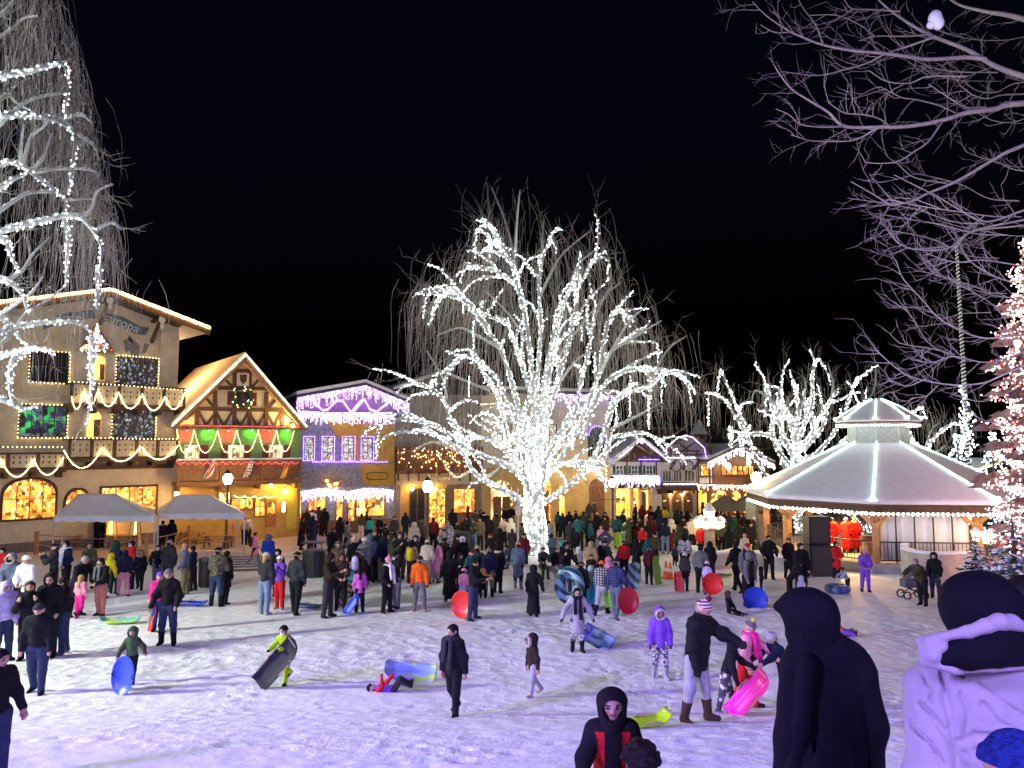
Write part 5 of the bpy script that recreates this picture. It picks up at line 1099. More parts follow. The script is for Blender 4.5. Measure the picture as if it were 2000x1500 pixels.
for x0, x1 in ((170, 215), (225, 275), (290, 332), (345, 395)): r = F.rect(*q8(x0, 1140), *q8(x1, 1310)); mb = MB(); F.poly(mb, F.arch(*r, .35), .052, .1); mb.build('door' if x0 in (225, 345) else 'window', TIMBL if x0 == 345 else W_GOLD, ar)
for x in (160, 280, 338, 418): mb = MB(); F.box(mb, *F.rect(*q8(x - 7, 1115), *q8(x + 7, 1318)), .3, .6); mb.build('pillar', CREAM, b6)
c = F.px(*q8(390, 1110), .7); t = thing('oval_sign', 'small oval sign over the arcade of the white chalet', 'sign', c); mb = MB(); mb.tube([c + F.u * .42 * math.cos(a) + Vector((0, 0, .26 * math.sin(a))) for a in [i * .3142 for i in range(21)]], .05, 5); mb.build('rim', IRON, t); mb = MB(); F.poly(mb, [((c - F.A).dot(F.u) + .4 * math.cos(a), c.z + .24 * math.sin(a)) for a in [i * .349 for i in range(18)]], .66, .72); mb.build('board', CREAM, t)
F7 = Facade(1290, 68.2, 1362, 69.5); F = F7; z = lambda x, y, o=0.0: F.uw(*q8(x, y), o)
b7 = thing('gambrel_house', 'narrow timbered house with a rounded gambrel roof outlined in violet bulbs', 'building', F.pt(F.L / 2, 0)); gp = [(530, 905), (542, 835), (625, 765), (675, 752), (725, 765), (808, 840), (818, 905)]
mb = MB(); F.poly(mb, [z(500, 1320), z(752, 1320), z(752, 905)] + [z(x, y) for x, y in gp[::-1]] + [z(500, 905)], -9, 0); mb.build('wall', mat('grey_timber_wall', (.30, .27, .24), .9, .2, 2), b7)
mb = MB(); 
for a, b in zip(gp, gp[1:]): F.beam(mb, z(*a), z(*b), .22, -9, .9)
mb.build('roof', RUST, b7)
mb = MB(); [F.beam(mb, z(*a), z(*b), .16, .003, .05 + .004 * i) for i, (a, b) in enumerate((((570, 885), (790, 885)), ((590, 860), (770, 860)), ((620, 800), (700, 860)), ((740, 800), (650, 860)), ((610, 905), (610, 860)), ((680, 905), (680, 860)), ((750, 905), (750, 860))))]; mb.build('timber_framing', TIMB, b7)
mb = MB(); F.box(mb, *F.rect(*q8(505, 925), *q8(752, 990)), .003, .05); mb.build('white_band', WHITEW, b7); mb = MB(); [mb.tube([F.px(*q8(x, 965), .1) + F.u * .5 * math.cos(a) + Vector((0, 0, .5 * math.sin(a))) for a in [i * .3142 for i in range(21)]], .05, 5) for x in (610, 695)]; mb.build('round_emblems', TIMB, b7)
mb = MB(); [mb.bar(F.px(*q8(x, 985), .1), F.px(*q8(x + 30, 935), 1.0), .2, .2) for x in (570, 655, 735)]; mb.build('bracket', TIMB, b7)
for x0, x1 in ((515, 570), (590, 645), (665, 735)): window(F, F.rect(*q8(x0, 1000), *q8(x1, 1070)), 3, 1, WHP, mat('grey_board', (.16, .13, .10), .8), b7)
balcony(F, F.rect(*q8(500, 1088), *q8(752, 1125), .9), b7, .9, TIMB, TIMB, 3, False, .15)
light_string('violet bulbs outlining the gambrel roof', [[F.px(*q8(x, y), .95) for x, y in gp]], .12, .055, [LILAC, PURP]); light_string('violet and white bulb rows across the gambrel house', [[F.px(*q8(545, 907), .3), F.px(*q8(752, 907), .3)], [F.px(*q8(525, 1092), 1.05), F.px(*q8(755, 1092), 1.05)]], .12, .05, [LILAC, PURP, WHITE])
for x0, x1 in ((498, 560), (582, 645), (662, 722)): r = F.rect(*q8(x0, 1150), *q8(x1, 1290)); mb = MB(); F.poly(mb, F.arch(*r, .6), .003, .04); o = mb.build('shop_arch', TIMB, b7); mb = MB(); F.box(mb, r[0] + .3, r[1] - .3, r[2] + 1.0, r[3] - .7, .041, .08); mb.build('pane', W_ROOM, o)
for x in (572, 655): c = F.px(*q8(x, 1152), .35); t = thing('shop_lamp', 'bright wall lamp between the arches of the gambrel house, ' + ('nearer the white chalet' if x == 572 else 'nearer the restaurant'), 'lamp', c); mb = MB(); mb.ball(c, .15, 8); mb.build('globe', LAMPS, t); mb = MB(); mb.bar(c, c - F.n * .33, .04, .04); mb.build('bracket', IRON, t)
F8 = Facade(1362, 69.7, 1500, 73.0); F = F8; z = lambda x, y, o=0.0: F.uw(*q8(x, y), o)
b8 = thing('restaurant', 'dark timber restaurant with a low gable hung in icicle lights and glowing windows', 'building', F.pt(F.L / 2, 0)); ov = 1.3; pk = z(1040, 835, ov); el = z(830, 935, ov); er = z(1240, 1000, ov); k = (pk[1] - el[1]) / (pk[0] - el[0]); er = (pk[0] + (pk[0] - el[0]) * 1.25, pk[1] - k * (pk[0] - el[0]) * 1.25)
mb = MB(); F.poly(mb, [(0, -.3), (F.L, -.3), (F.L, max(3, pk[1] - k * (F.L - pk[0]) - .05)), (pk[0], pk[1] - .05), (max(0, el[0]), el[1] - .05), (0, el[1] - .05)], -10, 0); mb.build('wall', TIMBL, b8); gable_roof(F, pk, el, er, ov, 10, .2, b8, RUST, .2)
mb = MB(); F.box(mb, *F.rect(*q8(755, 950), *q8(865, 1085)), .003, .06); mb.build('white_wing', WHITEW, b8); mb = MB(); [F.box(mb, *F.rect(*q8(x - 5, 950), *q8(x + 5, 1085)), .061, .09) for x in (762, 840, 862)]; F.box(mb, *F.rect(*q8(755, 1036), *q8(865, 1044)), .091, .1); mb.build('timber_framing', TIMB, b8)
window(F, F.rect(*q8(778, 962), *q8(832, 1030)), 3, 2, TIMB, W_WARM, b8, .06)
for i in range(6): window(F, F.rect(*q8(925 + i * 38, 965), *q8(955 + i * 38, 1025)), 1, 1, TIMB, W_WARM, b8)
for x0, x1 in ((765, 820), (850, 970), (1000, 1055), (1080, 1180)): r = F.rect(*q8(x0, 1135), *q8(x1, 1290)); mb = MB(); F.poly(mb, F.arch(*r, min(.9, (r[1] - r[0]) / 2)), .003, .05); mb.build('lit_arch', W_GOLD, b8)
icicles('white icicle lights along the low gable of the restaurant', [[F.pt(el[0], el[1] - .02, ov + .08), F.pt(pk[0], pk[1] - .02, ov + .08), F.pt(er[0], er[1] - .02, ov + .08)]], .12, .15, .75, .045, [WHITE, LILAC]); icicles('pinkish icicle lights over the restaurant arches', [[F.px(*q8(760, 1092), .9), F.px(*q8(1150, 1100), .9)]], .1, .1, .6, .05, [LILAC, PINKB, WARM])
for x, y in ((945, 940), (1115, 940), (975, 968)): c = F.px(*q8(x, y), .9); t = thing('hanging_lantern', 'white hanging lantern on the restaurant front, ' + {945: 'left under the gable', 1115: 'right under the gable', 975: 'lowest of the three'}[x], 'lamp', c); mb = MB(); mb.ball(c, .22, 8, 0, 1.5); mb.build('globe', emit('pale_lantern', (1, .85, .6), 3), t); mb = MB(); mb.bar(c + Vector((0, 0, .3)), c + Vector((0, 0, .8)), .03, .03); mb.build('cord', IRON, t)
# far roofs
Fr = Facade(1200, 82, 1520, 84); rb = thing('far_house', 'long dark roofed building rising behind the timbered chalets', 'building', Fr.pt(Fr.L / 2, 0)); wl_ = Fr.uw(1350, 872)[1]; wt_ = Fr.uw(1350, 832)[1]
mb = MB(); Fr.box(mb, 0, Fr.L, -.3, wl_, -14, 0); mb.build('wall', TIMB, rb); mb = MB(); mb.hexa([Fr.pt(-.5, wl_ + .003, .8), Fr.pt(Fr.L + .5, wl_ + .003, .8), Fr.pt(Fr.L + .5, wl_ + .003, -15), Fr.pt(-.5, wl_ + .003, -15), Fr.pt(-.5, wt_, -6.8), Fr.pt(Fr.L + .5, wt_, -6.8), Fr.pt(Fr.L + .5, wt_, -7.2), Fr.pt(-.5, wt_, -7.2)]); mb.build('roof', RUST, rb)
c = P(1366, 850, 78); t = thing('roof_turret', 'small turret with a pointed snow cap on the far roof', 'turret', c); mb = MB(); mb.box(c + Vector((0, 0, -1)), (.9, .9, 2.2)); mb.build('post', TIMB, t); mb = MB(); mb.lathe(c, [(1.0, .1), (.9, .3), (.1, 1.6)], 10); mb.build('cap', SNOW, t, smooth=True)
Fo = Facade(1890, 52, 1990, 55); rb = thing('orange_lodge', 'low lodge with an orange glowing front behind the pink conifer', 'building', Fo.pt(Fo.L / 2, 0)); mb = MB(); Fo.box(mb, 0, Fo.L, -.3, Fo.uw(1930, 945)[1], -8, 0); mb.build('wall', TIMBL, rb); pk = Fo.uw(1950, 905, 1); gable_roof(Fo, pk, Fo.uw(1885, 935, 1), Fo.uw(2015, 940, 1), 1, 8, .2, rb, RUST, .15); mb = MB(); Fo.box(mb, *Fo.rect(1905, 948, 1960, 975), .003, .05); mb.build('window', W_GOLD, rb); light_string('warm bulbs along the lodge roof behind the pink conifer', [[Fo.px(1890, 925, 1.1), Fo.px(1950, 905, 1.1)]], .15, .05, WARM)
# ---------------------------------------------------------------- pavilion
GC = Vector(((1713 - 1000) / FPX * 40, 40, 0)); GR, EZ = 6.9, 3.88
STONE = mat('pale_stone', (.42, .39, .33), .9, .2, 2, .4); FIRW = mat('fir_post', (.42, .20, .07), .6, .25, 4, .2)
va = math.atan2(-GC.y, -GC.x) - R(2.5)
ang = [va + R(45) * i for i in range(8)]
oc = lambda r, z, i: GC + Vector((math.cos(ang[i % 8]) * r, math.sin(ang[i % 8]) * r, z))
gz0 = gz(GC.x, GC.y)
gb = thing('pavilion', 'eight-sided snow-roofed bandstand with a lantern cupola and lit ridges', 'bandstand', GC + Vector((0, 0, gz0)))
def octring(mb, prof, mi=0, cap0=True, cap1=True):
    o = len(mb.v)
    for r, z in prof: mb.v.extend([tuple(oc(r, z, i)) for i in range(8)])
    for k in range(len(prof) - 1):
        for i in range(8): j = (i + 1) % 8; mb.f.append((o + k * 8 + i, o + k * 8 + j, o + (k + 1) * 8 + j, o + (k + 1) * 8 + i)); mb.m.append(mi)
    if cap0: mb.f.append(tuple(o + i for i in range(8))[::-1]); mb.m.append(mi)
    if cap1: mb.f.append(tuple(o + (len(prof) - 1) * 8 + i for i in range(8))); mb.m.append(mi)
FLZ = gz0 + .62
mb = MB(); octring(mb, [(6.05, gz0 - .5), (6.05, FLZ - .18)]); octring(mb, [(6.15, FLZ - .178), (6.15, FLZ)]); mb.build('platform', mat('concrete', (.36, .35, .34), .9, .15, 2), gb)
mb = MB(); octring(mb, [(6.62, EZ - .32), (6.78, EZ - .02), (6.5, EZ), (1.2, 6.35), (1.15, 6.2), (6.3, EZ - .3)], 0, False, False); rf = mb.build('roof', mat('roof_boards', (.34, .19, .08), .7, .25, 3), gb)
mb = MB(); octring(mb, [(6.86, EZ + .01), (6.95, EZ + .10), (6.85, EZ + .24), (6.2, EZ + .52), (4.6, EZ + 1.25), (2.6, 6.05 + .05), (1.46, 6.66), (1.38, 6.5)], 0, False, False)
o = mb.build('snow', SNOW, rf); m_ = o.modifiers.new('bevel', 'BEVEL'); m_.width = .12; m_.segments = 3; m_.limit_method = 'ANGLE'; m_.angle_limit = R(12)
mb = MB(); octring(mb, [(6.80, EZ - .33), (6.84, EZ - .06), (6.70, EZ - .05), (6.64, EZ - .33)], 0, False, False); mb.build('fascia', WOOD, rf)
mb = MB(); octring(mb, [(1.40, 6.4), (1.40, 7.5)]); cu = mb.build('cupola', mat('pale_green_boards', (.42, .47, .43), .8, .12, 4), gb)
mb = MB()
for i in range(8):
    a, b = oc(1.42, 6.72, i), oc(1.42, 6.72, i + 1); c, d = oc(1.42, 7.42, i), oc(1.42, 7.42, i + 1); mb.bar(a, c, .07, .07); mb.bar(a + (b - a) * .08, d - (d - c) * .08, .04, .04); mb.bar(b - (b - a) * .08, c + (d - c) * .08, .04, .06)
mb.build('cross_bracing', mat('pale_trim', (.50, .54, .50), .8, .1), cu)
mb = MB(); octring(mb, [(1.92, 7.58), (2.04, 7.66), (2.02, 7.72), (.15, 8.75)]); mb.build('cupola_roof', WOOD, cu); mb = MB(); octring(mb, [(2.07, 7.72), (2.12, 7.80), (1.98, 7.92), (1.06, 8.52), (.3, 8.9), (.05, 8.96)]); o = mb.build('snow', SNOW, cu); m_ = o.modifiers.new('bevel', 'BEVEL'); m_.width = .07; m_.segments = 3; m_.limit_method = 'ANGLE'; m_.angle_limit = R(10)
mb = MB(); octring(mb, [(1.7, 7.5), (1.9, 7.575)]); mb.build('cupola_soffit', mat('pale_trim', (.5, .54, .5)), cu)
# ridge light tubes
gl = emit('ridge_light', (.62, 1, .86), 1.0); mb = MB(); lm = MB()
prof = [(6.88, EZ + .27), (6.22, EZ + .56), (4.62, EZ + 1.29), (2.62, 6.14), (1.48, 6.69)]; prof2 = [(2.05, 7.90), (1.07, 8.55), (.3, 8.93)]
for i in range(8):
    mb.tube([oc(r, z + .01, i) for r, z in prof], .035, 6); mb.tube([oc(r, z + .01, i) for r, z in prof2], .03, 6); lm.ball(oc(6.9, EZ + .3, i), .09, 8); lm.ball(oc(2.08, 7.92, i), .07, 8)
t = thing('ridge_lights', 'mint white light tubes laid up the snowy ridges of the bandstand roof', 'light string', oc(6.9, EZ, 0)); mb.build('light_tube', gl, t); lm.build('end_bulb', WHITE, t)
light_string('big white bulbs around the eaves of the bandstand', [[oc(6.74, EZ - .42, i), oc(6.74, EZ - .42, i + 1)] for i in range(8)], .21, .075, WHITE); light_string('white bulbs around the eaves of the cupola', [[oc(1.98, 7.52, i), oc(1.98, 7.52, i + 1)] for i in range(8)], .16, .055, WHITE)
for i in range(8):
    mb = MB(); b = oc(5.75, FLZ, i); tp = oc(5.75, EZ - .1, i); mb.bar(b, tp, .30, .30, Vector((math.cos(ang[i]), math.sin(ang[i]), 0))); 
    for j in (i + 1, i - 1):
        d = (oc(5.75, 0, j) - oc(5.75, 0, i)).normalized(); mb.bar(b + Vector((0, 0, 1.75)) + d * .12, tp + d * 1.0 + Vector((0, 0, -.1)), .16, .16)
    d = Vector((math.cos(ang[i]), math.sin(ang[i]), 0)); mb.bar(b + Vector((0, 0, 1.9)) + d * .12, tp + d * .85 + Vector((0, 0, -.18)), .15, .16)
    mb.build('post', FIRW, gb)
mb = MB(); [mb.bar(oc(5.75, EZ + .0, i), oc(5.75, EZ + .0, i + 1), .2, .24) for i in range(8)]; [mb.bar(oc(6.2, EZ - .1, i), oc(1.3, 6.1, i), .12, .2) for i in range(8)]; mb.build('rafter', FIRW, gb)
# railing on open sides, white curtains on the right-front sides.  side k runs corner k -> k+1; corner 0 faces the viewer
iron = MB()
for k in range(8):
    a, b = oc(5.75, FLZ, k), oc(5.75, FLZ, k + 1)
    if k == 3: continue
    for zz_ in (.12, .95): iron.bar(a + Vector((0, 0, zz_)), b + Vector((0, 0, zz_)), .05, .05)
    for j in range(1, 26): p = a.lerp(b, j / 26); iron.bar(p + Vector((0, 0, .13)), p + Vector((0, 0, .94)), .022, .022)
iron.build('railing', IRON, gb)
def side_of(px):    # which side is seen at a pixel column, front
    return None
kR = 0 if oc(5, 0, 1).x > oc(5, 0, 0).x else 7
for kk in (kR, ):
    i0, i1 = (0, 1) if kR == 0 else (8, 7); a, b = oc(5.6, FLZ, i0), oc(5.6, FLZ, i1); nrm = Vector(((a + b) / 2 - GC)[:2] + (0,)) if False else ((a + b) / 2 - Vector((GC.x, GC.y, FLZ))).normalized()
    mb = MB(); n = 60
    for row in range(2):
        z_ = FLZ + .05 if row == 0 else EZ - .35
        for j in range(n + 1): p = a.lerp(b, .05 + .9 * j / n) + nrm * (.03 * math.sin(j * .9) - .05); mb.v.append((p.x, p.y, z_))
    for j in range(n): mb.f.append((j, j + 1, n + 2 + j, n + 1 + j)); mb.m.append(0)
    o = mb.build('curtain', mat('white_curtain', (.66, .66, .66), .7, .06, 2, .1), gb, smooth=True); sm = o.modifiers.new('solid', 'SOLIDIFY'); sm.thickness = .012
    mb = MB(); [mb.bar(a.lerp(b, f) + nrm * .08 + Vector((0, 0, .0)), a.lerp(b, f) + nrm * .08 + Vector((0, 0, EZ - FLZ - .3)), .05, .05) for f in (.2, .39, .58, .77)]; mb.build('curtain_pole', IRON, gb)
# chandeliers
for lab, off in (('warm chandelier hanging over the stage of the bandstand', oc(3.2, EZ - .55, 0 if kR else 0)), ('warm chandelier hanging at the right side of the bandstand', oc(5.0, EZ - .75, 1 if kR == 0 else 7))):
    if 'stage' in lab: off = P(1600, 997, 38.5)
    else: off = P(1889, 1020, 38.5)
    t = thing('chandelier', lab, 'chandelier', off); mb = MB(); [mb.ball(off + Vector((.33 * math.cos(i * 1.047), .33 * math.sin(i * 1.047), 0)), .11, 8) for i in range(6)]; [mb.ball(off + Vector((.16 * math.cos(i * 2.1), .16 * math.sin(i * 2.1), .2)), .1, 8) for i in range(3)]; mb.build('globes', emit('chandelier_glass', (1, .68, .30), 5), t, smooth=True)
    mb = MB(); mb.tube([off + Vector((.33 * math.cos(i * .3), .33 * math.sin(i * .3), -.1)) for i in range(22)], .025, 5); mb.bar(off, off + Vector((0, 0, 1.1)), .03, .03); mb.build('ring', IRON, t)
pl = bpy.data.lights.new('stage_lamp', 'POINT'); pl.energy = 200; pl.color = (1, .58, .20); pl.shadow_soft_size = .25; po = bpy.data.objects.new('stage_lamp', pl); COL.objects.link(po); po.location = P(1640, 1000, 38.2) 
pl2 = bpy.data.lights.new('chandelier_lamp', 'POINT'); pl2.energy = 18; pl2.color = (1, .6, .22); pl2.shadow_soft_size = .3; po = bpy.data.objects.new('chandelier_lamp', pl2); COL.objects.link(po); po.location = P(1889, 1032, 38.5)
# speakers in front of the stage
for lab, x, y0, y1, D_, wd_ in (('tall black loudspeaker standing on the larger black cabinet beside the stage', 1595, 1008, 1062, 34.6, .95), ('larger black cabinet on the snow under the loudspeaker', 1603, 1063, 1118, 34.4, 1.25)):
    b, t_ = P(x, y1, D_), P(x, y0, D_); z0 = gz(b.x, D_) if 'larger' in lab[:8] else P(x, 1063, 34.4).z + .01
    t = thing('loudspeaker', lab, 'speaker', Vector((b.x, D_, z0))); mb = MB(); H = t_.z - z0; mb.box((b.x, D_, z0 + H / 2), (wd_, .8, H)); mb.build('cabinet', IRON, t); mb = MB(); mb.box((b.x, D_ - .415, z0 + H / 2), (wd_ - .14, .03, H - .16)); mb.build('grille', mat('speaker_grille', (.03, .03, .032), .6, .5, 40, .5), t)
# drum or table shape on stage right
c = P(1710, 1075, 37); t = thing('drum_kit', 'dark drum stand on the stage by the right post', 'drum kit', c); mb = MB(); mb.lathe(c + Vector((0, 0, -.2)), [(.45, 0), (.45, .5), (.4, .52)], 16); mb.lathe(c + Vector((-.3, .2, .45)), [(.25, 0), (.25, .25)], 14); mb.build('drum', WOOD, t); mb = MB(); [mb.bar(c + Vector((dx, dy, .3)), c + Vector((dx * 1.4, dy * 1.4, -.75)), .03, .03) for dx, dy in ((.3, .2), (-.3, .2), (.3, -.2), (-.3, -.2))]; mb.lathe(c + Vector((.2, .1, .8)), [(.3, 0), (.02, .04)], 14); mb.build('stand', mat('chrome', (.5, .5, .5), .3, .1, 5, 0, 1), t)
# curved ramp wall at the right front of the pavilion, planter walls on the left
def wallrun(lab, pts, h, wth, name='stone_wall', m=STONE, snow=True):
    pts = smooth_path(pts, 6); t = thing(name, lab, 'wall', pts[0]); mb = MB(); ms = MB()
    for mbb, z0, z1, w_ in ((mb, -.3, h, wth), (ms, h + .003, h + .09, wth + .04)):
        L = []
        for i, p in enumerate(pts):
            d = (pts[min(i + 1, len(pts) - 1)] - pts[max(i - 1, 0)]); d.z = 0; d.normalize(); s = Vector((-d.y, d.x, 0)) * w_ / 2; L.append([p - s + Vector((0, 0, z0)), p + s + Vector((0, 0, z0)), p + s + Vector((0, 0, z1)), p - s + Vector((0, 0, z1))])
        o = len(mbb.v); mbb.v.extend([tuple(q) for r in L for q in r])
        for i in range(len(L) - 1):
            for j in range(4): k = (j + 1) % 4; mbb.f.append((o + i * 4 + j, o + i * 4 + k, o + i * 4 + 4 + k, o + i * 4 + 4 + j)); mbb.m.append(0)
        mbb.f.append((o, o + 1, o + 2, o + 3)); mbb.f.append(tuple(o + len(L) * 4 - 4 + q for q in (3, 2, 1, 0))); mbb.m += [0, 0]
    mb.build('masonry', m, t)
    if snow: ms.build('snow', SNOW, t, smooth=False)
    return t
wallrun('curved beige ramp wall with snow on top at the right front of the bandstand', [at(1768, 1130), at(1800, 1140), at(1850, 1143), at(1905, 1138)], 1.25, .3)
wallrun('straight beige end wall of the ramp beside the black railing', [at(1768, 1128), at(1772, 1117), at(1778, 1106)], 1.3, .28)
wallrun('low round planter wall around the stone lamp pillar', [at(1352, 1098), at(1372, 1108), at(1405, 1112), at(1440, 1104), at(1462, 1095)], .75, .35)
wallrun('low beige wall running from the lamp pillar to the stage cabinet', [at(1478, 1102), at(1510, 1112), at(1545, 1114), at(1578, 1112)], .6, .35)
# stone lamp pillar with lantern cluster
c = at(1387, 1092); t = thing('stone_lamp', 'stone pillar topped by a cluster of warm lanterns with snow caps', 'lamp', c); zt = P(1387, 1030, c.y).z; mb = MB(); mb.lathe(c, [(.55, 0), (.42, .5), (.30, .7), (.28, zt - c.z - .2), (.42, zt - c.z)], 10); mb.build('pillar', mat('rough_stone', (.20, .18, .16), .9, .4, 6, .8), t); g = MB(); k = MB(); cp = MB()
for i in range(6):
    a = i * 1.047; p = Vector((c.x + .62 * math.cos(a), c.y + .62 * math.sin(a), zt + .18)); g.lathe(p, [(.13, -.18), (.2, .2)], 6); cp.lathe(p, [(.26, .205), (.05, .42)], 6); k.bar((c.x, c.y, zt - .1), p - Vector((0, 0, .2)), .05, .05)
p = Vector((c.x, c.y, zt + .55)); g.lathe(p, [(.2, -.2), (.3, .3)], 6); cp.lathe(p, [(.38, .305), (.05, .75)], 6); k.bar((c.x, c.y, zt), p - Vector((0, 0, .2)), .1, .1)
g.build('lantern_glass', emit('lantern_glass', (1, .72, .30), 4), t); cp.build('snow_cap', SNOW, t, smooth=True); k.build('arms', IRON, t)
for x, y in ((1906, 1048), (1926, 1052), (1938, 1048)):
    c = P(x, y, 33); t = thing('lantern', {1906: 'left', 1926: 'middle', 1938: 'right'}[x] + ' of three warm lanterns between the snowy spruces', 'lamp', Vector((c.x, 33, gz(c.x, 33)))); mb = MB(); mb.lathe(c, [(.12, -.2), (.2, .2)], 6); mb.build('glass', emit('lantern_glass', (1, .72, .30), 4), t); mb = MB(); mb.lathe(c, [(.26, .205), (.04, .4)], 6); mb.build('snow_cap', SNOW, t); mb = MB(); mb.bar(c - Vector((0, 0, .2)), Vector((c.x, 33, gz(c.x, 33) - .1)), .07, .07); mb.build('post', IRON, t)
# ---------------------------------------------------------------- street lamps
for lab, x, yg, yt, D_ in (('street lamp with a glowing globe in front of the green chalet', 445, 1040, 930, 46), ('street lamp with a bright globe between the mural shop and the boarded shop', 835, 1056, 945, 43), ('street lamp in front of the white chalet right of the big tree', 1196, 1012, 938, 60), ('street lamp beside the left eave of the bandstand', 1477, 1075, 928, 43)):
    g = P(x, (yt * .8 + (yt + 26) * .2), D_); b = Vector((g.x, D_, gz(g.x, D_))); t = thing('street_lamp', lab, 'street lamp', b, 'street lamps around the square'); H = g.z - b.z
    mb = MB(); mb.lathe(b, [(.2, 0), (.2, .3), (.13, .5), (.09, .8), (.075, H - .5), (.14, H - .4), (.2, H - .32)], 10); mb.build('post', mat('lamp_post', (.10, .09, .07), .6), t, smooth=True); mb = MB(); mb.lathe(b, [(.16, H - .31), (.27, H - .05), (.27, H + .12), (.1, H + .36)], 10); mb.build('globe', LAMPG, t, smooth=True); mb = MB(); mb.lathe(b, [(.2, H + .3), (.16, H + .42), (.03, H + .55)], 10); mb.build('cap', IRON, t); mb = MB(); mb.bar(b + Vector((-.9, 0, H - 1.3)), b + Vector((.9, 0, H - 1.3)), .04, .04); mb.build('banner_arm', IRON, t)
# tall wrapped pole right of pavilion, white sign post near the tree
D_ = 44; a = P(1890, 850, D_); a.z = gz(a.x, D_); b = P(1868, 478, D_); t = thing('wrapped_pole', 'very tall slim pole spirally wound with white bands behind the pavilion', 'pole', a); mb = MB(); pts = [a.lerp(b, i / 12) for i in range(13)]; mb.tube(pts, [.15 - .10 * i / 12 for i in range(13)], 10); mb.build('pole', mat('dark_pole', (.05, .045, .045), .8), t, smooth=True)
mb = MB(); sp = []
for i in range(700): u = i / 700; q = a.lerp(b, .25 + .75 * u); r_ = .155 - .10 * (.25 + .75 * u); sp.append(q + Vector((r_ * math.cos(i * .55), r_ * math.sin(i * .55), 0)))
mb.tube(sp, .035, 4); mb.build('spiral_band', emit('spiral_band', (.8, .8, .75), .14), t); light_string('white bulbs clustered round the lower half of the tall wrapped pole', [[a.lerp(b, u) + rv(.2) for u in np.linspace(.3, .52, 40)]], .14, .05, WHITE, wire=False, jit=.15)
b = at(1012, 1090); t = thing('sign_post', 'white sign board on a thin pole just left of the big tree trunk', 'sign', b); mb = MB(); tp = P(1012, 955, b.y); mb.bar(b, (b.x, b.y, tp.z), .07, .07); mb.build('post', WHP, t); mb = MB(); s_ = P(1012, 997, b.y); mb.box((b.x, b.y - .06, s_.z), (.28, .04, .5)); mb.build('board', WHP, t)
b = at(1062, 1095); t = thing('pole', 'thin pale pole standing just right of the big tree trunk', 'pole', b); mb = MB(); tp = P(1062, 1000, b.y); mb.tube([b, (b.x, b.y, tp.z)], .04, 6); mb.build('shaft', WHP, t)
# rocks round the tree
rk = []
for i, (x, y, lab) in enumerate(((1003, 1120, 'flat pale rock left of the big tree trunk'), (1075, 1130, 'long pale rock block where people sit by the tree'), (1042, 1116, 'low pale rock right in front of the lit trunk'))):
    c = at(x, y); t = MB(); bm_ = []; r_ = random.Random(i); W_ = (1.1, 2.4, .8)[i]
    t.hexa([c + Vector((sx * W_ / 2 * r_.uniform(.85, 1.1), sy * .5 * r_.uniform(.8, 1.1), z * (.62, .72, .4)[i] * r_.uniform(.8, 1.05) - .1)) for z in (0, 1) for sx, sy in ((-1, -1), (1, -1), (1, 1), (-1, 1))])
    o = t.build('rock', STONE, None, c); m_ = o.modifiers.new('bevel', 'BEVEL'); m_.width = .12; m_.segments = 2; tag(o, lab, 'rock', 'pale rocks around the big tree')
# ---------------------------------------------------------------- tents
CANV = mat('grey_canvas', (.78, .78, .77), .85, .08, 1.5, .15)
def tent(lab, xl, xr, yf, D_, depth, xt0, xt1, yt, legs):
    A_, B_ = P(xl, yf, D_), P(xr, yf, D_); z = (A_.z + B_.z) / 2; A_.z = B_.z = z; back = Vector((-.42, .9, 0)) * depth; Cb, Db = B_ + back, A_ + back; t0, t1 = P(xt0, yt, D_ + depth * .45), P(xt1, yt, D_ + depth * .45); zt = (t0.z + t1.z) / 2; t0.z = t1.z = zt
    t = thing('canopy_tent', lab, 'tent', Vector((A_.x, D_, gz(A_.x, D_))), 'grey canopy tents before the hotel'); mb = MB(); n = 10
    def quadsag(p0, p1, p2, p3, sag):
        o = len(mb.v)
        for i in range(n + 1):
            for j in range(n + 1):
                u, v = i / n, j / n; p = (p0.lerp(p1, u)).lerp(p3.lerp(p2, u), v); p = p - Vector((0, 0, sag * 4 * v * (1 - v) * (1 - (2 * u - 1) ** 2 * .6))); mb.v.append(tuple(p))
        for i in range(n):
            for j in range(n): a = o + i * (n + 1) + j; mb.f.append((a, a + n + 1, a + n + 2, a + 1)); mb.m.append(0)
    quadsag(A_, B_, t1, t0, .16); quadsag(B_, Cb, t1, t1, .12); quadsag(Cb, Db, t0, t1, .16); quadsag(Db, A_, t0, t0, .12)
    o = mb.build('canopy', CANV, t, smooth=True); s_ = o.modifiers.new('solid', 'SOLIDIFY'); s_.thickness = .02
    mb = MB(); H = .32
    for a, b in ((A_, B_), (B_, Cb), (Cb, Db), (Db, A_)):
        o = len(mb.v); m_ = 24
        for i in range(m_ + 1): p = a.lerp(b, i / m_); mb.v.append(tuple(p)); mb.v.append(tuple(p - Vector((0, 0, H * (.8 + .2 * abs(math.cos(i * .8)))))))
        for i in range(m_): mb.f.append((o + 2 * i, o + 2 * i + 1, o + 2 * i + 3, o + 2 * i + 2)); mb.m.append(0)
    o = mb.build('valance', mat('pale_valance', (.82, .82, .82), .85, .08, 2, .1), t); s_ = o.modifiers.new('solid', 'SOLIDIFY'); s_.thickness = .015
    for p in (A_, B_, Cb, Db): mb = MB(); mb.bar((p.x, p.y, gz(p.x, p.y) - .05), (p.x, p.y, p.z - .05), .06, .06); mb.build('leg', mat('leg_metal', (.5, .5, .5), .5, .1), t)
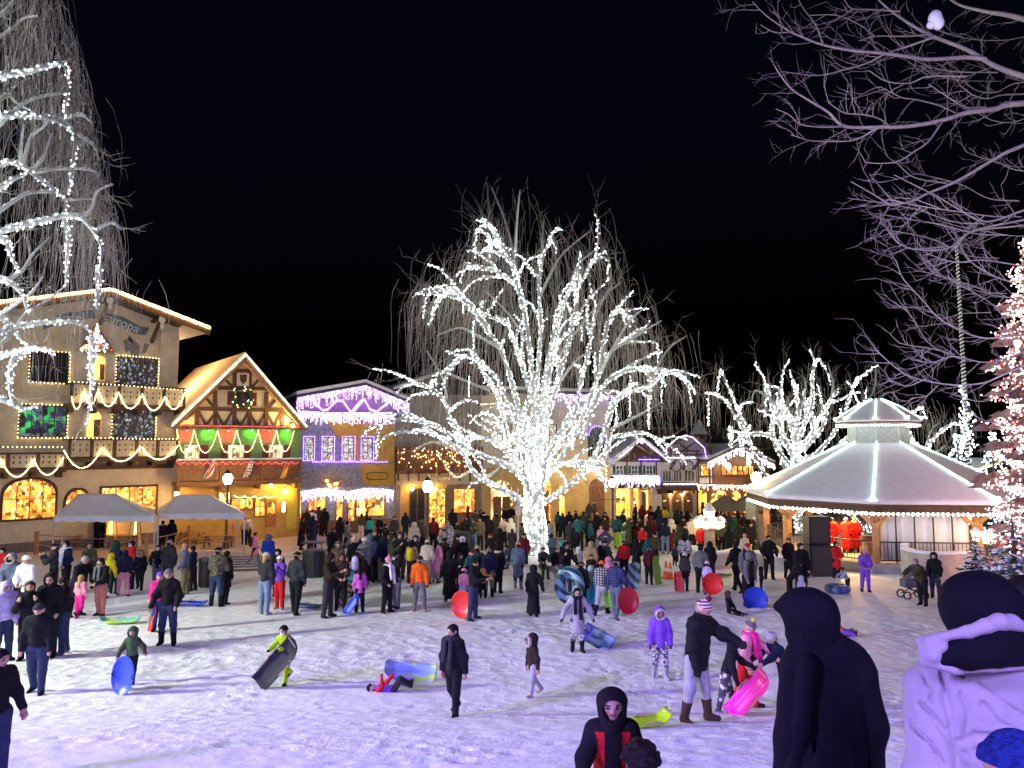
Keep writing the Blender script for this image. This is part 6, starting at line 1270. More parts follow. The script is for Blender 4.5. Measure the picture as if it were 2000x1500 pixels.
tent('larger grey canopy tent nearest the hotel shop windows', 106, 303, 1008, 39.5, 4.2, 152, 226, 964, 0); tent('smaller grey canopy tent in front of the green chalet', 310, 478, 1003, 41.5, 4.0, 346, 410, 966, 0)
# patio: rails, ropes, tables, heaters
ROPEM = mat('rope', (.38, .30, .2), .9)
posts = [(42, 1075), (70, 1083), (285, 1092), (368, 1068), (455, 1062), (478, 1056)]; pp = [at(*p) for p in posts]
for i, p in enumerate(pp):
    t = thing('fence_post', ('short', 'tall', 'bright brown', 'thin', 'plain', 'end')[i] + ' wooden rope post ' + ('left of the brown enclosure', 'in front of the first tent leg', 'between the two grey tents', 'under the second tent', 'by the last picnic table', 'at the chalet end of the rope')[i], 'post', p, 'wooden posts of the patio rope fence'); mb = MB(); mb.box(p + Vector((0, 0, .62)), (.16, .16, 1.3)); mb.build('post', FIRW, t)
for i in range(1, 5):
    for zt, lb in ((1.1, 'upper'), (.55, 'lower')):
        t = MB(); a, b = pp[i] + Vector((0, 0, zt)), pp[i + 1] + Vector((0, 0, zt)); t.tube([a.lerp(b, k / 10) - Vector((0, 0, .5 * (k / 10) * (1 - k / 10))) for k in range(11)], .03, 5); o = t.build('rope', ROPEM, None, a); tag(o, lb + ' sagging rope ' + {1: 'in front of the larger tent', 2: 'before the smaller tent', 3: 'near the picnic tables', 4: 'nearest the chalet door'}[i], 'rope', 'ropes of the patio fence')
p0, p1 = at(5, 1080), at(40, 1076); t = thing('wooden_enclosure', 'brown boarded patio enclosure with a top rail at the left edge', 'enclosure', p0); mb = MB(); a, b = at(-30, 1078), at(112, 1062)
mb.bar(a + Vector((0, 0, .55)), b + Vector((0, 0, .55)), .08, 1.1); mb.build('boards', mat('patio_boards', (.16, .09, .045), .8, .3, 3), t); mb = MB(); mb.bar(a + Vector((0, 0, 1.68)), b + Vector((0, 0, 1.68)), .14, .12); [mb.bar(a.lerp(b, f), a.lerp(b, f) + Vector((0, 0, 1.66)), .12, .12) for f in (.02, .5, .98)]; mb.build('rail', FIRW, t)
def table(lab, x, y, rz):
    c = at(x, y); t = thing('picnic_table', lab, 'table', c, 'wooden picnic tables on the patio'); ca, sa = math.cos(rz), math.sin(rz); loc = lambda X, Y, Z: c + Vector((X * ca - Y * sa, X * sa + Y * ca, Z))
    mb = MB(); [mb.bar(loc(-.9, yy, .75), loc(.9, yy, .75), .14, .04) for yy in (-.3, -.15, 0, .15, .3)]; mb.build('tabletop', FIRW, t)
    for yy, nm in ((-.72, 1), (.72, 2)): mb = MB(); mb.bar(loc(-.9, yy, .45), loc(.9, yy, .45), .26, .04); mb.build('bench', FIRW, t)
    for xx in (-.65, .65): mb = MB(); mb.bar(loc(xx, -.62, 0), loc(xx, -.2, .73), .09, .06); mb.bar(loc(xx, .62, 0), loc(xx, .2, .73), .09, .06); mb.bar(loc(xx + .07, -.75, .42), loc(xx + .07, .75, .42), .08, .05); mb.build('leg', WOODB, t)
for lab, x, y, rz in (('picnic table under the left part of the larger tent', 130, 1072, .3), ('picnic table between the two patio heaters', 240, 1070, .2), ('picnic table at the right end of the patio', 425, 1070, .1), ('picnic table below the smaller tent behind the rope', 375, 1062, -.2), ('picnic table beside the brown enclosure', 85, 1062, .4)): table(lab, x, y, rz)
for lab, x in (('left pyramid patio heater with a glowing flame', 216), ('right pyramid patio heater with a glowing flame', 263)):
    c = at(x, 1068); t = thing('patio_heater', lab, 'heater', c, 'pyramid patio heaters under the larger tent'); H = 2.15; mb = MB()
    for sx, sy in ((-1, -1), (1, -1), (1, 1), (-1, 1)): mb.bar(c + Vector((sx * .3, sy * .3, 0)), c + Vector((sx * .12, sy * .12, H)), .04, .04)
    mb.box(c + Vector((0, 0, H + .03)), (.5, .5, .06)); mb.build('frame', IRON, t); mb = MB(); mb.hexa([c + Vector((sx * .3, sy * .3, z)) if z < .1 else c + Vector((sx * .24, sy * .24, z)) for z in (.02, .75) for sx, sy in ((-1, -1), (1, -1), (1, 1), (-1, 1))]); mb.build('base', mat('steel_panel', (.5, .5, .5), .4, .1), t); mb = MB(); mb.tube([c + Vector((0, 0, z)) for z in (.8, 1.2, 1.6, 1.95)], [.07, .05, .035, .01], 8); mb.build('flame', emit('flame', (1, .38, .05), 5), t)
# bench, bins, bollards, cones
c = at(486, 1134); t = thing('park_bench', 'black slatted park bench in front of the pink-coated woman', 'bench', c); ux = Vector((.97, .15, 0)); uy = Vector((-.15, .97, 0)); mb = MB(); mb2 = MB()
for k in range(5): mb.bar(c - ux * .9 + uy * (-.25 + k * .11) + Vector((0, 0, .45)), c + ux * .9 + uy * (-.25 + k * .11) + Vector((0, 0, .45)), .085, .03)
for k in range(5): mb2.bar(c - ux * .9 + uy * (.27 + .02 * k) + Vector((0, 0, .55 + k * .10)), c + ux * .9 + uy * (.27 + .02 * k) + Vector((0, 0, .55 + k * .10)), .03, .075)
mb.build('seat', mat('bench_slats', (.20, .16, .11), .7, .2), t); mb2.build('backrest', mat('bench_slats', (.2, .16, .11)), t)
for s in (-.85, .85): mb = MB(); p = c + ux * s; mb.bar(p - uy * .3, p - uy * .28 + Vector((0, 0, .65)), .05, .05); mb.bar(p + uy * .32, p + uy * .36 + Vector((0, 0, 1.0)), .05, .05); mb.bar(p - uy * .3 + Vector((0, 0, .65)), p + uy * .32 + Vector((0, 0, .66)), .05, .04); mb.build('arm_frame', IRON, t)
def bin_(lab, x, y, wd_, h, lid): 
    c = at(x, y); t = thing('trash_bin', lab, 'bin', c); mb = MB(); mb.lathe(c, [(wd_ * .42, 0), (wd_ * .5, .05), (wd_ * .5, h)], 14); mb.build('body', IRON, t); mb = MB(); mb.lathe(c, [(wd_ * .54, h + .002), (wd_ * .5, h + .1), (wd_ * .25, h + .12)], 14); mb.build('rim', IRON, t)
    if lid: mb = MB(); [mb.bar(c + Vector((s * wd_ * .3, 0, h)), c + Vector((s * wd_ * .3, 0, h + .42)), .04, .04) for s in (-1, 1)]; mb.box(c + Vector((0, 0, h + .44)), (wd_ * .9, wd_ * .8, .05)); mb.build('lid', IRON, t)
bin_('slatted black litter bin beside the man in the camouflage jacket', 405, 1146, .72, 1.05, 0); bin_('square black bin with a raised lid behind the striding man', 613, 1126, 1.05, 1.05, 1); bin_('dark dumpster bin left of the people in long coats by the tree', 900, 1078, 1.3, 1.1, 0); 
c = at(500, 1040); t = thing('planter_box', 'dark green planter box by the chalet door', 'planter', c); mb = MB(); mb.box(c + Vector((0, 0, .55)), (1.1, .6, 1.1)); mb.build('box', mat('dark_green_paint', (.06, .10, .04), .7), t); mb = MB(); [mb.octa(c + Vector((rng.uniform(-.4, .4), rng.uniform(-.2, .2), 1.1 + rng.uniform(0, .5))), rng.uniform(.07, .16)) for _ in range(50)]; mb.build('greenery', mat('fir_green', (.03, .06, .03)), t)
for lab, x, y in (('dark wooden bollard left of the lit chalet door', 506, 1045), ('dark wooden bollard before the mural shop corner', 567, 1045)): c = at(x, y); mb = MB(); mb.lathe(c, [(.16, 0), (.15, .95), (.17, .97), (.1, 1.15)], 8); o = mb.build('bollard', WOOD, None, c); tag(o, lab, 'bollard', 'dark bollards along the street')
for lab, x, y in (('left of two orange traffic cones with white bands', 1301, 1129), ('right of two orange traffic cones with white bands', 1309, 1131)):
    c = at(x, y); t = thing('traffic_cone', lab, 'cone', c, 'orange traffic cones'); mb = MB(); mb.box(c + Vector((0, 0, .02)), (.36, .36, .04)); mb.lathe(c, [(.14, .041), (.10, .3)], 12); mb.lathe(c, [(.075, .45), (.03, .72)], 12); mb.build('cone', mat('orange_plastic', (.85, .12, .015), .5, .05), t); mb = MB(); mb.lathe(c, [(.10, .301), (.075, .449)], 12); mb.build('band', WHP, t)
for lab, x, y, D_ in (('left thatched umbrella stall in front of the restaurant', 1418, 985, 62), ('right thatched umbrella stall in front of the restaurant', 1462, 984, 61)):
    c = P(x, y, D_); b = Vector((c.x, D_, gz(c.x, D_))); t = thing('thatched_umbrella', lab, 'umbrella', b, 'thatched umbrellas by the restaurant'); mb = MB(); mb.lathe(c, [(1.7, -.45), (1.2, .05), (.5, .5), (.05, .75)], 16); mb.build('thatch', mat('thatch', (.16, .13, .10), .95, .4, 10, 1), t); mb = MB(); mb.bar(b, c, .14, .14); [mb.bar(b.lerp(c, .6), c + Vector((s * 1.0, 0, -.2)), .08, .08) for s in (-1, 1)]; mb.build('post', FIRW, t)
    g = MB(); g.ball(c + Vector((0, 0, -.45)), .12, 8); g.build('lamp', LAMPS, t)
t = thing('green_banner_pole', 'pole with a narrow pale banner left of the bandstand post', 'banner', at(1470, 1075)); b = at(1470, 1075); mb = MB(); tp = P(1470, 985, b.y); mb.bar(b, (b.x, b.y, tp.z + .3), .1, .1); mb.build('pole', IRON, t); mb = MB(); mb.box((b.x, b.y - .1, tp.z - .3), (.75, .05, 1.1)); mb.build('banner', mat('grey_green_banner', (.18, .22, .19), .8), t)
# ---------------------------------------------------------------- the purple floodlight on the slope behind the viewer, plus added fill lamps
def floodlight(lab, fp, aim, col, W, size, soft, tone):
    b = Vector((fp.x, fp.y, gz(fp.x, fp.y))); t = thing('floodlight', lab, 'floodlight', b); d = (Vector(aim) - fp).normalized(); mb = MB(); mb.tube([b, fp - d * .25], .1, 8); mb.build('mast', IRON, t); mb = MB(); mb.bar(fp - d * .45, fp - d * .08, .7, .6); mb.build('housing', IRON, t)
    mb = MB(); mb.bar(fp - d * .079, fp - d * .07, .6, .5); mb.build('lens', tone, t)
    s = bpy.data.lights.new('flood_beam', 'SPOT'); s.energy = W; s.color = col; s.spot_size = R(size); s.spot_blend = 1; s.shadow_soft_size = soft; o = bpy.data.objects.new('flood_beam', s); COL.objects.link(o); o.location = fp; o.rotation_euler = d.to_track_quat('-Z', 'Y').to_euler()
floodlight('purple floodlight on a mast on the slope left behind the viewer', Vector((-20, -5, 15)), (-1, 8, 2), (.36, .24, 1), PURP_W, 64, 2.0, emit('purple_lens', (.45, .3, 1), 5))
floodlight('added violet fill light on a mast right behind the viewer', Vector((9, -12, 15)), (-2, 14, 1.5), (.40, .28, 1), PURP_W * .5, 60, 2.5, emit('purple_lens', (.45, .3, 1), 5))  # added out of view to soften the shadows on the snow
floodlight('added white fill light on a mast beside the large willow', Vector((-25, 12, 10)), (2, 22, 1), (.95, 1, .88), WH_W, 85, 1.0, emit('added_fill_lens', (1, 1, 1), 6))  # unseen lamp put in to brighten the snow in the middle distance
fp2 = Vector((6.0, 2.0, 5.3)); t = thing('uplight', 'lavender uplight at the foot of the bare tree beside the viewer', 'floodlight', fp2); mb = MB(); mb.lathe(fp2, [(.12, -.7), (.18, -.2), (.2, -.12)], 8); mb.build('housing', IRON, t)
sp_ = bpy.data.lights.new('uplight_beam', 'SPOT'); sp_.energy = UP_W; sp_.color = (.98, .88, 1); sp_.spot_size = R(110); sp_.spot_blend = .8; sp_.shadow_soft_size = .15; so_ = bpy.data.objects.new('uplight_beam', sp_); COL.objects.link(so_); so_.location = fp2 + Vector((0, 0, .05)); so_.rotation_euler = (Vector((7.5, 12, 11)) - so_.location).to_track_quat('-Z', 'Y').to_euler()
# ---------------------------------------------------------------- the people
def pp_(x, yt, yf, h, rz, label, **k):
    if yf: pos = at(x, yf); hh = max(.75, min(1.95, P(x, yt, pos.y).z - pos.z)) if h is None else h
    else: hh = h or 1.7; pos = by_top(x, yt, hh)
    return person(pos, hh, rz, label, **k)
W1 = dict(lt=18, rt=-14, lk=6, rk=20, la=(-14, 10, 20, 8), ra=(18, 10, 22, 8)); W2 = dict(lt=-16, rt=20, lk=22, rk=8, la=(18, 10, 22, 8), ra=(-14, 10, 18, 8))
PH = dict(la=(35, 8, 80, 25), ra=(30, 8, 85, 25), hp=22); PK = dict(la=(2, 22, 40, 20), ra=(2, 22, 40, 20)); UP_ = dict(la=(40, 12, 105, 20), ra=(35, 12, 110, 20), hp=0); FRT = dict(la=(20, 6, 40, 30), ra=(20, 6, 40, 30))
LH = dict(lh=2)
G = [
 # --- left group, near
 (70,1182,1355,None,8,'man in black jacket, dark beanie and jeans walking with hands at his sides, front left',dict(top='black',legs='jeans',hat=('beanie','char'),puff=1.08,wide=1.12,pose=dict(lt=8,rt=-8,rk=12,la=(6,14,12,4),ra=(0,14,14,4)))),
 (52,1138,1290,None,25,'woman in black coat looking at a phone held up in both hands',dict(top='black',legs='black',hair='brown',long=1,pose={**UP_,'lh':2})),
 (92,1122,1284,None,10,'hooded man in black parka between the phone woman and the bearded man',dict(top='black',legs='black',hat=('hood','black'),pose=PK)),
 (122,1130,1277,None,-62,'bearded man in black jacket and jeans turned left holding a phone',dict(top='black',legs='jeans',shoes='grey',pose=PH,wide=1.08)),
 (47,1083,1213,None,5,'woman in white puffer jacket and white knitted beanie',dict(top='white',legs='black',hat=('beanie','white'),long=1,hair='brown',pose=FRT)),
 (17,1080,1206,None,10,'person in grey-green fur-hooded parka with dark face cover at the left edge',dict(top='bgrey',legs='char',hat=('furhood','bgrey'),mask='black',long=2,pose=FRT)),
 (4,1140,1292,None,60,'person in lavender-white jacket cut off by the left edge',dict(top='lilac',legs='jeans',hat=('hood','lilac'),puff=1.1)),
 (-16,1272,1525,None,75,'large man in black jacket and jeans half cut off at the lower left edge',dict(top='black',legs='jeans',hair='black',wide=1.15,pose=dict(la=(8,14,20,6)))),
 (195,1091,1203,None,-12,'woman with long black hair, black sweater and salmon snow pants',dict(top='black',legs='salmon',scarf='grey',pose={**FRT,**LH,'hp':18})),
 (154,1124,1209,None,172,'girl with long blond hair and hot pink snow pants kicking one leg',dict(top='pink',legs='hotpink',hair='blond',pose=dict(lh=2,lt=5,rt=-5,rk=70,sp=6))),
 (147,1084,1204,None,70,'broad man in black coat stooping with his head bowed behind the pink-trousered girl',dict(top='black',legs='black',hair='grey',long=2,wide=1.12,pose=dict(lean=22,hp=25,la=(40,8,40,20)))),
 (103,1064,1168,None,-70,'person in dark padded jacket turned left with arms raised to the face',dict(top='char',legs='black',hat=('beanie','navy'),pose=UP_)),
 (127,1056,1160,None,-30,'person with fluffy white collar on a dark coat by the fence post',dict(top='navy',legs='black',scarf='white',hair='black',mask='white',pose=PK)),
 (172,1062,1150,None,20,'person in olive parka standing behind the yellow jacket',dict(top='olive',legs='black',hat=('hood','olive'))),
 (203,1082,1168,None,160,'child in bright yellow jacket bending among the crowd by the tents',dict(top='yellow',legs='black',hat=('hood','yellow'),pose=dict(lean=25))),
 (222,1060,1162,None,160,'person in navy jacket, dark green hood and green trousers seen from behind',dict(top='navy',legs='dgreen',shoes='white',hat=('hood','dgreen'),pose=dict(sp=9))),
 (240,1072,1164,None,-140,'woman in navy top and pale pink trousers leaning back to the left',dict(top='navy',legs='pink',hair='black',pose=dict(lean=-12,lt=20,rk=25))),
 (256,1058,1150,None,-40,'person in bright red jacket with black hair and white mask',dict(top='red',legs='black',hair='black',mask='white')),
 (272,1075,1152,None,15,'woman all in black with white-trimmed hood and shoulder bag',dict(top='black',legs='black',hat=('furhood','black'),bag=1,bagm='black',pose=W1)),
 (2,1072,1160,None,0,'person in red jacket at the very left edge behind the grey-green parka',dict(top='red',legs='black',hair='black')),
 (178,1088,1140,None,150,'small child in orange-red coat below the olive parka',dict(top='orange',legs='black',hat=('beanie','black'))),
 (327,1057,1150,None,180,'person in dark camouflage jacket with a pale knitted cap, back turned',dict(top='char',legs='jeans',hat=('beanie','lgrey'),long=1,puff=1.1)),
 (306,1066,1146,None,20,'person in black coat with pale mask next to the pale knitted cap',dict(top='black',legs='bgrey',hair='black',mask='white',long=1,pose=PK)),
 (360,1064,1161,None,-75,'man in blue-grey jacket and olive trousers standing in profile',dict(top='bgrey',legs='khaki',hat=('beanie','tan'),pose=PK,wide=1.05)),
 (376,1068,1154,None,-90,'person in navy coat right behind the blue-grey jacket',dict(top='navy',legs='black',hair='black',long=1)),
 (422,1072,1184,None,172,'man in brown camouflage jacket, jeans and tall boots seen from behind',dict(top='camo',legs='jeans',shoes='black',boots=1,hat=('beanie','black'),puff=1.15,wide=1.12,pose=dict(sp=7,la=(20,14,50,30),ra=(20,14,50,30)))),
 (439,1078,1180,None,150,'dark-coated companion mostly hidden by the camouflage jacket man',dict(top='black',legs='black',hair='black',long=2)),
 (326,1114,1260,None,8,'smiling woman in grey beanie, black jacket, jeans and tall boots',dict(top='black',legs='jeans',shoes='black',boots=1,hat=('beanie','grey'),hair='brown',pose=dict(lh=2,sp=6,la=(0,18,35,16),ra=(8,22,10,-4)))),
 (309,1120,1234,None,20,'child in hot pink jacket and purple hat hiding behind the grey beanie woman',dict(top='hotpink',legs='blue',hat=('beanie','purple'))),
 (188,1012,1070,1.75,160,'dark figure standing under the larger tent by the left heater',dict(top='black',legs='black',hair='black')),
 (203,1013,None,1.72,120,'dark figure facing right under the larger tent',dict(top='black',legs='black',hair='black')),
 (318,1018,None,1.7,180,'dark figure with pale collar under the edge of the smaller tent',dict(top='navy',legs='black',hair='black',scarf='lgrey')),
 (336,1016,None,1.75,180,'tall black-clad figure under the middle of the smaller tent',dict(top='black',legs='black',hat=('hood','black'))),
 # --- by the chalet and the mural shop
 (497,1040,1102,None,95,'woman in pale pink coat with a brown backpack by the chalet steps',dict(top='pink',legs='black',hair='black',long=2,pack='brown',pose=W1)),
 (522,1046,1128,None,170,'person in bright blue jacket with a pointed hood, back turned',dict(top='blue',legs='black',hat=('hood','bgrey'),puff=1.15)),
 (484,1000,1062,1.7,170,'woman with cream jacket queuing at the chalet door',dict(top='cream',legs='black',hair='blond')),(477,1000,1064,1.65,190,'person in tan coat at the chalet door under the sign',dict(top='tan',legs='black',hair='brown')),
 (516,1082,1200,None,168,'woman in dark grey jacket, light jeans and cream beanie seen from behind',dict(top='char',legs='ljeans',shoes='lgrey',hat=('beanie','cream'),hair='blond',pose=dict(lh=1,la=(30,8,60,20)))),
 (545,1088,1190,None,-12,'girl in purple jacket, red snow pants and white hat',dict(top='purple',legs='red',shoes='lgrey',hat=('beanie','white'),gloves='black',pose=UP_)),
 (577,1074,1199,None,165,'man in dark grey fleece and black beanie striding with his back turned',dict(top='char',legs='black',hat=('beanie','black'),wide=1.05,pose=dict(lt=14,rt=-16,sp=6,la=(10,18,30,14)))),
 (541,1075,1165,None,0,'person in dark hood peeking between the white hat and the black beanie',dict(top='black',legs='black',hat=('hood','black'))),
 (588,1012,1074,None,120,'person in knee-length black coat standing on the street',dict(top='black',legs='black',hair='black',long=3)),
 (610,1004,1073,None,200,'tall person in dark navy coat beside the knee-length black coat',dict(top='navy',legs='navy',hair='black',long=2,pose=W1)),
 (597,992,1052,None,180,'person in maroon jacket and white-brimmed hat near the mural shop',dict(top='dbrown',legs='black',hat=('beanie','red'))),(609,996,1050,None,180,'person in white jumper seen between two dark coats',dict(top='white',legs='black',hair='brown')),
 (622,983,1045,None,180,'man in charcoal jacket in front of the lit mural shop window',dict(top='char',legs='black',hair='black')),(633,986,1048,None,190,'person in black coat right of the charcoal jacket by the shop window',dict(top='black',legs='black',hair='black',long=2)),
 (662,982,None,1.65,0,'person in plum jacket in the mural shop doorway',dict(top='maroon',legs='black',hair='black')),
 (695,990,None,1.7,180,'person in grey hooded jacket before the gold shop window',dict(top='grey',legs='black',hat=('hood','grey'))),(706,1004,None,1.7,160,'person in olive jacket and cream trousers by the gold shop window',dict(top='olive',legs='cream',hair='black')),
 (722,1012,None,1.6,180,'person in turquoise jacket among the dark coats',dict(top='teal',legs='black',hair='black')),(731,988,None,1.75,190,'person with a big black fluffy hood at the gold shop window',dict(top='black',legs='black',hat=('hood','black'),puff=1.2)),
 (640,1084,1206,None,78,'man in brown-black hooded jacket in profile holding a cup',dict(top='dbrown',legs='char',hat=('hood','dbrown'),pose=PH)),
 (665,1083,1192,None,20,'woman in dark brown hood behind the man with the cup',dict(top='brown',legs='black',hat=('hood','brown'),long=1,pose=FRT)),
 (682,1105,1180,None,8,'child in teal jacket and striped hat holding a patterned sled',dict(top='teal',legs='black',hat=('beanie','sky'),mask='black',pose=FRT)),
 (702,1110,1196,None,-160,'girl with long black hair in magenta jacket and black pants',dict(top='magenta',legs='black',hair='black',long=1,pose=dict(lh=2,ra=(15,14,10,0)))),
 (698,1074,1160,None,160,'person in brown-black coat with a white and purple rucksack on the back',dict(top='dbrown',legs='black',hat=('beanie','char'),pack='lilac',wide=1.1)),
 (659,1060,1150,None,10,'person in snowy camouflage hood behind the brown hood',dict(top='camo',legs='black',hat=('hood','camo'))),
 (648,1034,1100,None,175,'big person in black padded coat with back turned in mid street',dict(top='black',legs='black',hat=('beanie','black'),long=2,wide=1.15,puff=1.1)),
 (677,1018,1085,None,90,'person in long grey coat walking right past the padded coat',dict(top='grey',legs='black',hair='black',long=2,pose=W1)),
 (690,1050,1140,None,30,'person in black jacket with a pale bobble hat',dict(top='black',legs='black',hat=('pom','cream'))),(711,1052,1142,None,0,'woman in grey puffer and white hat facing the viewer',dict(top='grey',legs='black',hat=('beanie','white'),puff=1.1)),(722,1040,1138,None,200,'person in grey-blue hooded jacket behind the grey puffer',dict(top='bgrey',legs='black',hat=('hood','bgrey'))),
 # --- middle
 (819,1088,1194,None,2,'person in bright orange jacket, grey trousers and black face cover',dict(top='orange',legs='grey',shoes='tan',hat=('beanie','dbrown'),mask='black',gloves='black',pose=dict(sp=7,la=(0,12,10,2),ra=(0,12,10,2)))),
 (756,1090,1197,None,62,'woman in pink hat, white scarf and black coat with a handbag',dict(top='black',legs='black',hat=('tassel','pink'),scarf='white',bag=-1,bagm='black',long=1,mask='white',pose=PK)),
 (773,1080,1188,None,-38,'man in black pointed hat, white mask and grey trousers facing the pink hat',dict(top='black',legs='grey',hat=('tassel','black'),mask='white',pose=PH)),
 (780,1041,1130,None,5,'hooded man in dark grey jacket and white mask in the middle of the crowd',dict(top='char',legs='grey',hat=('hood','char'),mask='white',pose=PK,wide=1.1)),
 (803,1058,1140,None,170,'person in tan jacket wearing a mustard yellow backpack',dict(top='tan',legs='black',hat=('hood','black'),pack='yellow')),
 (834,1056,1140,None,178,'person in cream fleece, cream hat and plaid trousers seen from behind',dict(top='cream',legs='plaid',hat=('beanie','cream'),puff=1.1)),
 (851,1056,1138,None,160,'woman in pale pink coat with long dark hair beside the cream fleece',dict(top='pink',legs='lgrey',hair='black',long=2,pose=LH)),
 (866,1052,1129,None,15,'person in long navy puffer with white face mask',dict(top='navy',legs='black',hair='black',long=2,mask='white')),
 (735,1020,1125,1.75,175,'tall person in black padded jacket with back turned left of the lamp post',dict(top='black',legs='black',hat=('hood','black'),puff=1.15)),(752,1024,None,1.72,60,'man in black jacket looking right near the lamp post',dict(top='black',legs='black',hair='black',pose=PH)),
 (748,1050,1138,None,190,'person in navy coat and khaki trousers left of the white-masked man',dict(top='navy',legs='khaki',hat=('hood','navy'),long=1)),(763,1048,1140,None,90,'person in olive fleece turning right with hands raised',dict(top='olive',legs='khaki',hair='brown',pose=UP_)),
 (811,1048,1130,None,0,'person in dark green hood with pale mask behind the yellow backpack',dict(top='char',legs='black',hat=('hood','char'),mask='white')),(808,1022,1092,None,185,'person in cream white coat near the lamp post',dict(top='cream',legs='black',hat=('hood','cream'),long=2)),(822,1010,1090,None,150,'person in camouflage jacket leaning by the lamp post',dict(top='camo',legs='black',hat=('hood','camo'))),
 (846,1010,1080,None,180,'person in dark maroon jacket right of the lamp post',dict(top='maroon',legs='black',hair='brown',pack='maroon')),(884,994,1052,None,190,'man in black jacket with an orange bag before the lit shop window',dict(top='black',legs='black',hair='black')),(874,1012,1090,None,10,'woman in black coat with speckled scarf in the middle crowd',dict(top='nordic',legs='black',hair='brown',long=2)),
 (872,984,None,1.72,90,'person in dark hood looking at the lit shop window',dict(top='black',legs='black',hat=('hood','black'))),(866,1035,1105,None,30,'person in flecked dark coat next to the navy puffer',dict(top='nordic',legs='black',hat=('beanie','black'),long=1)),(903,1050,1125,None,4,'person in white balaclava hat and black coat with white zip',dict(top='black',legs='black',hat=('hood','white'),mask='white',puff=1.1)),
 (908,1000,1078,None,170,'person in black coat with a cap left of the grey-green pair',dict(top='black',legs='black',hat=('cap','maroon'),long=1)),(924,1014,1077,None,5,'person in grey-green coat and jeans standing by the bin',dict(top='olive',legs='ljeans',hair='brown',pose=PH)),(938,1012,1075,None,-20,'person in khaki coat next to the grey-green coat',dict(top='khaki',legs='char',hair='black',long=1)),(954,1008,1068,None,180,'broad person in black jacket left of the tree sign',dict(top='black',legs='black',hair='black',wide=1.15)),
 (928,998,None,1.75,0,'person in dark olive coat in front of the boarded shop',dict(top='olive',legs='black',hat=('cap','char'))),(945,1000,None,1.65,200,'person in black and white scarf behind the khaki coat',dict(top='black',legs='black',scarf='white',hair='black')),
 # --- around the tree, nearer
 (878,1080,1176,None,185,'woman in ankle-length black coat with grey fur hood and tan boots',dict(top='black',legs='black',shoes='tan',hat=('furhood','black'),long=3,hair='black',wide=1.1)),
 (904,1112,1182,None,165,'girl in pink hoodie with a pink cap holding a red saucer sled',dict(top='pink',legs='sky',hat=('beanie','pink'),pose=dict(lean=12))),
 (924,1094,1211,None,75,'man in black jacket and dark jeans in profile looking at his phone',dict(top='black',legs='jeans',hair='black',pose=dict(la=(35,6,60,20),ra=(30,8,70,15),hp=8,sp=5),wide=1.08)),
 (920,1076,1165,None,30,'person in dark red cap and dark coat in the phone man group',dict(top='dteal',legs='black',hat=('cap','maroon'))),(932,1068,1160,None,170,'person in charcoal coat with tan bobble hat in the phone man group',dict(top='char',legs='black',hat=('beanie','tan'))),
 (900,1082,1165,None,10,'woman in black hood holding a phone beside the fur-hooded coat',dict(top='black',legs='black',hat=('hood','black'),pose=PH)),
 (955,1073,1166,None,178,'person in dark navy coat, khaki trousers and grey bobble hat seen from behind',dict(top='navy',legs='khaki',shoes='black',boots=1,hat=('tassel','grey'),long=1)),
 (943,1111,1168,None,15,'child in mustard yellow jacket stretching one arm sideways',dict(top='mustard',legs='black',hat=('hood','mustard'),pose=dict(la=(10,80,10,0),ra=(20,15,60,10)))),
 (957,1044,1110,None,20,'person in bright red hat with long fair hair',dict(top='dbrown',legs='black',hat=('beanie','red'),hair='blond',pose=LH)),(972,1066,1158,None,165,'person in black coat with white stripe beside the grey bobble hat',dict(top='black',legs='black',hair='black',scarf='cream',long=2)),
 (1012,1060,1150,None,172,'woman in dark coat and tan knitted hat with a tan shoulder bag',dict(top='bgrey',legs='black',shoes='grey',boots=1,hat=('pom','tan'),bag=-1,bagm='tan',long=2)),
 (1042,1106,1204,None,172,'person in long black robe-like coat walking towards the tree',dict(top='black',legs='black',hat=('hood','black'),robe=1,pose=dict(la=(0,10,8,0),ra=(6,20,6,-6),lt=8,rt=-8))),
 (984,1012,1068,None,5,'woman in cream jacket and black skirt left of the sign post',dict(top='cream',legs='black',hair='black',pose=PH)),(998,1014,1072,None,175,'person in cream hooded jacket next to the black skirt woman',dict(top='cream',legs='char',hat=('hood','cream'),puff=1.1)),(1000,1034,1090,None,180,'person in long charcoal coat behind the flat rock',dict(top='char',legs='char',hair='black',long=3)),(987,992,None,1.7,10,'person in black jacket and white shirt at the arched door',dict(top='black',legs='black',hair='black')),
 (1078,1044,1098,None,178,'person in grey-green jacket and jeans right of the lit trunk',dict(top='bgrey',legs='jeans',hair='black')),(1097,1050,1086,None,165,'small child in turquoise jacket right of the lit trunk',dict(top='teal',legs='black',hat=('beanie','teal'))),
 (1060,1062,1134,1.6,15,'person in dark grey coat sitting on the rock in front of the trunk',dict(top='char',legs='char',hair='black',pose=dict(lt=80,rt=75,lk=80,rk=75,seat=.62,lean=10,la=(30,8,50,20),ra=(30,8,50,20)))),
 (1084,1086,1132,1.5,40,'person in black jacket and light trousers sitting at the right end of the rock',dict(top='black',legs='lgrey',hair='brown',pose=dict(lt=75,rt=70,lk=60,rk=50,seat=.60,lean=5))),(999,1084,1122,1.4,-60,'person in blue jacket crouching on the flat rock',dict(top='jeans',legs='jeans',hair='black',pose=dict(lt=90,rt=85,lk=100,rk=95,seat=.66,lean=30))),
 (1106,1062,1162,None,20,'man in black hood filming with a raised phone right of the tree',dict(top='black',legs='jeans',hat=('hood','black'),wide=1.1,pose=UP_)),
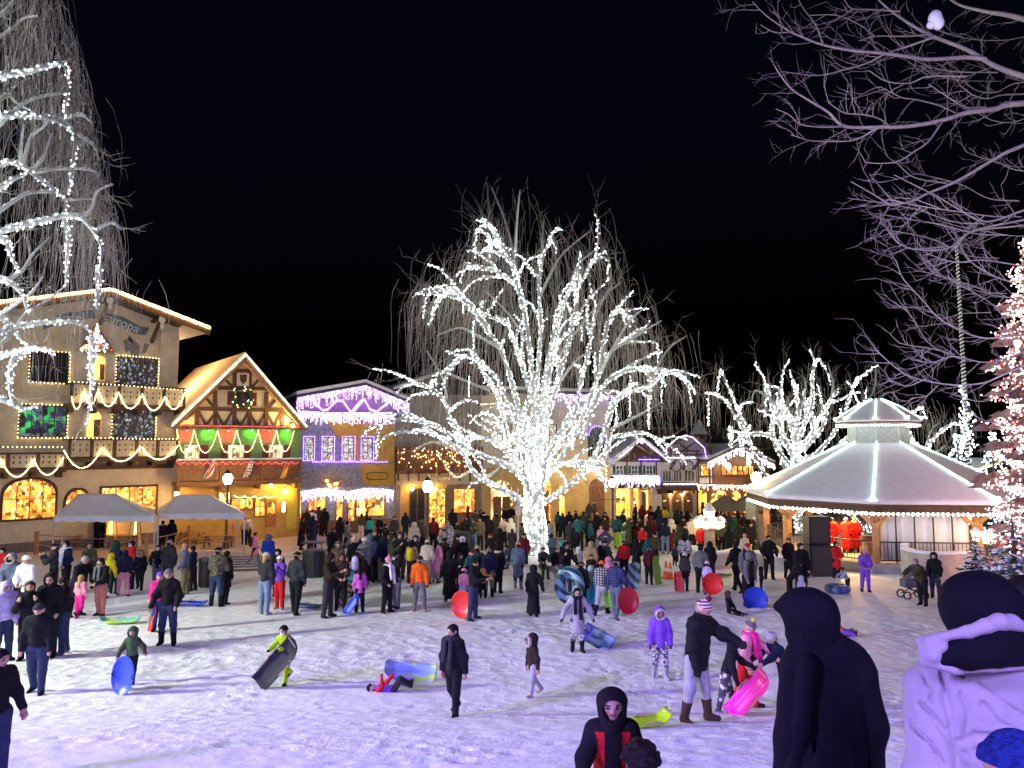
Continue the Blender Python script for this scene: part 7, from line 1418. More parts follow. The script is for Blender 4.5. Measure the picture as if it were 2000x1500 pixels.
 (1113,1020,1074,None,170,'person in grey beanie and long dark coat behind the filming man',dict(top='char',legs='black',hat=('beanie','grey'),long=2)),(1131,1008,1076,None,178,'broad person in dark teal coat with arms raised right of the tree',dict(top='dteal',legs='black',hair='black',wide=1.25,pose=UP_)),(1150,1016,1070,None,185,'person in dark coat in the group right of the tree',dict(top='navy',legs='black',hair='black')),
 (1153,1024,1075,None,150,'person in dark coat with bright green fur hood lining',dict(top='dteal',legs='black',hat=('hood','green'),long=1)),(1174,1028,1075,None,-8,'person in pale pink hoodie holding a black diamond-shaped sled',dict(top='pink',legs='lgrey',hair='blond',pose=FRT)),(1166,1003,None,1.7,160,'person in black padded coat with a white cap behind the pink hoodie',dict(top='black',legs='black',hat=('beanie','white'))),(1182,1010,None,1.7,-20,'person in brown coat right behind the pink hoodie',dict(top='brown',legs='black',hair='black')),
 (1090,1000,None,1.72,150,'person in dark green coat just right of the lit trunk',dict(top='dteal',legs='black',hair='black')),(1099,1003,None,1.75,180,'tall person in dark blue coat near the arched doors',dict(top='navy',legs='black',hair='black')),(1112,1000,None,1.72,190,'person in black coat in front of the ochre wall',dict(top='black',legs='black',hair='black')),(1072,1018,None,1.7,190,'person in grey coat half hidden by the lit trunk',dict(top='grey',legs='black',hair='black')),
 (1150,984,None,1.65,180,'person in grey skirt looking at the notice on the ochre wall',dict(top='char',legs='grey',hair='black',long=2)),(1162,975,None,1.75,185,'tall person in black at the ochre wall',dict(top='black',legs='black',hair='black')),
 (1130,1070,1128,None,160,'person in grey jacket and white hood sitting low in the crowd',dict(top='lgrey',legs='black',hat=('hood','white'))),(1155,1060,1140,None,165,'person in tan shearling coat with raised hood',dict(top='tan',legs='brown',hat=('hood','tan'),long=1,puff=1.15)),(1173,1062,1138,None,170,'person in black coat and white bobble hat beside the tan shearling',dict(top='black',legs='black',hat=('pom','white'))),(1155,1084,1150,None,0,'boy in brown jacket in front of the tan shearling coat',dict(top='dbrown',legs='black',hair='brown')),(1193,1078,1120,None,150,'small child in dark green hat near the red puffer',dict(top='dgreen',legs='black',hat=('beanie','dgreen'))),
 (1219,1058,1132,None,185,'man in bright red puffer jacket seen from behind',dict(top='red',legs='black',hat=('beanie','black'),puff=1.1,wide=1.08)),
 (1176,1096,1201,None,155,'woman in orange beanie, plaid jacket and pale grey trousers carrying a green sled',dict(top='plaid',legs='lgrey',shoes='black',boots=1,hat=('beanie','orange'),pose=dict(lt=-14,rt=18,rk=10,lk=20,ra=(20,25,100,20)))),
 (1136,1100,1196,None,150,'person in dark coat and maroon beanie carrying a big inner tube',dict(top='black',legs='black',hat=('beanie','maroon'))),(1155,1106,1190,None,160,'child in light blue hoodie carrying a turquoise saucer',dict(top='sky',legs='black',hat=('hood','sky'),pose=W1)),
 (1204,1092,1208,None,148,'man in dark blue plaid jacket, jeans and tasselled hat with a red saucer',dict(top='nplaid',legs='bgrey',shoes='grey',hat=('tassel','navy'),wide=1.08,pose=W1)),(1189,1090,1170,None,10,'girl in pale pink jacket and pink hood behind the orange beanie',dict(top='pink',legs='black',hat=('hood','pink'))),
 (1128,1150,1273,None,4,'woman in beige coat and black scarf dragging a blue sled with arms spread',dict(top='lgrey',legs='nordic',shoes='black',boots=1,hair='black',scarf='black',long=2,gloves='black',pose=dict(lh=2,lt=6,rt=-6,la=(8,34,6,-4),ra=(8,38,6,-4)))),
 (1222,1022,1074,None,5,'person in white suit with green stripes and white hood',dict(top='white',legs='white',shoes='white',hat=('hood','white'))),(1233,1014,1076,None,20,'person in black jacket holding something up beside the white suit',dict(top='black',legs='black',hair='black',pose=UP_)),(1207,1008,1070,None,180,'man in dark green coat left of the white suit',dict(top='dteal',legs='black',hair='brown')),
 (1268,1070,1142,None,165,'person in black overalls with maroon shoulders carrying a green sled',dict(top='maroon',legs='black',hat=('beanie','char'),trim='black')),(1266,1054,1118,None,175,'person in dark teal coat behind the black overalls',dict(top='dteal',legs='black',hat=('hood','dteal'))),(1254,1030,1082,None,10,'child in red coat near the arcade crowd',dict(top='red',legs='black',hair='brown')),(1249,1012,1070,None,0,'man in black coat above the red-coated child',dict(top='black',legs='black',hair='black')),(1253,988,None,1.7,180,'person in dark maroon jacket in the warm arcade light',dict(top='maroon',legs='black',hair='black')),(1272,1008,1075,None,160,'woman in burgundy coat left of the tall dark group',dict(top='maroon',legs='black',hair='brown',long=2)),
 # --- right middle
 (1299,992,None,1.65,200,'person in vivid yellow jacket before the gambrel house arches',dict(top='yellow',legs='black',hair='black')),(1286,990,None,1.8,180,'tall person in long navy coat in front of the gambrel house',dict(top='navy',legs='navy',hat=('hood','navy'),long=3)),(1292,1002,1068,None,190,'person in dark blue padded coat under the yellow jacket',dict(top='navy',legs='navy',hair='black',long=2)),(1313,1016,1078,None,170,'person in cream hooded jacket beside the light jeans',dict(top='cream',legs='black',hat=('hood','cream'))),
 (1300,1020,1082,None,180,'man in navy jacket and light blue jeans with back turned',dict(top='navy',legs='ljeans',hair='black',wide=1.1)),(1317,1034,1084,None,175,'person in long maroon coat among the right crowd',dict(top='maroon',legs='maroon',hair='black',long=3)),(1318,1068,1106,None,170,'tiny child in dark teal coat and red hat',dict(top='dteal',legs='black',hat=('beanie','red'),puff=1.25)),
 (1338,1082,1154,None,150,'boy in white beanie and grey-black jacket beside a small red sled',dict(top='char',legs='black',hat=('beanie','white'))),(1338,1045,1125,None,160,'person in patterned grey coat behind the white beanie boy',dict(top='nordic',legs='black',hat=('hood','black'))),
 (1370,1068,1158,None,165,'person in dark grey jacket with back turned beside the bright red saucer',dict(top='grey',legs='black',hair='black',wide=1.1)),(1388,1060,1140,None,180,'person in black hooded coat behind the grey jacket',dict(top='black',legs='black',hat=('hood','black'))),(1382,1098,1162,None,155,'small child in lavender jacket and white hat holding the bright red saucer',dict(top='lilac',legs='purple',hat=('beanie','white'))),
 (1369,1028,1090,None,0,'person in red coat by the stone lamp pillar',dict(top='red',legs='black',hair='black',long=1)),(1351,1008,1080,None,0,'woman in cream jacket left of the stone lamp',dict(top='cream',legs='black',hair='brown')),(1361,1012,1078,None,10,'person in tan coat close to the stone lamp',dict(top='tan',legs='black',hair='black')),
 (1432,1008,1080,None,130,'tall person in dark green coat bending left of the pavilion post',dict(top='dgreen',legs='black',hat=('hood','dgreen'),pose=dict(lean=18),wide=1.15)),(1416,1024,1075,None,20,'child in grey jacket in front of the dark green coat',dict(top='grey',legs='black',hat=('beanie','grey'))),(1455,1044,1105,None,10,'person in pale coat with a pink hat behind the bearded man',dict(top='cream',legs='black',hat=('beanie','pink'))),(1474,1010,1080,None,90,'person with rust-brown coat by the pavilion post',dict(top='brown',legs='black',hat=('beanie','white'),wide=1.2)),
 (1440,1058,1156,None,-150,'person in black jacket striding away left of the bearded man',dict(top='black',legs='black',hair='black',pose=W2)),(1462,1052,1170,None,-10,'bearded man in black vest with grey sleeves',dict(top='black',legs='black',vest='grey',hat=('cap','red'),pose=dict(hp=4))),
 (1464,1080,1184,None,40,'person in brown-grey coat and grey hood above the blue saucer',dict(top='dbrown',legs='black',hat=('hood','grey'),vest='grey',pose=dict(hp=20))),(1487,1108,1150,None,110,'small child in navy snowsuit with red mittens near the bearded man',dict(top='navy',legs='navy',hat=('hood','navy'),gloves='red')),
 (1503,1047,1132,None,0,'man in black jacket and black trousers standing alone by the low wall',dict(top='black',legs='black',hair='black',mask='black',wide=1.08,pose=PK)),(1541,1052,1130,None,5,'person in flat hat and long black coat left of the black cabinet',dict(top='black',legs='black',hat=('brim','char'),long=2)),(1566,1062,1165,None,15,'person in black coat with a pale zip by the black cabinet',dict(top='black',legs='black',hair='black',long=1,wide=1.1)),
 (1543,1092,1172,None,60,'person in black coat bowing towards the lavender child',dict(top='black',legs='black',hat=('hood','black'),pose=dict(lean=35,la=(50,8,20,10),ra=(50,8,20,10)))),(1566,1126,1178,None,170,'small child in pale lavender hooded suit',dict(top='ice',legs='ice',hat=('hood','ice'))),
 (1635,1060,1130,None,10,'woman in dark red coat with black hood in front of the stage',dict(top='red',legs='black',hat=('hood','black'),long=2,pose=FRT)),(1656,1104,1157,None,-70,'child in light blue jacket bending over a blue tube',dict(top='sky',legs='black',hair='brown',pose=dict(lean=40,la=(50,8,10,5),ra=(50,8,10,5)))),(1691,1074,1156,None,-8,'person in purple tracksuit and pink hat in front of the stage railing',dict(top='purple',legs='purple',hat=('beanie','pink'),hair='brown',pose={**LH,**FRT})),
 (1803,1086,1183,None,-60,'person in olive green coat bending over a stroller',dict(top='olive',legs='black',hair='grey',pose=dict(lean=32,la=(55,8,10,8),ra=(55,8,10,8)),long=1)),(1828,1080,1168,None,-35,'person in black hooded coat behind the stroller',dict(top='black',legs='jeans',hat=('hood','black'),long=1,pose=dict(lean=12))),
 (1425,1160,1199,1.15,50,'child in black snowsuit sitting on the snow',dict(top='black',legs='black',hat=('hood','char'),pose=dict(lt=82,rt=86,lk=12,rk=20,seat=.10,sp=14,lean=-5,la=(25,12,10,5),ra=(25,12,10,5)))),
 # --- near right group
 (1290,1188,1326,None,2,'girl in purple hooded jacket and snowy black leggings walking forward',dict(top='purple',legs='nordic',shoes='lgrey',boots=1,hat=('furhood','purple'),scarf=None,gloves='maroon',long=1,puff=1.05,pose=dict(lt=8,rt=-6,rk=16,lh=0,la=(2,12,8,2),ra=(2,14,8,2)))),
 (1362,1172,1410,None,50,'man in black puffer, pale trousers, brown boots and striped bobble hat',dict(top='black',legs='lgrey',shoes='brown',boots=1,hat=('pom','knit'),trim='maroon',hair='grey',gloves='black',puff=1.2,long=1,wide=1.1,pose=dict(lean=8,hp=26,hy=15,sp=6,lt=8,rt=-6,la=(55,4,22,12),ra=(0,14,10,2)))),
 (1418,1243,1392,None,70,'child in black hood and spotted leggings under the striped-hat man\'s hand',dict(top='black',legs='spots',shoes='tan',hat=('hood','black'),gloves='black',pose=dict(lean=18,hp=20,lt=14,rt=-10,la=(40,8,30,10)))),
 (1458,1212,1382,None,50,'girl in pink jacket and red snow pants wearing a grey hat with a yellow bobble',dict(top='pink',legs='red',shoes='black',hat=('pom','grey'),trim='yellow',hair='blond',long=1,scarf='hotpink',pose=dict(lean=8,hp=20,lt=12,rt=-10,rk=10,la=(45,8,15,8)))),
 (1536,1228,1385,None,-70,'boy in navy hooded jacket and grey bobble hat stooping behind the pink sled',dict(top='navy',legs='navy',hat=('pom','lgrey'),pose=dict(lean=30,hp=20,la=(55,8,10,5),ra=(50,8,15,5)))),
 (885,1222,1398,None,-32,'young woman in black padded jacket and black ski pants walking across the snow',dict(top='black',legs='black',hair='black',long=1,puff=1.05,scarf='char',pose=dict(lh=1,lt=8,rt=-12,rk=22,la=(-12,12,12,0),hy=-15))),
 (1041,1240,1360,None,-62,'child in dark brown hooded coat and grey trousers walking left',dict(top='dbrown',legs='lgrey',shoes='tan',hat=('furhood','dbrown'),mask='lilac',long=1,pose=dict(lt=12,rt=-14,rk=24,la=(-10,10,10,0)))),
 (256,1226,1334,None,6,'laughing boy in green hooded jacket running with a blue saucer',dict(top='green',legs='black',hat=('hood','green'),split='olive',gloves='salmon',puff=1.1,pose=dict(lt=16,rt=-20,rk=30,la=(14,42,25,-10),ra=(10,28,20,-4)))),
 (556,1220,1336,None,-18,'boy in lime green snowsuit with white mask lifting a black toboggan',dict(top='lime',legs='lime',hair='black',mask='white',gloves='black',puff=1.05,pose=dict(lean=10,lt=14,rt=-22,rk=30,la=(45,12,40,20),ra=(30,20,50,15)))),
]
for x, yt, yf, h, rz, lab, kw in G: pp_(x, yt, yf, h, rz, lab, **kw)
# kid under the colourful sled, child on the purple sled, singers on the stage
c = at(806, 1351); person(c + Vector((0, 0, .05)), 1.0, 0, 'child in lilac and red jacket lying in the snow under a see-through sled', top='purple', legs='char', hat=('beanie', 'black'), gloves='red', split='red', pose=dict(la=(30, 10, 20, 0), ra=(60, 10, 30, 0), lt=60, rt=55, lk=90, rk=80), tilt=np.array([[0, 0, -1], [.0, 1, 0], [1, 0, 0]]) @ rotz(R(80)))
c = at(1633, 1243); person(c + Vector((0, 0, .06)), 1.1, 70, 'child in orange jacket riding a purple sled', top='orange', legs='purple', hair='black', pose=dict(lt=85, rt=85, lk=10, rk=10, seat=.12, lean=-12, lh=1, hy=0, la=(35, 10, 10, 5), ra=(35, 10, 10, 5)))
for x, dx, lab, kw in ((1626, 0, 'left singer in long bright red coat on the stage', dict(hair='black')), (1655, 0, 'fair-haired singer in long bright red coat on the stage', dict(hair='blond')), (1671, .3, 'right singer in long bright red coat on the stage', dict(hair='blond', scarf='cream'))):
    p = P(x, 1085, 38.3 + dx); person(Vector((p.x, p.y, FLZ)), 1.72, 150, lab, top='stage', legs='black', long=3, wide=1.15, group='singers in red coats on the stage', **kw)
# --- onlookers right in front of the camera
def own(lab): return [o for o in bpy.data.objects if o.get('label') == lab][0]
def cp_(a, b_, r1, r2, mi=0, sy=1.0, cut=None): return (np.array(a, np.float32), np.array(b_, np.float32), r1, r2, mi, sy, cut)
hx = Vector(((1597 - 1000) / FPX * 4.1, 4.1, gz(1.7, 4.1))); hh = P(1568, 1150, 4.1).z - hx.z
person(hx, hh - .06, 225, 'tall onlooker in dark navy hooded parka with back turned, close to the viewer', top='inky', legs='black', finish='bare', pose=dict(la=(4, 6, 10, 4), ra=(4, 6, 10, 4), hp=14))
lab_ = 'tall onlooker in dark navy hooded parka with back turned, close to the viewer'; q = lambda x, y, z_: (x, y, hh + z_)
ct = [cp_(q(0, .01, -.42), q(.01, .0, -1.3), .20, .29, 0, .80), cp_(q(-.10, 0, -.36), q(.12, 0, -.38), .10, .10, 0, .85), cp_(q(-.03, 0, -.25), q(.0, 0, -.36), .10, .13, 0, .9),
      cp_(q(-.14, 0, -.43), q(-.19, -.02, -.74), .095, .088), cp_(q(-.19, -.02, -.74), q(-.20, .08, -1.04), .088, .07), cp_(q(.16, 0, -.44), q(.205, -.02, -.70), .105, .088), cp_(q(.205, -.02, -.70), q(.22, .07, -1.04), .088, .07)]
crease = [cp_(q(-.115, -.12, -.55), q(-.13, -.14, -1.05), .012, .010), cp_(q(.125, -.13, -.52), q(.15, -.14, -1.02), .014, .010)]
grow('coat', ct, [cm('inky')], .0105, np.eye(3), hx, own(lab_), .05, crease, .0035)
hd = [cp_(q(-.065, .03, -.125), q(-.10, .05, -.12), .128, .115, 0, 1), cp_(q(-.10, .05, -.12), q(-.215, .08, -.112), .11, .028, 0, 1), cp_(q(-.05, .0, -.16), q(-.04, .0, -.30), .125, .115, 0, .95), cp_(q(-.13, .06, -.2), q(-.13, .04, -.28), .07, .05)]
grow('hood', hd, [cm('inky')], .0095, np.eye(3), hx, own(lab_), .05, [cp_(q(-.215, .10, -.19), q(-.34, .16, -.2), .07, .12), cp_(q(-.03, -.115, -.07), q(-.02, -.12, -.3), .008, .006)], .002)
jx = Vector(((1907 - 1000) / FPX * 3.05, 3.05, gz(1.9, 3.05))); hh = P(1910, 1116, 3.05).z - jx.z
lab_ = 'onlooker in white jacket with a black hood, back turned at the lower right corner'
person(jx, hh - .05, 185, lab_, top='jacketwhite', legs='black', finish='bare', pose=dict(la=(4, 6, 14, 6), ra=(4, 6, 14, 6)))
ct = [cp_(q(.03, .03, -.52), q(.03, .03, -1.15), .24, .28, 0, .75), cp_(q(-.12, .02, -.42), q(.22, .02, -.42), .12, .12, 0, .9), cp_(q(0, .03, -.33), q(.03, .03, -.42), .15, .17, 0, .9),
      cp_(q(-.20, .02, -.47), q(-.245, -.03, -.80), .115, .105), cp_(q(-.245, -.03, -.80), q(-.22, .12, -1.08), .105, .08), cp_(q(.27, .02, -.47), q(.31, -.03, -.80), .115, .105), cp_(q(.31, -.03, -.8), q(.29, .12, -1.08), .105, .08)]
def z7(x, y, d): v = P(1450 + .2933 * x, 1060 + .2933 * y, 3.05 + d) - jx; return (v.x, v.y, v.z)
def onskin(x, y, r):
    for d in np.linspace(-.4, .2, 160):
        v = z7(x, y, d); f, _ = field(ct, np.array([v[0]], np.float32), np.array([v[1]], np.float32), np.array([v[2]], np.float32), .05)
        if f[0] < -r * .05: return (v[0], v[1] - r * .35, v[2])
    return v
crease = []
for pts, r in ((((1380, 850), (1560, 940), (1720, 1060), (1880, 1165)), .012), (((1330, 850), (1345, 1000), (1385, 1180), (1400, 1330), (1420, 1490)), .020), (((1400, 1345), (1550, 1285), (1740, 1290)), .020), (((1400, 1350), (1480, 1420), (1520, 1500)), .022), (((1180, 1080), (1300, 1200), (1385, 1330)), .017), (((1110, 1190), (1240, 1330), (1330, 1470)), .017), (((1450, 1000), (1500, 1130), (1480, 1260)), .013), (((1600, 1080), (1700, 1200), (1830, 1260)), .015), (((1200, 870), (1250, 980), (1240, 1060)), .012), (((1560, 1380), (1660, 1350), (1800, 1380)), .015)):
    sk = [onskin(x, y, r) for x, y in pts]; crease += [cp_(sk[i], sk[i + 1], r, r * .8) for i in range(len(sk) - 1)]
grow('jacket', ct, [cm('jacketwhite')], .0085, np.eye(3), jx, own(lab_), .05, crease, .0045)
grow('hood', [cp_(q(-.01, .03, -.145), q(.02, .05, -.15), .145, .145, 0, 1), cp_(q(.01, .01, -.18), q(.03, .01, -.32), .14, .12, 0, .95)], [cm('inky')], .0095, np.eye(3), jx, own(lab_), .04, [cp_(q(.0, -.145, -.08), q(.01, -.14, -.3), .006, .005)], .0015)
def z7(x, y, d): v = P(1450 + .2933 * x, 1060 + .2933 * y, 3.05 + d) - jx; return (v.x, v.y, v.z)
rim = [z7(1168, 640, -.12), z7(1330, 628, -.18), z7(1500, 596, -.21), z7(1620, 556, -.21), z7(1710, 530, -.19), z7(1790, 535, -.16), z7(1900, 590, -.12)]; rr = [.008, .016, .022, .026, .030, .030, .026]
cw = [cp_(rim[i], rim[i + 1], rr[i], rr[i + 1], 1) for i in range(6)]
fl = [z7(1185, 665, -.125), z7(1230, 735, -.15)]; cw += [cp_(fl[0], fl[1], .014, .03, 1), cp_(z7(1250, 680, -.16), z7(1270, 745, -.17), .032, .03, 1), cp_(z7(1320, 665, -.17), z7(1330, 690, -.18), .022, .022, 1)]
bk = [z7(1330, 768, -.165), z7(1480, 735, -.195), z7(1680, 700, -.195), z7(1960, 700, -.12)]; cw += [cp_(bk[i], bk[i + 1], (.030, .060, .068, .06)[i], (.060, .068, .06, .05)[i], 0) for i in range(3)]
sm_ = [z7(1215, 790, -.15), z7(1420, 845, -.195), z7(1650, 828, -.20), z7(1950, 810, -.13)]; cw += [cp_(sm_[i], sm_[i + 1], .016, .016, 1) for i in range(3)]
grow('collar', [c_ for c_ in cw if c_[4] == 1], [cm('jacketwhite'), cm('jacketwhite')], .0075, np.eye(3), jx, own(lab_), .014, (), .0025)
grow('hood_lining', [c_ for c_ in cw if c_[4] == 0] + [cp_(z7(1260, 770, -.14), z7(1340, 765, -.165), .014, .034)], [cm('inky')], .0075, np.eye(3), jx, own(lab_), .012, (), .002)
kx = Vector(((1995 - 1000) / FPX * 4.4, 4.4, gz(3, 4.4))); person(kx, P(1990, 1140, 4.4).z - kx.z, 185, 'onlooker with short black hair mostly hidden by the white jacket', top='black', legs='black', hair='black')
bx = Vector(((1965 - 1000) / FPX * 2.2, 2.2, gz(1.4, 2.2))); person(bx, P(1965, 1462, 2.2).z - bx.z, 190, 'child in fuzzy bright blue hat at the lower right corner', top='navy', legs='black', hat=('beanie', 'bluefuzz'), hair='brown')
cx = Vector(((1245 - 1000) / FPX * 3.9, 3.9, gz(.6, 3.9))); person(cx, P(1245, 1466, 3.9).z - cx.z, 180, 'child with curly black hair peeping in at the bottom edge', top='black', legs='black', hair='black', pose=dict(curl=1))
rx = Vector(((1188 - 1000) / FPX * 5.9, 5.9, gz(.75, 5.9))); person(rx, P(1188, 1348, 5.9).z - rx.z, -3, 'smiling boy in black hooded jacket with red panels climbing towards the viewer', top='black', legs='black', hat=('hood', 'black'), trim='red', long=1, puff=1.12, wide=1.1, pose=dict(lean=12, la=(14, 22, 20, 4), ra=(14, 22, 20, 4), hp=-8))
# --- far crowd towards the right
cr = ['black', 'char', 'black', 'dbrown', 'navy', 'olive', 'black', 'maroon']; CN = dict(black='black', char='charcoal', navy='navy', dbrown='dark brown', dteal='dark teal', olive='olive', grey='grey', maroon='maroon')
spots = [(1335, 1012), (1342, 1000), (1378, 1004), (1392, 1000), (1402, 1006), (1411, 1000), (1423, 1002), (1441, 1000), (1452, 1004), (1462, 999), (1408, 1020), (1443, 1022), (1398, 1018), (1330, 1000), (1322, 996), (1272, 994), (1512, 1002), (1524, 1010), (1546, 1006), (1383, 985), (1397, 983), (1412, 984), (1372, 982), (1240, 1000), (1216, 1000), (1182, 1002), (1140, 1000), (968, 1000), (914, 990), (792, 1002), (770, 1010), (664, 1012), (716, 1000), (1340, 1026), (1326, 1030), (1466, 1022)]
near = {1335: 'left of the stone lamp', 1342: 'behind the cream jacket', 1378: 'behind the stone lamp', 1392: 'right behind the stone lamp', 1402: 'before the left thatched stall', 1411: 'under the left thatched stall', 1423: 'between the thatched stalls', 1441: 'before the right thatched stall', 1452: 'under the right thatched stall', 1462: 'right of the thatched stalls', 1408: 'in front of the thatched stalls', 1443: 'left of the rust-brown coat', 1398: 'just right of the stone lamp pillar', 1330: 'under the right arch of the gambrel house', 1322: 'at the middle arch of the gambrel house', 1272: 'at the left arch of the gambrel house',
 1512: 'behind the bandstand post', 1524: 'inside the bandstand at the left', 1546: 'behind the loudspeaker in the bandstand', 1383: 'at the first lit restaurant arch', 1397: 'at the big lit restaurant arch', 1412: 'behind the left thatched stall', 1372: 'at the restaurant corner', 1240: 'in the white chalet arcade', 1216: 'left in the white chalet arcade', 1182: 'at the right end of the ochre wall', 1140: 'beside the notice on the ochre wall', 968: 'at the left arched door', 914: 'at the boarded shop window', 792: 'at the dark door of the boarded shop', 770: 'at the corner of the mural shop', 664: 'in the street before the mural shop', 716: 'under the gold mural shop window', 1340: 'above the white beanie boy', 1326: 'left of the patterned grey coat', 1466: 'behind the bearded man'}
for i, (x, y) in enumerate(spots):
    t_ = cr[(i * 5 + 3) % 8]; hb = i % 3; k = dict(top=t_, legs='black', hair='black', long=(i % 4 == 1) * 2)
    if hb == 0: k['hat'] = ('beanie', cr[(i * 3) % 8])
    elif hb == 1: k['hat'] = ('hood', t_)
    pp_(x, y, None, 1.66 + .04 * (i % 4), [0, 170, 95, -80, 200][i % 5], 'person in %s %s %s' % (CN[t_], 'coat' if k['long'] else 'jacket', near[x]), group='people in the far crowd', **k)
ex = [g for g in G if g[2] is None or (g[2] < 1150 and 560 < g[0] < 1480)]; rng.shuffle(ex)
for i, g in enumerate(ex[:46]):
    n0 = NP[g[5]]['pos']; ps = n0 + Vector((rng.choice((-1, 1)) * rng.uniform(.3, .6), rng.uniform(.7, 1.6), 0)); ps.z = gz(ps.x, ps.y); t_ = cr[(i * 3 + 1) % 8]; w_ = g[5].split(); w_ = w_[1:] if w_[0] in ('person', 'woman', 'man') else w_
    if w_[0] == 'in': w_ = ['one'] + w_
    stop = [j for j, x_ in enumerate(w_) if j > 3 and x_ in ('with', 'in', 'beside', 'before', 'behind', 'near', 'holding', 'left', 'right', 'seen', 'wearing', 'standing', 'walking', 'facing', 'under', 'among', 'and', 'by', 'at', 'looking')]; w_ = w_[:min(stop[0] if stop else 8, 8)]
    hk = ('beanie', 'hood', 'bare head')[i % 3]; k = dict(top=t_, legs='black', hair='black', long=(i % 3 == 1) * 2)
    if i % 3 < 2: k['hat'] = (hk, cr[(i * 3) % 8] if i % 3 == 0 else t_)
    person(ps, 1.6 + .04 * (i % 5), [0, 170, 95, -80, 200, 20][i % 6], ('person in %s %s close behind the %s' % (CN[t_], 'coat' if k['long'] else 'jacket', ' '.join(w_))), group='people half hidden in the crowd', pose=[dict(), PH, W1, PK, UP_, FRT][i % 6], **k)
# ---------------------------------------------------------------- sleds and other carried things
def PL(n, c, r=.35): return mat('plastic_' + n, c, r, .08, 6, .05)
PC = dict(red=PL('red', (.75, .03, .02)), dred=PL('dark_red', (.45, .015, .03)), blue=PL('blue', (.02, .06, .55)), teal=PL('teal', (.03, .36, .40)), lime=PL('lime', (.40, .68, .02)), pink=PL('pink', (.85, .03, .38)), green=PL('green', (.16, .42, .03)), black=PL('black', (.02, .02, .024)), navy=PL('navy', (.04, .08, .20)), purple=PL('purple', (.16, .04, .4)),
 mix=pattern('rainbow_plastic', [(.30, .45, .75), (.45, .70, .10), (.55, .50, .75)], 'noise', 2.2, .35), tubep=pattern('tube_print', [(.015, .06, .07), (.20, .36, .38)], 'diag', 1.4, .4), striped=pattern('striped_print', [(.10, .11, .03), (.50, .48, .30)], 'diag', 2.6, .5), aqua=pattern('aqua_lime_plastic', [(.20, .60, .50), (.50, .80, .12)], 'noise', 1.6, .35), speck=pattern('flecked_black', [(.014, .014, .018), (.20, .20, .22)], 'noise', 6, .6), bluesp=pattern('flecked_blue', [(.05, .09, .26), (.14, .2, .38)], 'noise', 4, .4))
PC['speck'].node_tree.nodes['Color Ramp'].color_ramp.elements[1].position = .70; PC['speck'].node_tree.nodes['Principled BSDF'].inputs['Specular IOR Level'].default_value = .2
def orient(nrm, spin=0):
    z = Vector(nrm).normalized(); x = Vector((0, 0, 1)).cross(z); x = Vector((1, 0, 0)) if x.length < 1e-3 else x.normalized(); y = z.cross(x); m = Matrix((x, y, z)).transposed(); return m @ Matrix.Rotation(spin, 3, 'Z')
def place(mb, M, c): mb.v = [tuple(M @ Vector(v) + Vector(c)) for v in mb.v]
def saucer(label, c, r, nrm, col, sx=1.0, spin=0):
    mb = MB(); pr = [(0.02, -.09), (.5, -.08), (.8, -.03), (.95, .03), (1.0, .05), (1.0, .075), (.94, .05), (.78, -.01), (.48, -.06), (.02, -.07)]
    mb.lathe((0, 0, 0), [(a * r, b * r * 1.6) for a, b in pr], 32); mb.v = [(x * sx, y, z_) for x, y, z_ in mb.v]; M = orient(nrm, spin); place(mb, M, c)
    t = thing('saucer_sled', label, 'sled', c); mb.build('dish', PC[col], t, smooth=True); h = MB()
    for s in (-1, 1): h = MB(); h.tube([M @ Vector((s * r * .86 * sx + 0, -.13 * r, .06 * r)) + c, M @ Vector((s * r * .9 * sx, 0, .16 * r)) + c, M @ Vector((s * r * .86 * sx, .13 * r, .06 * r)) + c], .014, 6); h.build('handle', IRON, t)
    return t
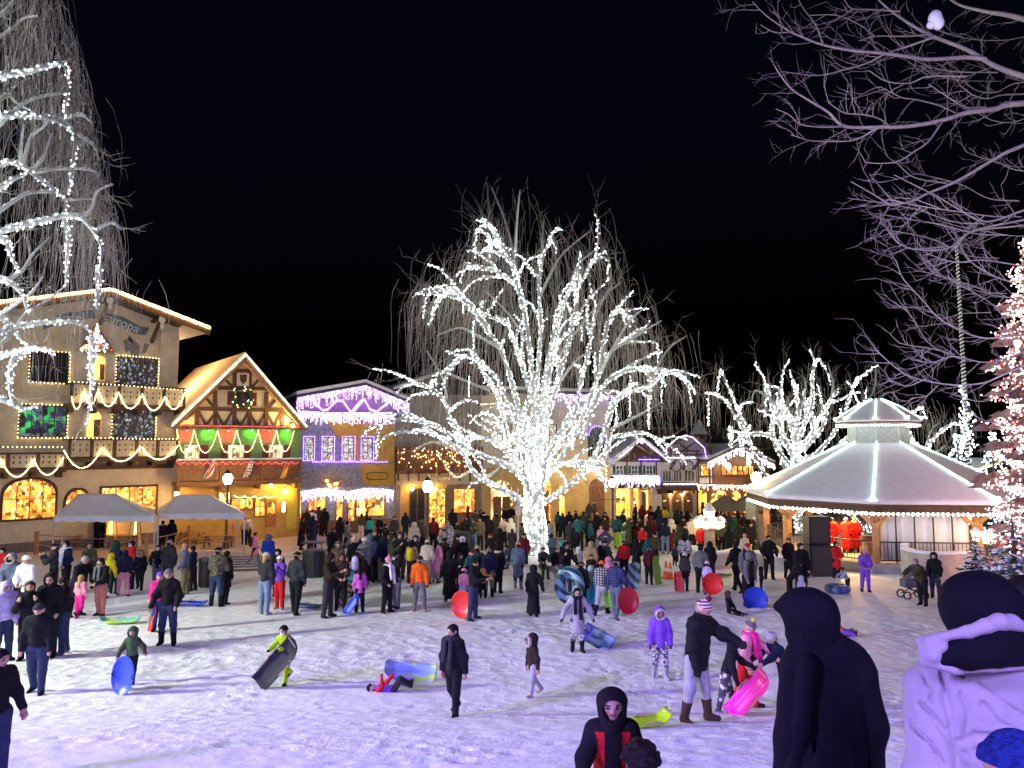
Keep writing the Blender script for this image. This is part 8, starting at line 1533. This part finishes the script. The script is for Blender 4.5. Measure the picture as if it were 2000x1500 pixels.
def tobog(label, c, L, W_, nrm, spin, col, curl=.25, name='toboggan', taper=.25):
    """long plastic sled: trough with raised rim and curled nose"""
    mb = MB(); n, m = 22, 12; th = .02
    prof = []
    for i in range(n + 1):
        u = i / n; y = (u - .5) * L; w_ = W_ / 2 * (1 - taper * max(0, (u - .6) / .4) ** 1.5) * (1 - .12 * max(0, (.2 - u) / .2)); lift = curl * max(0, (u - .72) / .28) ** 2 + .05 * max(0, (.12 - u) / .12)
        if u > .93: w_ *= math.sqrt(max(.05, 1 - ((u - .93) / .075) ** 2))
        row = []
        for j in range(m + 1):
            v = j / m * 2 - 1; row.append((v * w_, y - lift * .15, lift + .10 * W_ * 1.6 * abs(v) ** 4 + (0 if col == 'speck' else .008) * math.cos(v * 9) * (abs(v) < .75)))
        prof.append(row)
    for k in (0, 1): mb.v.extend([(x, y, z_ - k * th) for r in prof for x, y, z_ in r])
    o2 = (n + 1) * (m + 1); ix = lambda i, j, k: k * o2 + i * (m + 1) + j
    for i in range(n):
        for j in range(m): mb.f.append((ix(i, j, 0), ix(i, j + 1, 0), ix(i + 1, j + 1, 0), ix(i + 1, j, 0))); mb.f.append((ix(i, j, 1), ix(i + 1, j, 1), ix(i + 1, j + 1, 1), ix(i, j + 1, 1)))
    for i in range(n): mb.f.append((ix(i, 0, 0), ix(i + 1, 0, 0), ix(i + 1, 0, 1), ix(i, 0, 1))); mb.f.append((ix(i, m, 0), ix(i, m, 1), ix(i + 1, m, 1), ix(i + 1, m, 0)))
    for j in range(m): mb.f.append((ix(0, j, 0), ix(0, j, 1), ix(0, j + 1, 1), ix(0, j + 1, 0))); mb.f.append((ix(n, j, 0), ix(n, j + 1, 0), ix(n, j + 1, 1), ix(n, j, 1)))
    mb.m = [0] * len(mb.f); M = orient(nrm, spin); place(mb, M, c); t = thing(name, label, 'sled', c); mb.build('hull', PC[col], t, smooth=True)
    h = MB(); h.tube([M @ Vector((s * W_ * .3, L * .42, curl * .8 + .03)) + c for s in (-1, 0, 1)], .012, 5); h.build('rope', ROPEM, t)
    for s in (-1, 1): h = MB(); h.tube([M @ Vector((s * W_ * .5, -.14, .10 * W_ * 1.6 + .0)) + c, M @ Vector((s * W_ * .53, 0, .10 * W_ * 1.6 + .03)) + c, M @ Vector((s * W_ * .5, .14, .10 * W_ * 1.6)) + c], .014, 5); h.build('handle', ROPEM, t)
    return t
def px3(x, y, D_): return P(x, y, D_)
def DY(x, yf): return at(x, yf).y
c = at(241, 1356); saucer('bright blue saucer sled held upright by the boy in green', c + Vector((0, 0, .36)), .37, (-.38, -.92, .12), 'blue', .80)
d = DY(556, 1336); tobog('long flecked black toboggan lifted by the boy in lime green', px3(547, 1293, d - .4), 1.18, .46, (-.35, -.88, .30), R(-38), 'speck', .16)
d = DY(785, 1350); tobog('see-through blue and lime sled lying on top of a child', at(800, 1343) + Vector((0, 0, .27)), 1.08, .47, (.06, -.55, .84), R(82), 'mix', .16)
c = at(1268, 1420); tobog('lime green sled lying on the snow behind the boy with red panels', c + Vector((-.02, 0, .05)), .78, .36, (0, 0, 1), R(-72), 'lime', .16)
d = DY(1470, 1392); tobog('hot pink toboggan held slanting by the girl in pink', px3(1466, 1356, d - .35), .98, .36, (-.60, -.62, .45), R(-34), 'pink', .20)
c = at(1166, 1262); tobog('flecked blue sled dragged by the woman in the beige coat', c + Vector((0, .0, .17)), .92, .52, (-.15, -.62, .75), R(62), 'bluesp', .12, taper=.1)
d = DY(1204, 1208); saucer('dark red saucer carried low by the man in blue plaid', px3(1226, 1173, d - .3), .41, (.35, -.93, .1), 'dred', .9)
d = DY(924, 1211); saucer('red saucer with a white logo behind the phone man\'s legs', px3(903, 1180, d + .2), .42, (-.3, -.93, .1), 'red', .88)
d = DY(1385, 1160); saucer('round bright red saucer held by the lavender child', px3(1391, 1140, d - .45), .40, (.05, -1, .1), 'red')
d = DY(1464, 1184); saucer('round royal blue saucer below the grey-hooded person', px3(1475, 1171, d - .35), .42, (.05, -1, .12), 'blue')
d = DY(1338, 1154); tobog('small dark red sled standing beside the white beanie boy', px3(1325, 1137, d - .1), .82, .34, (-.1, -1, .1), R(4), 'dred', .06, taper=.1)
d = DY(1155, 1190); saucer('turquoise saucer carried by the light blue hooded child', px3(1145, 1158, d - .4), .44, (-.25, -.95, .1), 'teal', .82)
c = px3(1112, 1143, DY(1136, 1196) - .1); t = thing('inner_tube', 'large dark patterned snow tube carried beside the maroon beanie', 'snow tube', c); mb = MB(); rg = [Vector((.36 * math.cos(a), .42 * math.sin(a), 0)) for a in [i * 2 * math.pi / 24 for i in range(25)]]; mb.tube(rg, .19, 12, cap=False); M = orient((-.55, -.8, .15)); place(mb, M, c); mb.build('tube', PC['tubep'], t, smooth=True); mb = MB(); mb.tube([M @ Vector((-.1, .3, .2)) + c, M @ Vector((0, .42, .24)) + c, M @ Vector((.12, .3, .2)) + c], .015, 5); mb.build('handle', IRON, t)
d = DY(1176, 1201); tobog('lime green sled half hidden between the two plaid jackets', px3(1191, 1155, d - .1), .95, .40, (-.2, -.95, .1), R(8), 'green', .06)
d = DY(1240, 1150); tobog('tall blue-green foam sled standing upright behind the red saucer', px3(1236, 1126, d), 1.12, .50, (.2, -.95, .1), R(-6), 'tubep', .08, 'foam_sled', .05)
d = DY(1280, 1142); tobog('dark green sled carried by the person in black overalls', px3(1281, 1113, d - .15), 1.15, .36, (.5, -.85, .1), R(3), 'green', .1)
c = at(368, 1184); tobog('long blue sled lying on the snow beside the man in camouflage', c + Vector((0, 0, .07)), 1.15, .44, (0, 0, 1), R(82), 'blue', .14)
c = at(231, 1219); tobog('aqua and lime sled lying above the boy in green', c + Vector((0, 0, .06)), 1.1, .46, (0, 0, 1), R(100), 'aqua', .12)
d = DY(300, 1236); tobog('orange-red sled standing upright beside the hot pink child', px3(300, 1208, d + .1), .98, .30, (-.75, -.62, .15), R(-8), 'red', .12)
d = DY(690, 1196); tobog('dark blue sled held slanting by the magenta girl', px3(689, 1180, d - .25), .78, .30, (-.4, -.85, .3), R(-30), 'blue', .08)
d = DY(676, 1182); tobog('green and cream striped sled leaning against the teal child', px3(675, 1164, d - .25), .95, .40, (-.3, -.9, .3), R(-18), 'striped', .06, taper=.05)
c = at(585, 1188); tobog('grey-blue sled lying behind the striding black beanie man', c + Vector((.2, 0, .06)), 1.1, .34, (0, -.1, 1), R(75), 'navy', .10)
c = at(1640, 1243); tobog('purple sled under the child in orange', c + Vector((0, 0, .03)), .98, .40, (0, 0, 1), R(-80), 'purple', .10)
c = at(1636, 1157); t = thing('snow_tube', 'blue snow tube lying below the light blue jacket', 'snow tube', c + Vector((0, 0, .14))); mb = MB(); mb.tube([c + Vector((.33 * math.cos(a), .33 * math.sin(a), .15)) for a in [i * 2 * math.pi / 24 for i in range(25)]], .15, 10, cap=False); mb.build('tube', PC['bluesp'], t, smooth=True); mb = MB(); mb.tube([c + Vector((-.1, -.33, .3)), c + Vector((0, -.36, .34)), c + Vector((.1, -.33, .3))], .015, 5); mb.build('handle', IRON, t)
d = DY(1174, 1075); t = thing('diamond_sled', 'black diamond-shaped sled held by the person in pale pink', 'sled', px3(1182, 1052, d - .3)); mb = MB(); c = px3(1182, 1052, d - .3); mb.lathe((0, 0, 0), [(.5, 0), (.52, .03), (.42, .03), (.38, .01)], 4); place(mb, orient((0, -1, .1), 0), c); mb.build('hull', PC['black'], t); mb = MB(); mb.tube([c + Vector((-.1, -.05, .1)), c + Vector((0, -.09, .15)), c + Vector((.1, -.05, .1))], .02, 5); mb.build('handle', WHP, t)
d = DY(1207, 1074); tobog('lime green sled upright left of the white suit', px3(1206, 1052, d - .2), .8, .5, (0, -1, .1), R(5), 'lime', .06)
c = at(1408, 1126); tobog('thin lime sled lying by the low planter wall', c + Vector((0, 0, .05)), .9, .3, (0, 0, 1), R(85), 'green', .05)
c = at(1783, 1168); t = thing('stroller', 'grey baby stroller in front of the olive coat', 'stroller', c); mb = MB(); hb = c + Vector((0, 0, .55)); mb.hexa([hb + Vector((x, y, z_)) for z_ in (-.15, .12) for x, y in ((-.35, -.22), (.25, -.22), (.25, .22), (-.35, .22))]); mb.ball(hb + Vector((-.05, 0, .25)), .30, 10, 0, .8); mb.build('seat_hood', mat('stroller_cloth', (.10, .10, .11), .9), t, smooth=False); mb = MB(); [mb.bar(hb + Vector((-.3, y, -.1)), hb + Vector((.3, y, -.42)), .03, .03) for y in (-.22, .22)]; [mb.bar(hb + Vector((.3, y, -.1)), hb + Vector((-.3, y, -.42)), .03, .03) for y in (-.25, .25)]; mb.bar(hb + Vector((.2, 0, .1)), hb + Vector((.5, 0, .42)), .03, .4); mb.build('frame', IRON, t)
for x in (-.32, .32):
    for y in (-.24, .24): mb = MB(); mb.tube([c + Vector((x + .13 * math.cos(a), y, .13 + .13 * math.sin(a))) for a in [i * .5236 for i in range(13)]], .03, 6); mb.build('wheel', IRON, t)
def box_hold(lab, cat, nm, x, y, D_, s, m): c = px3(x, y, D_); mb = MB(); mb.box(c, s); o = mb.build(nm, m, None, c); b_ = o.modifiers.new('bevel', 'BEVEL'); b_.width = min(s) * .3; tag(o, lab, cat)
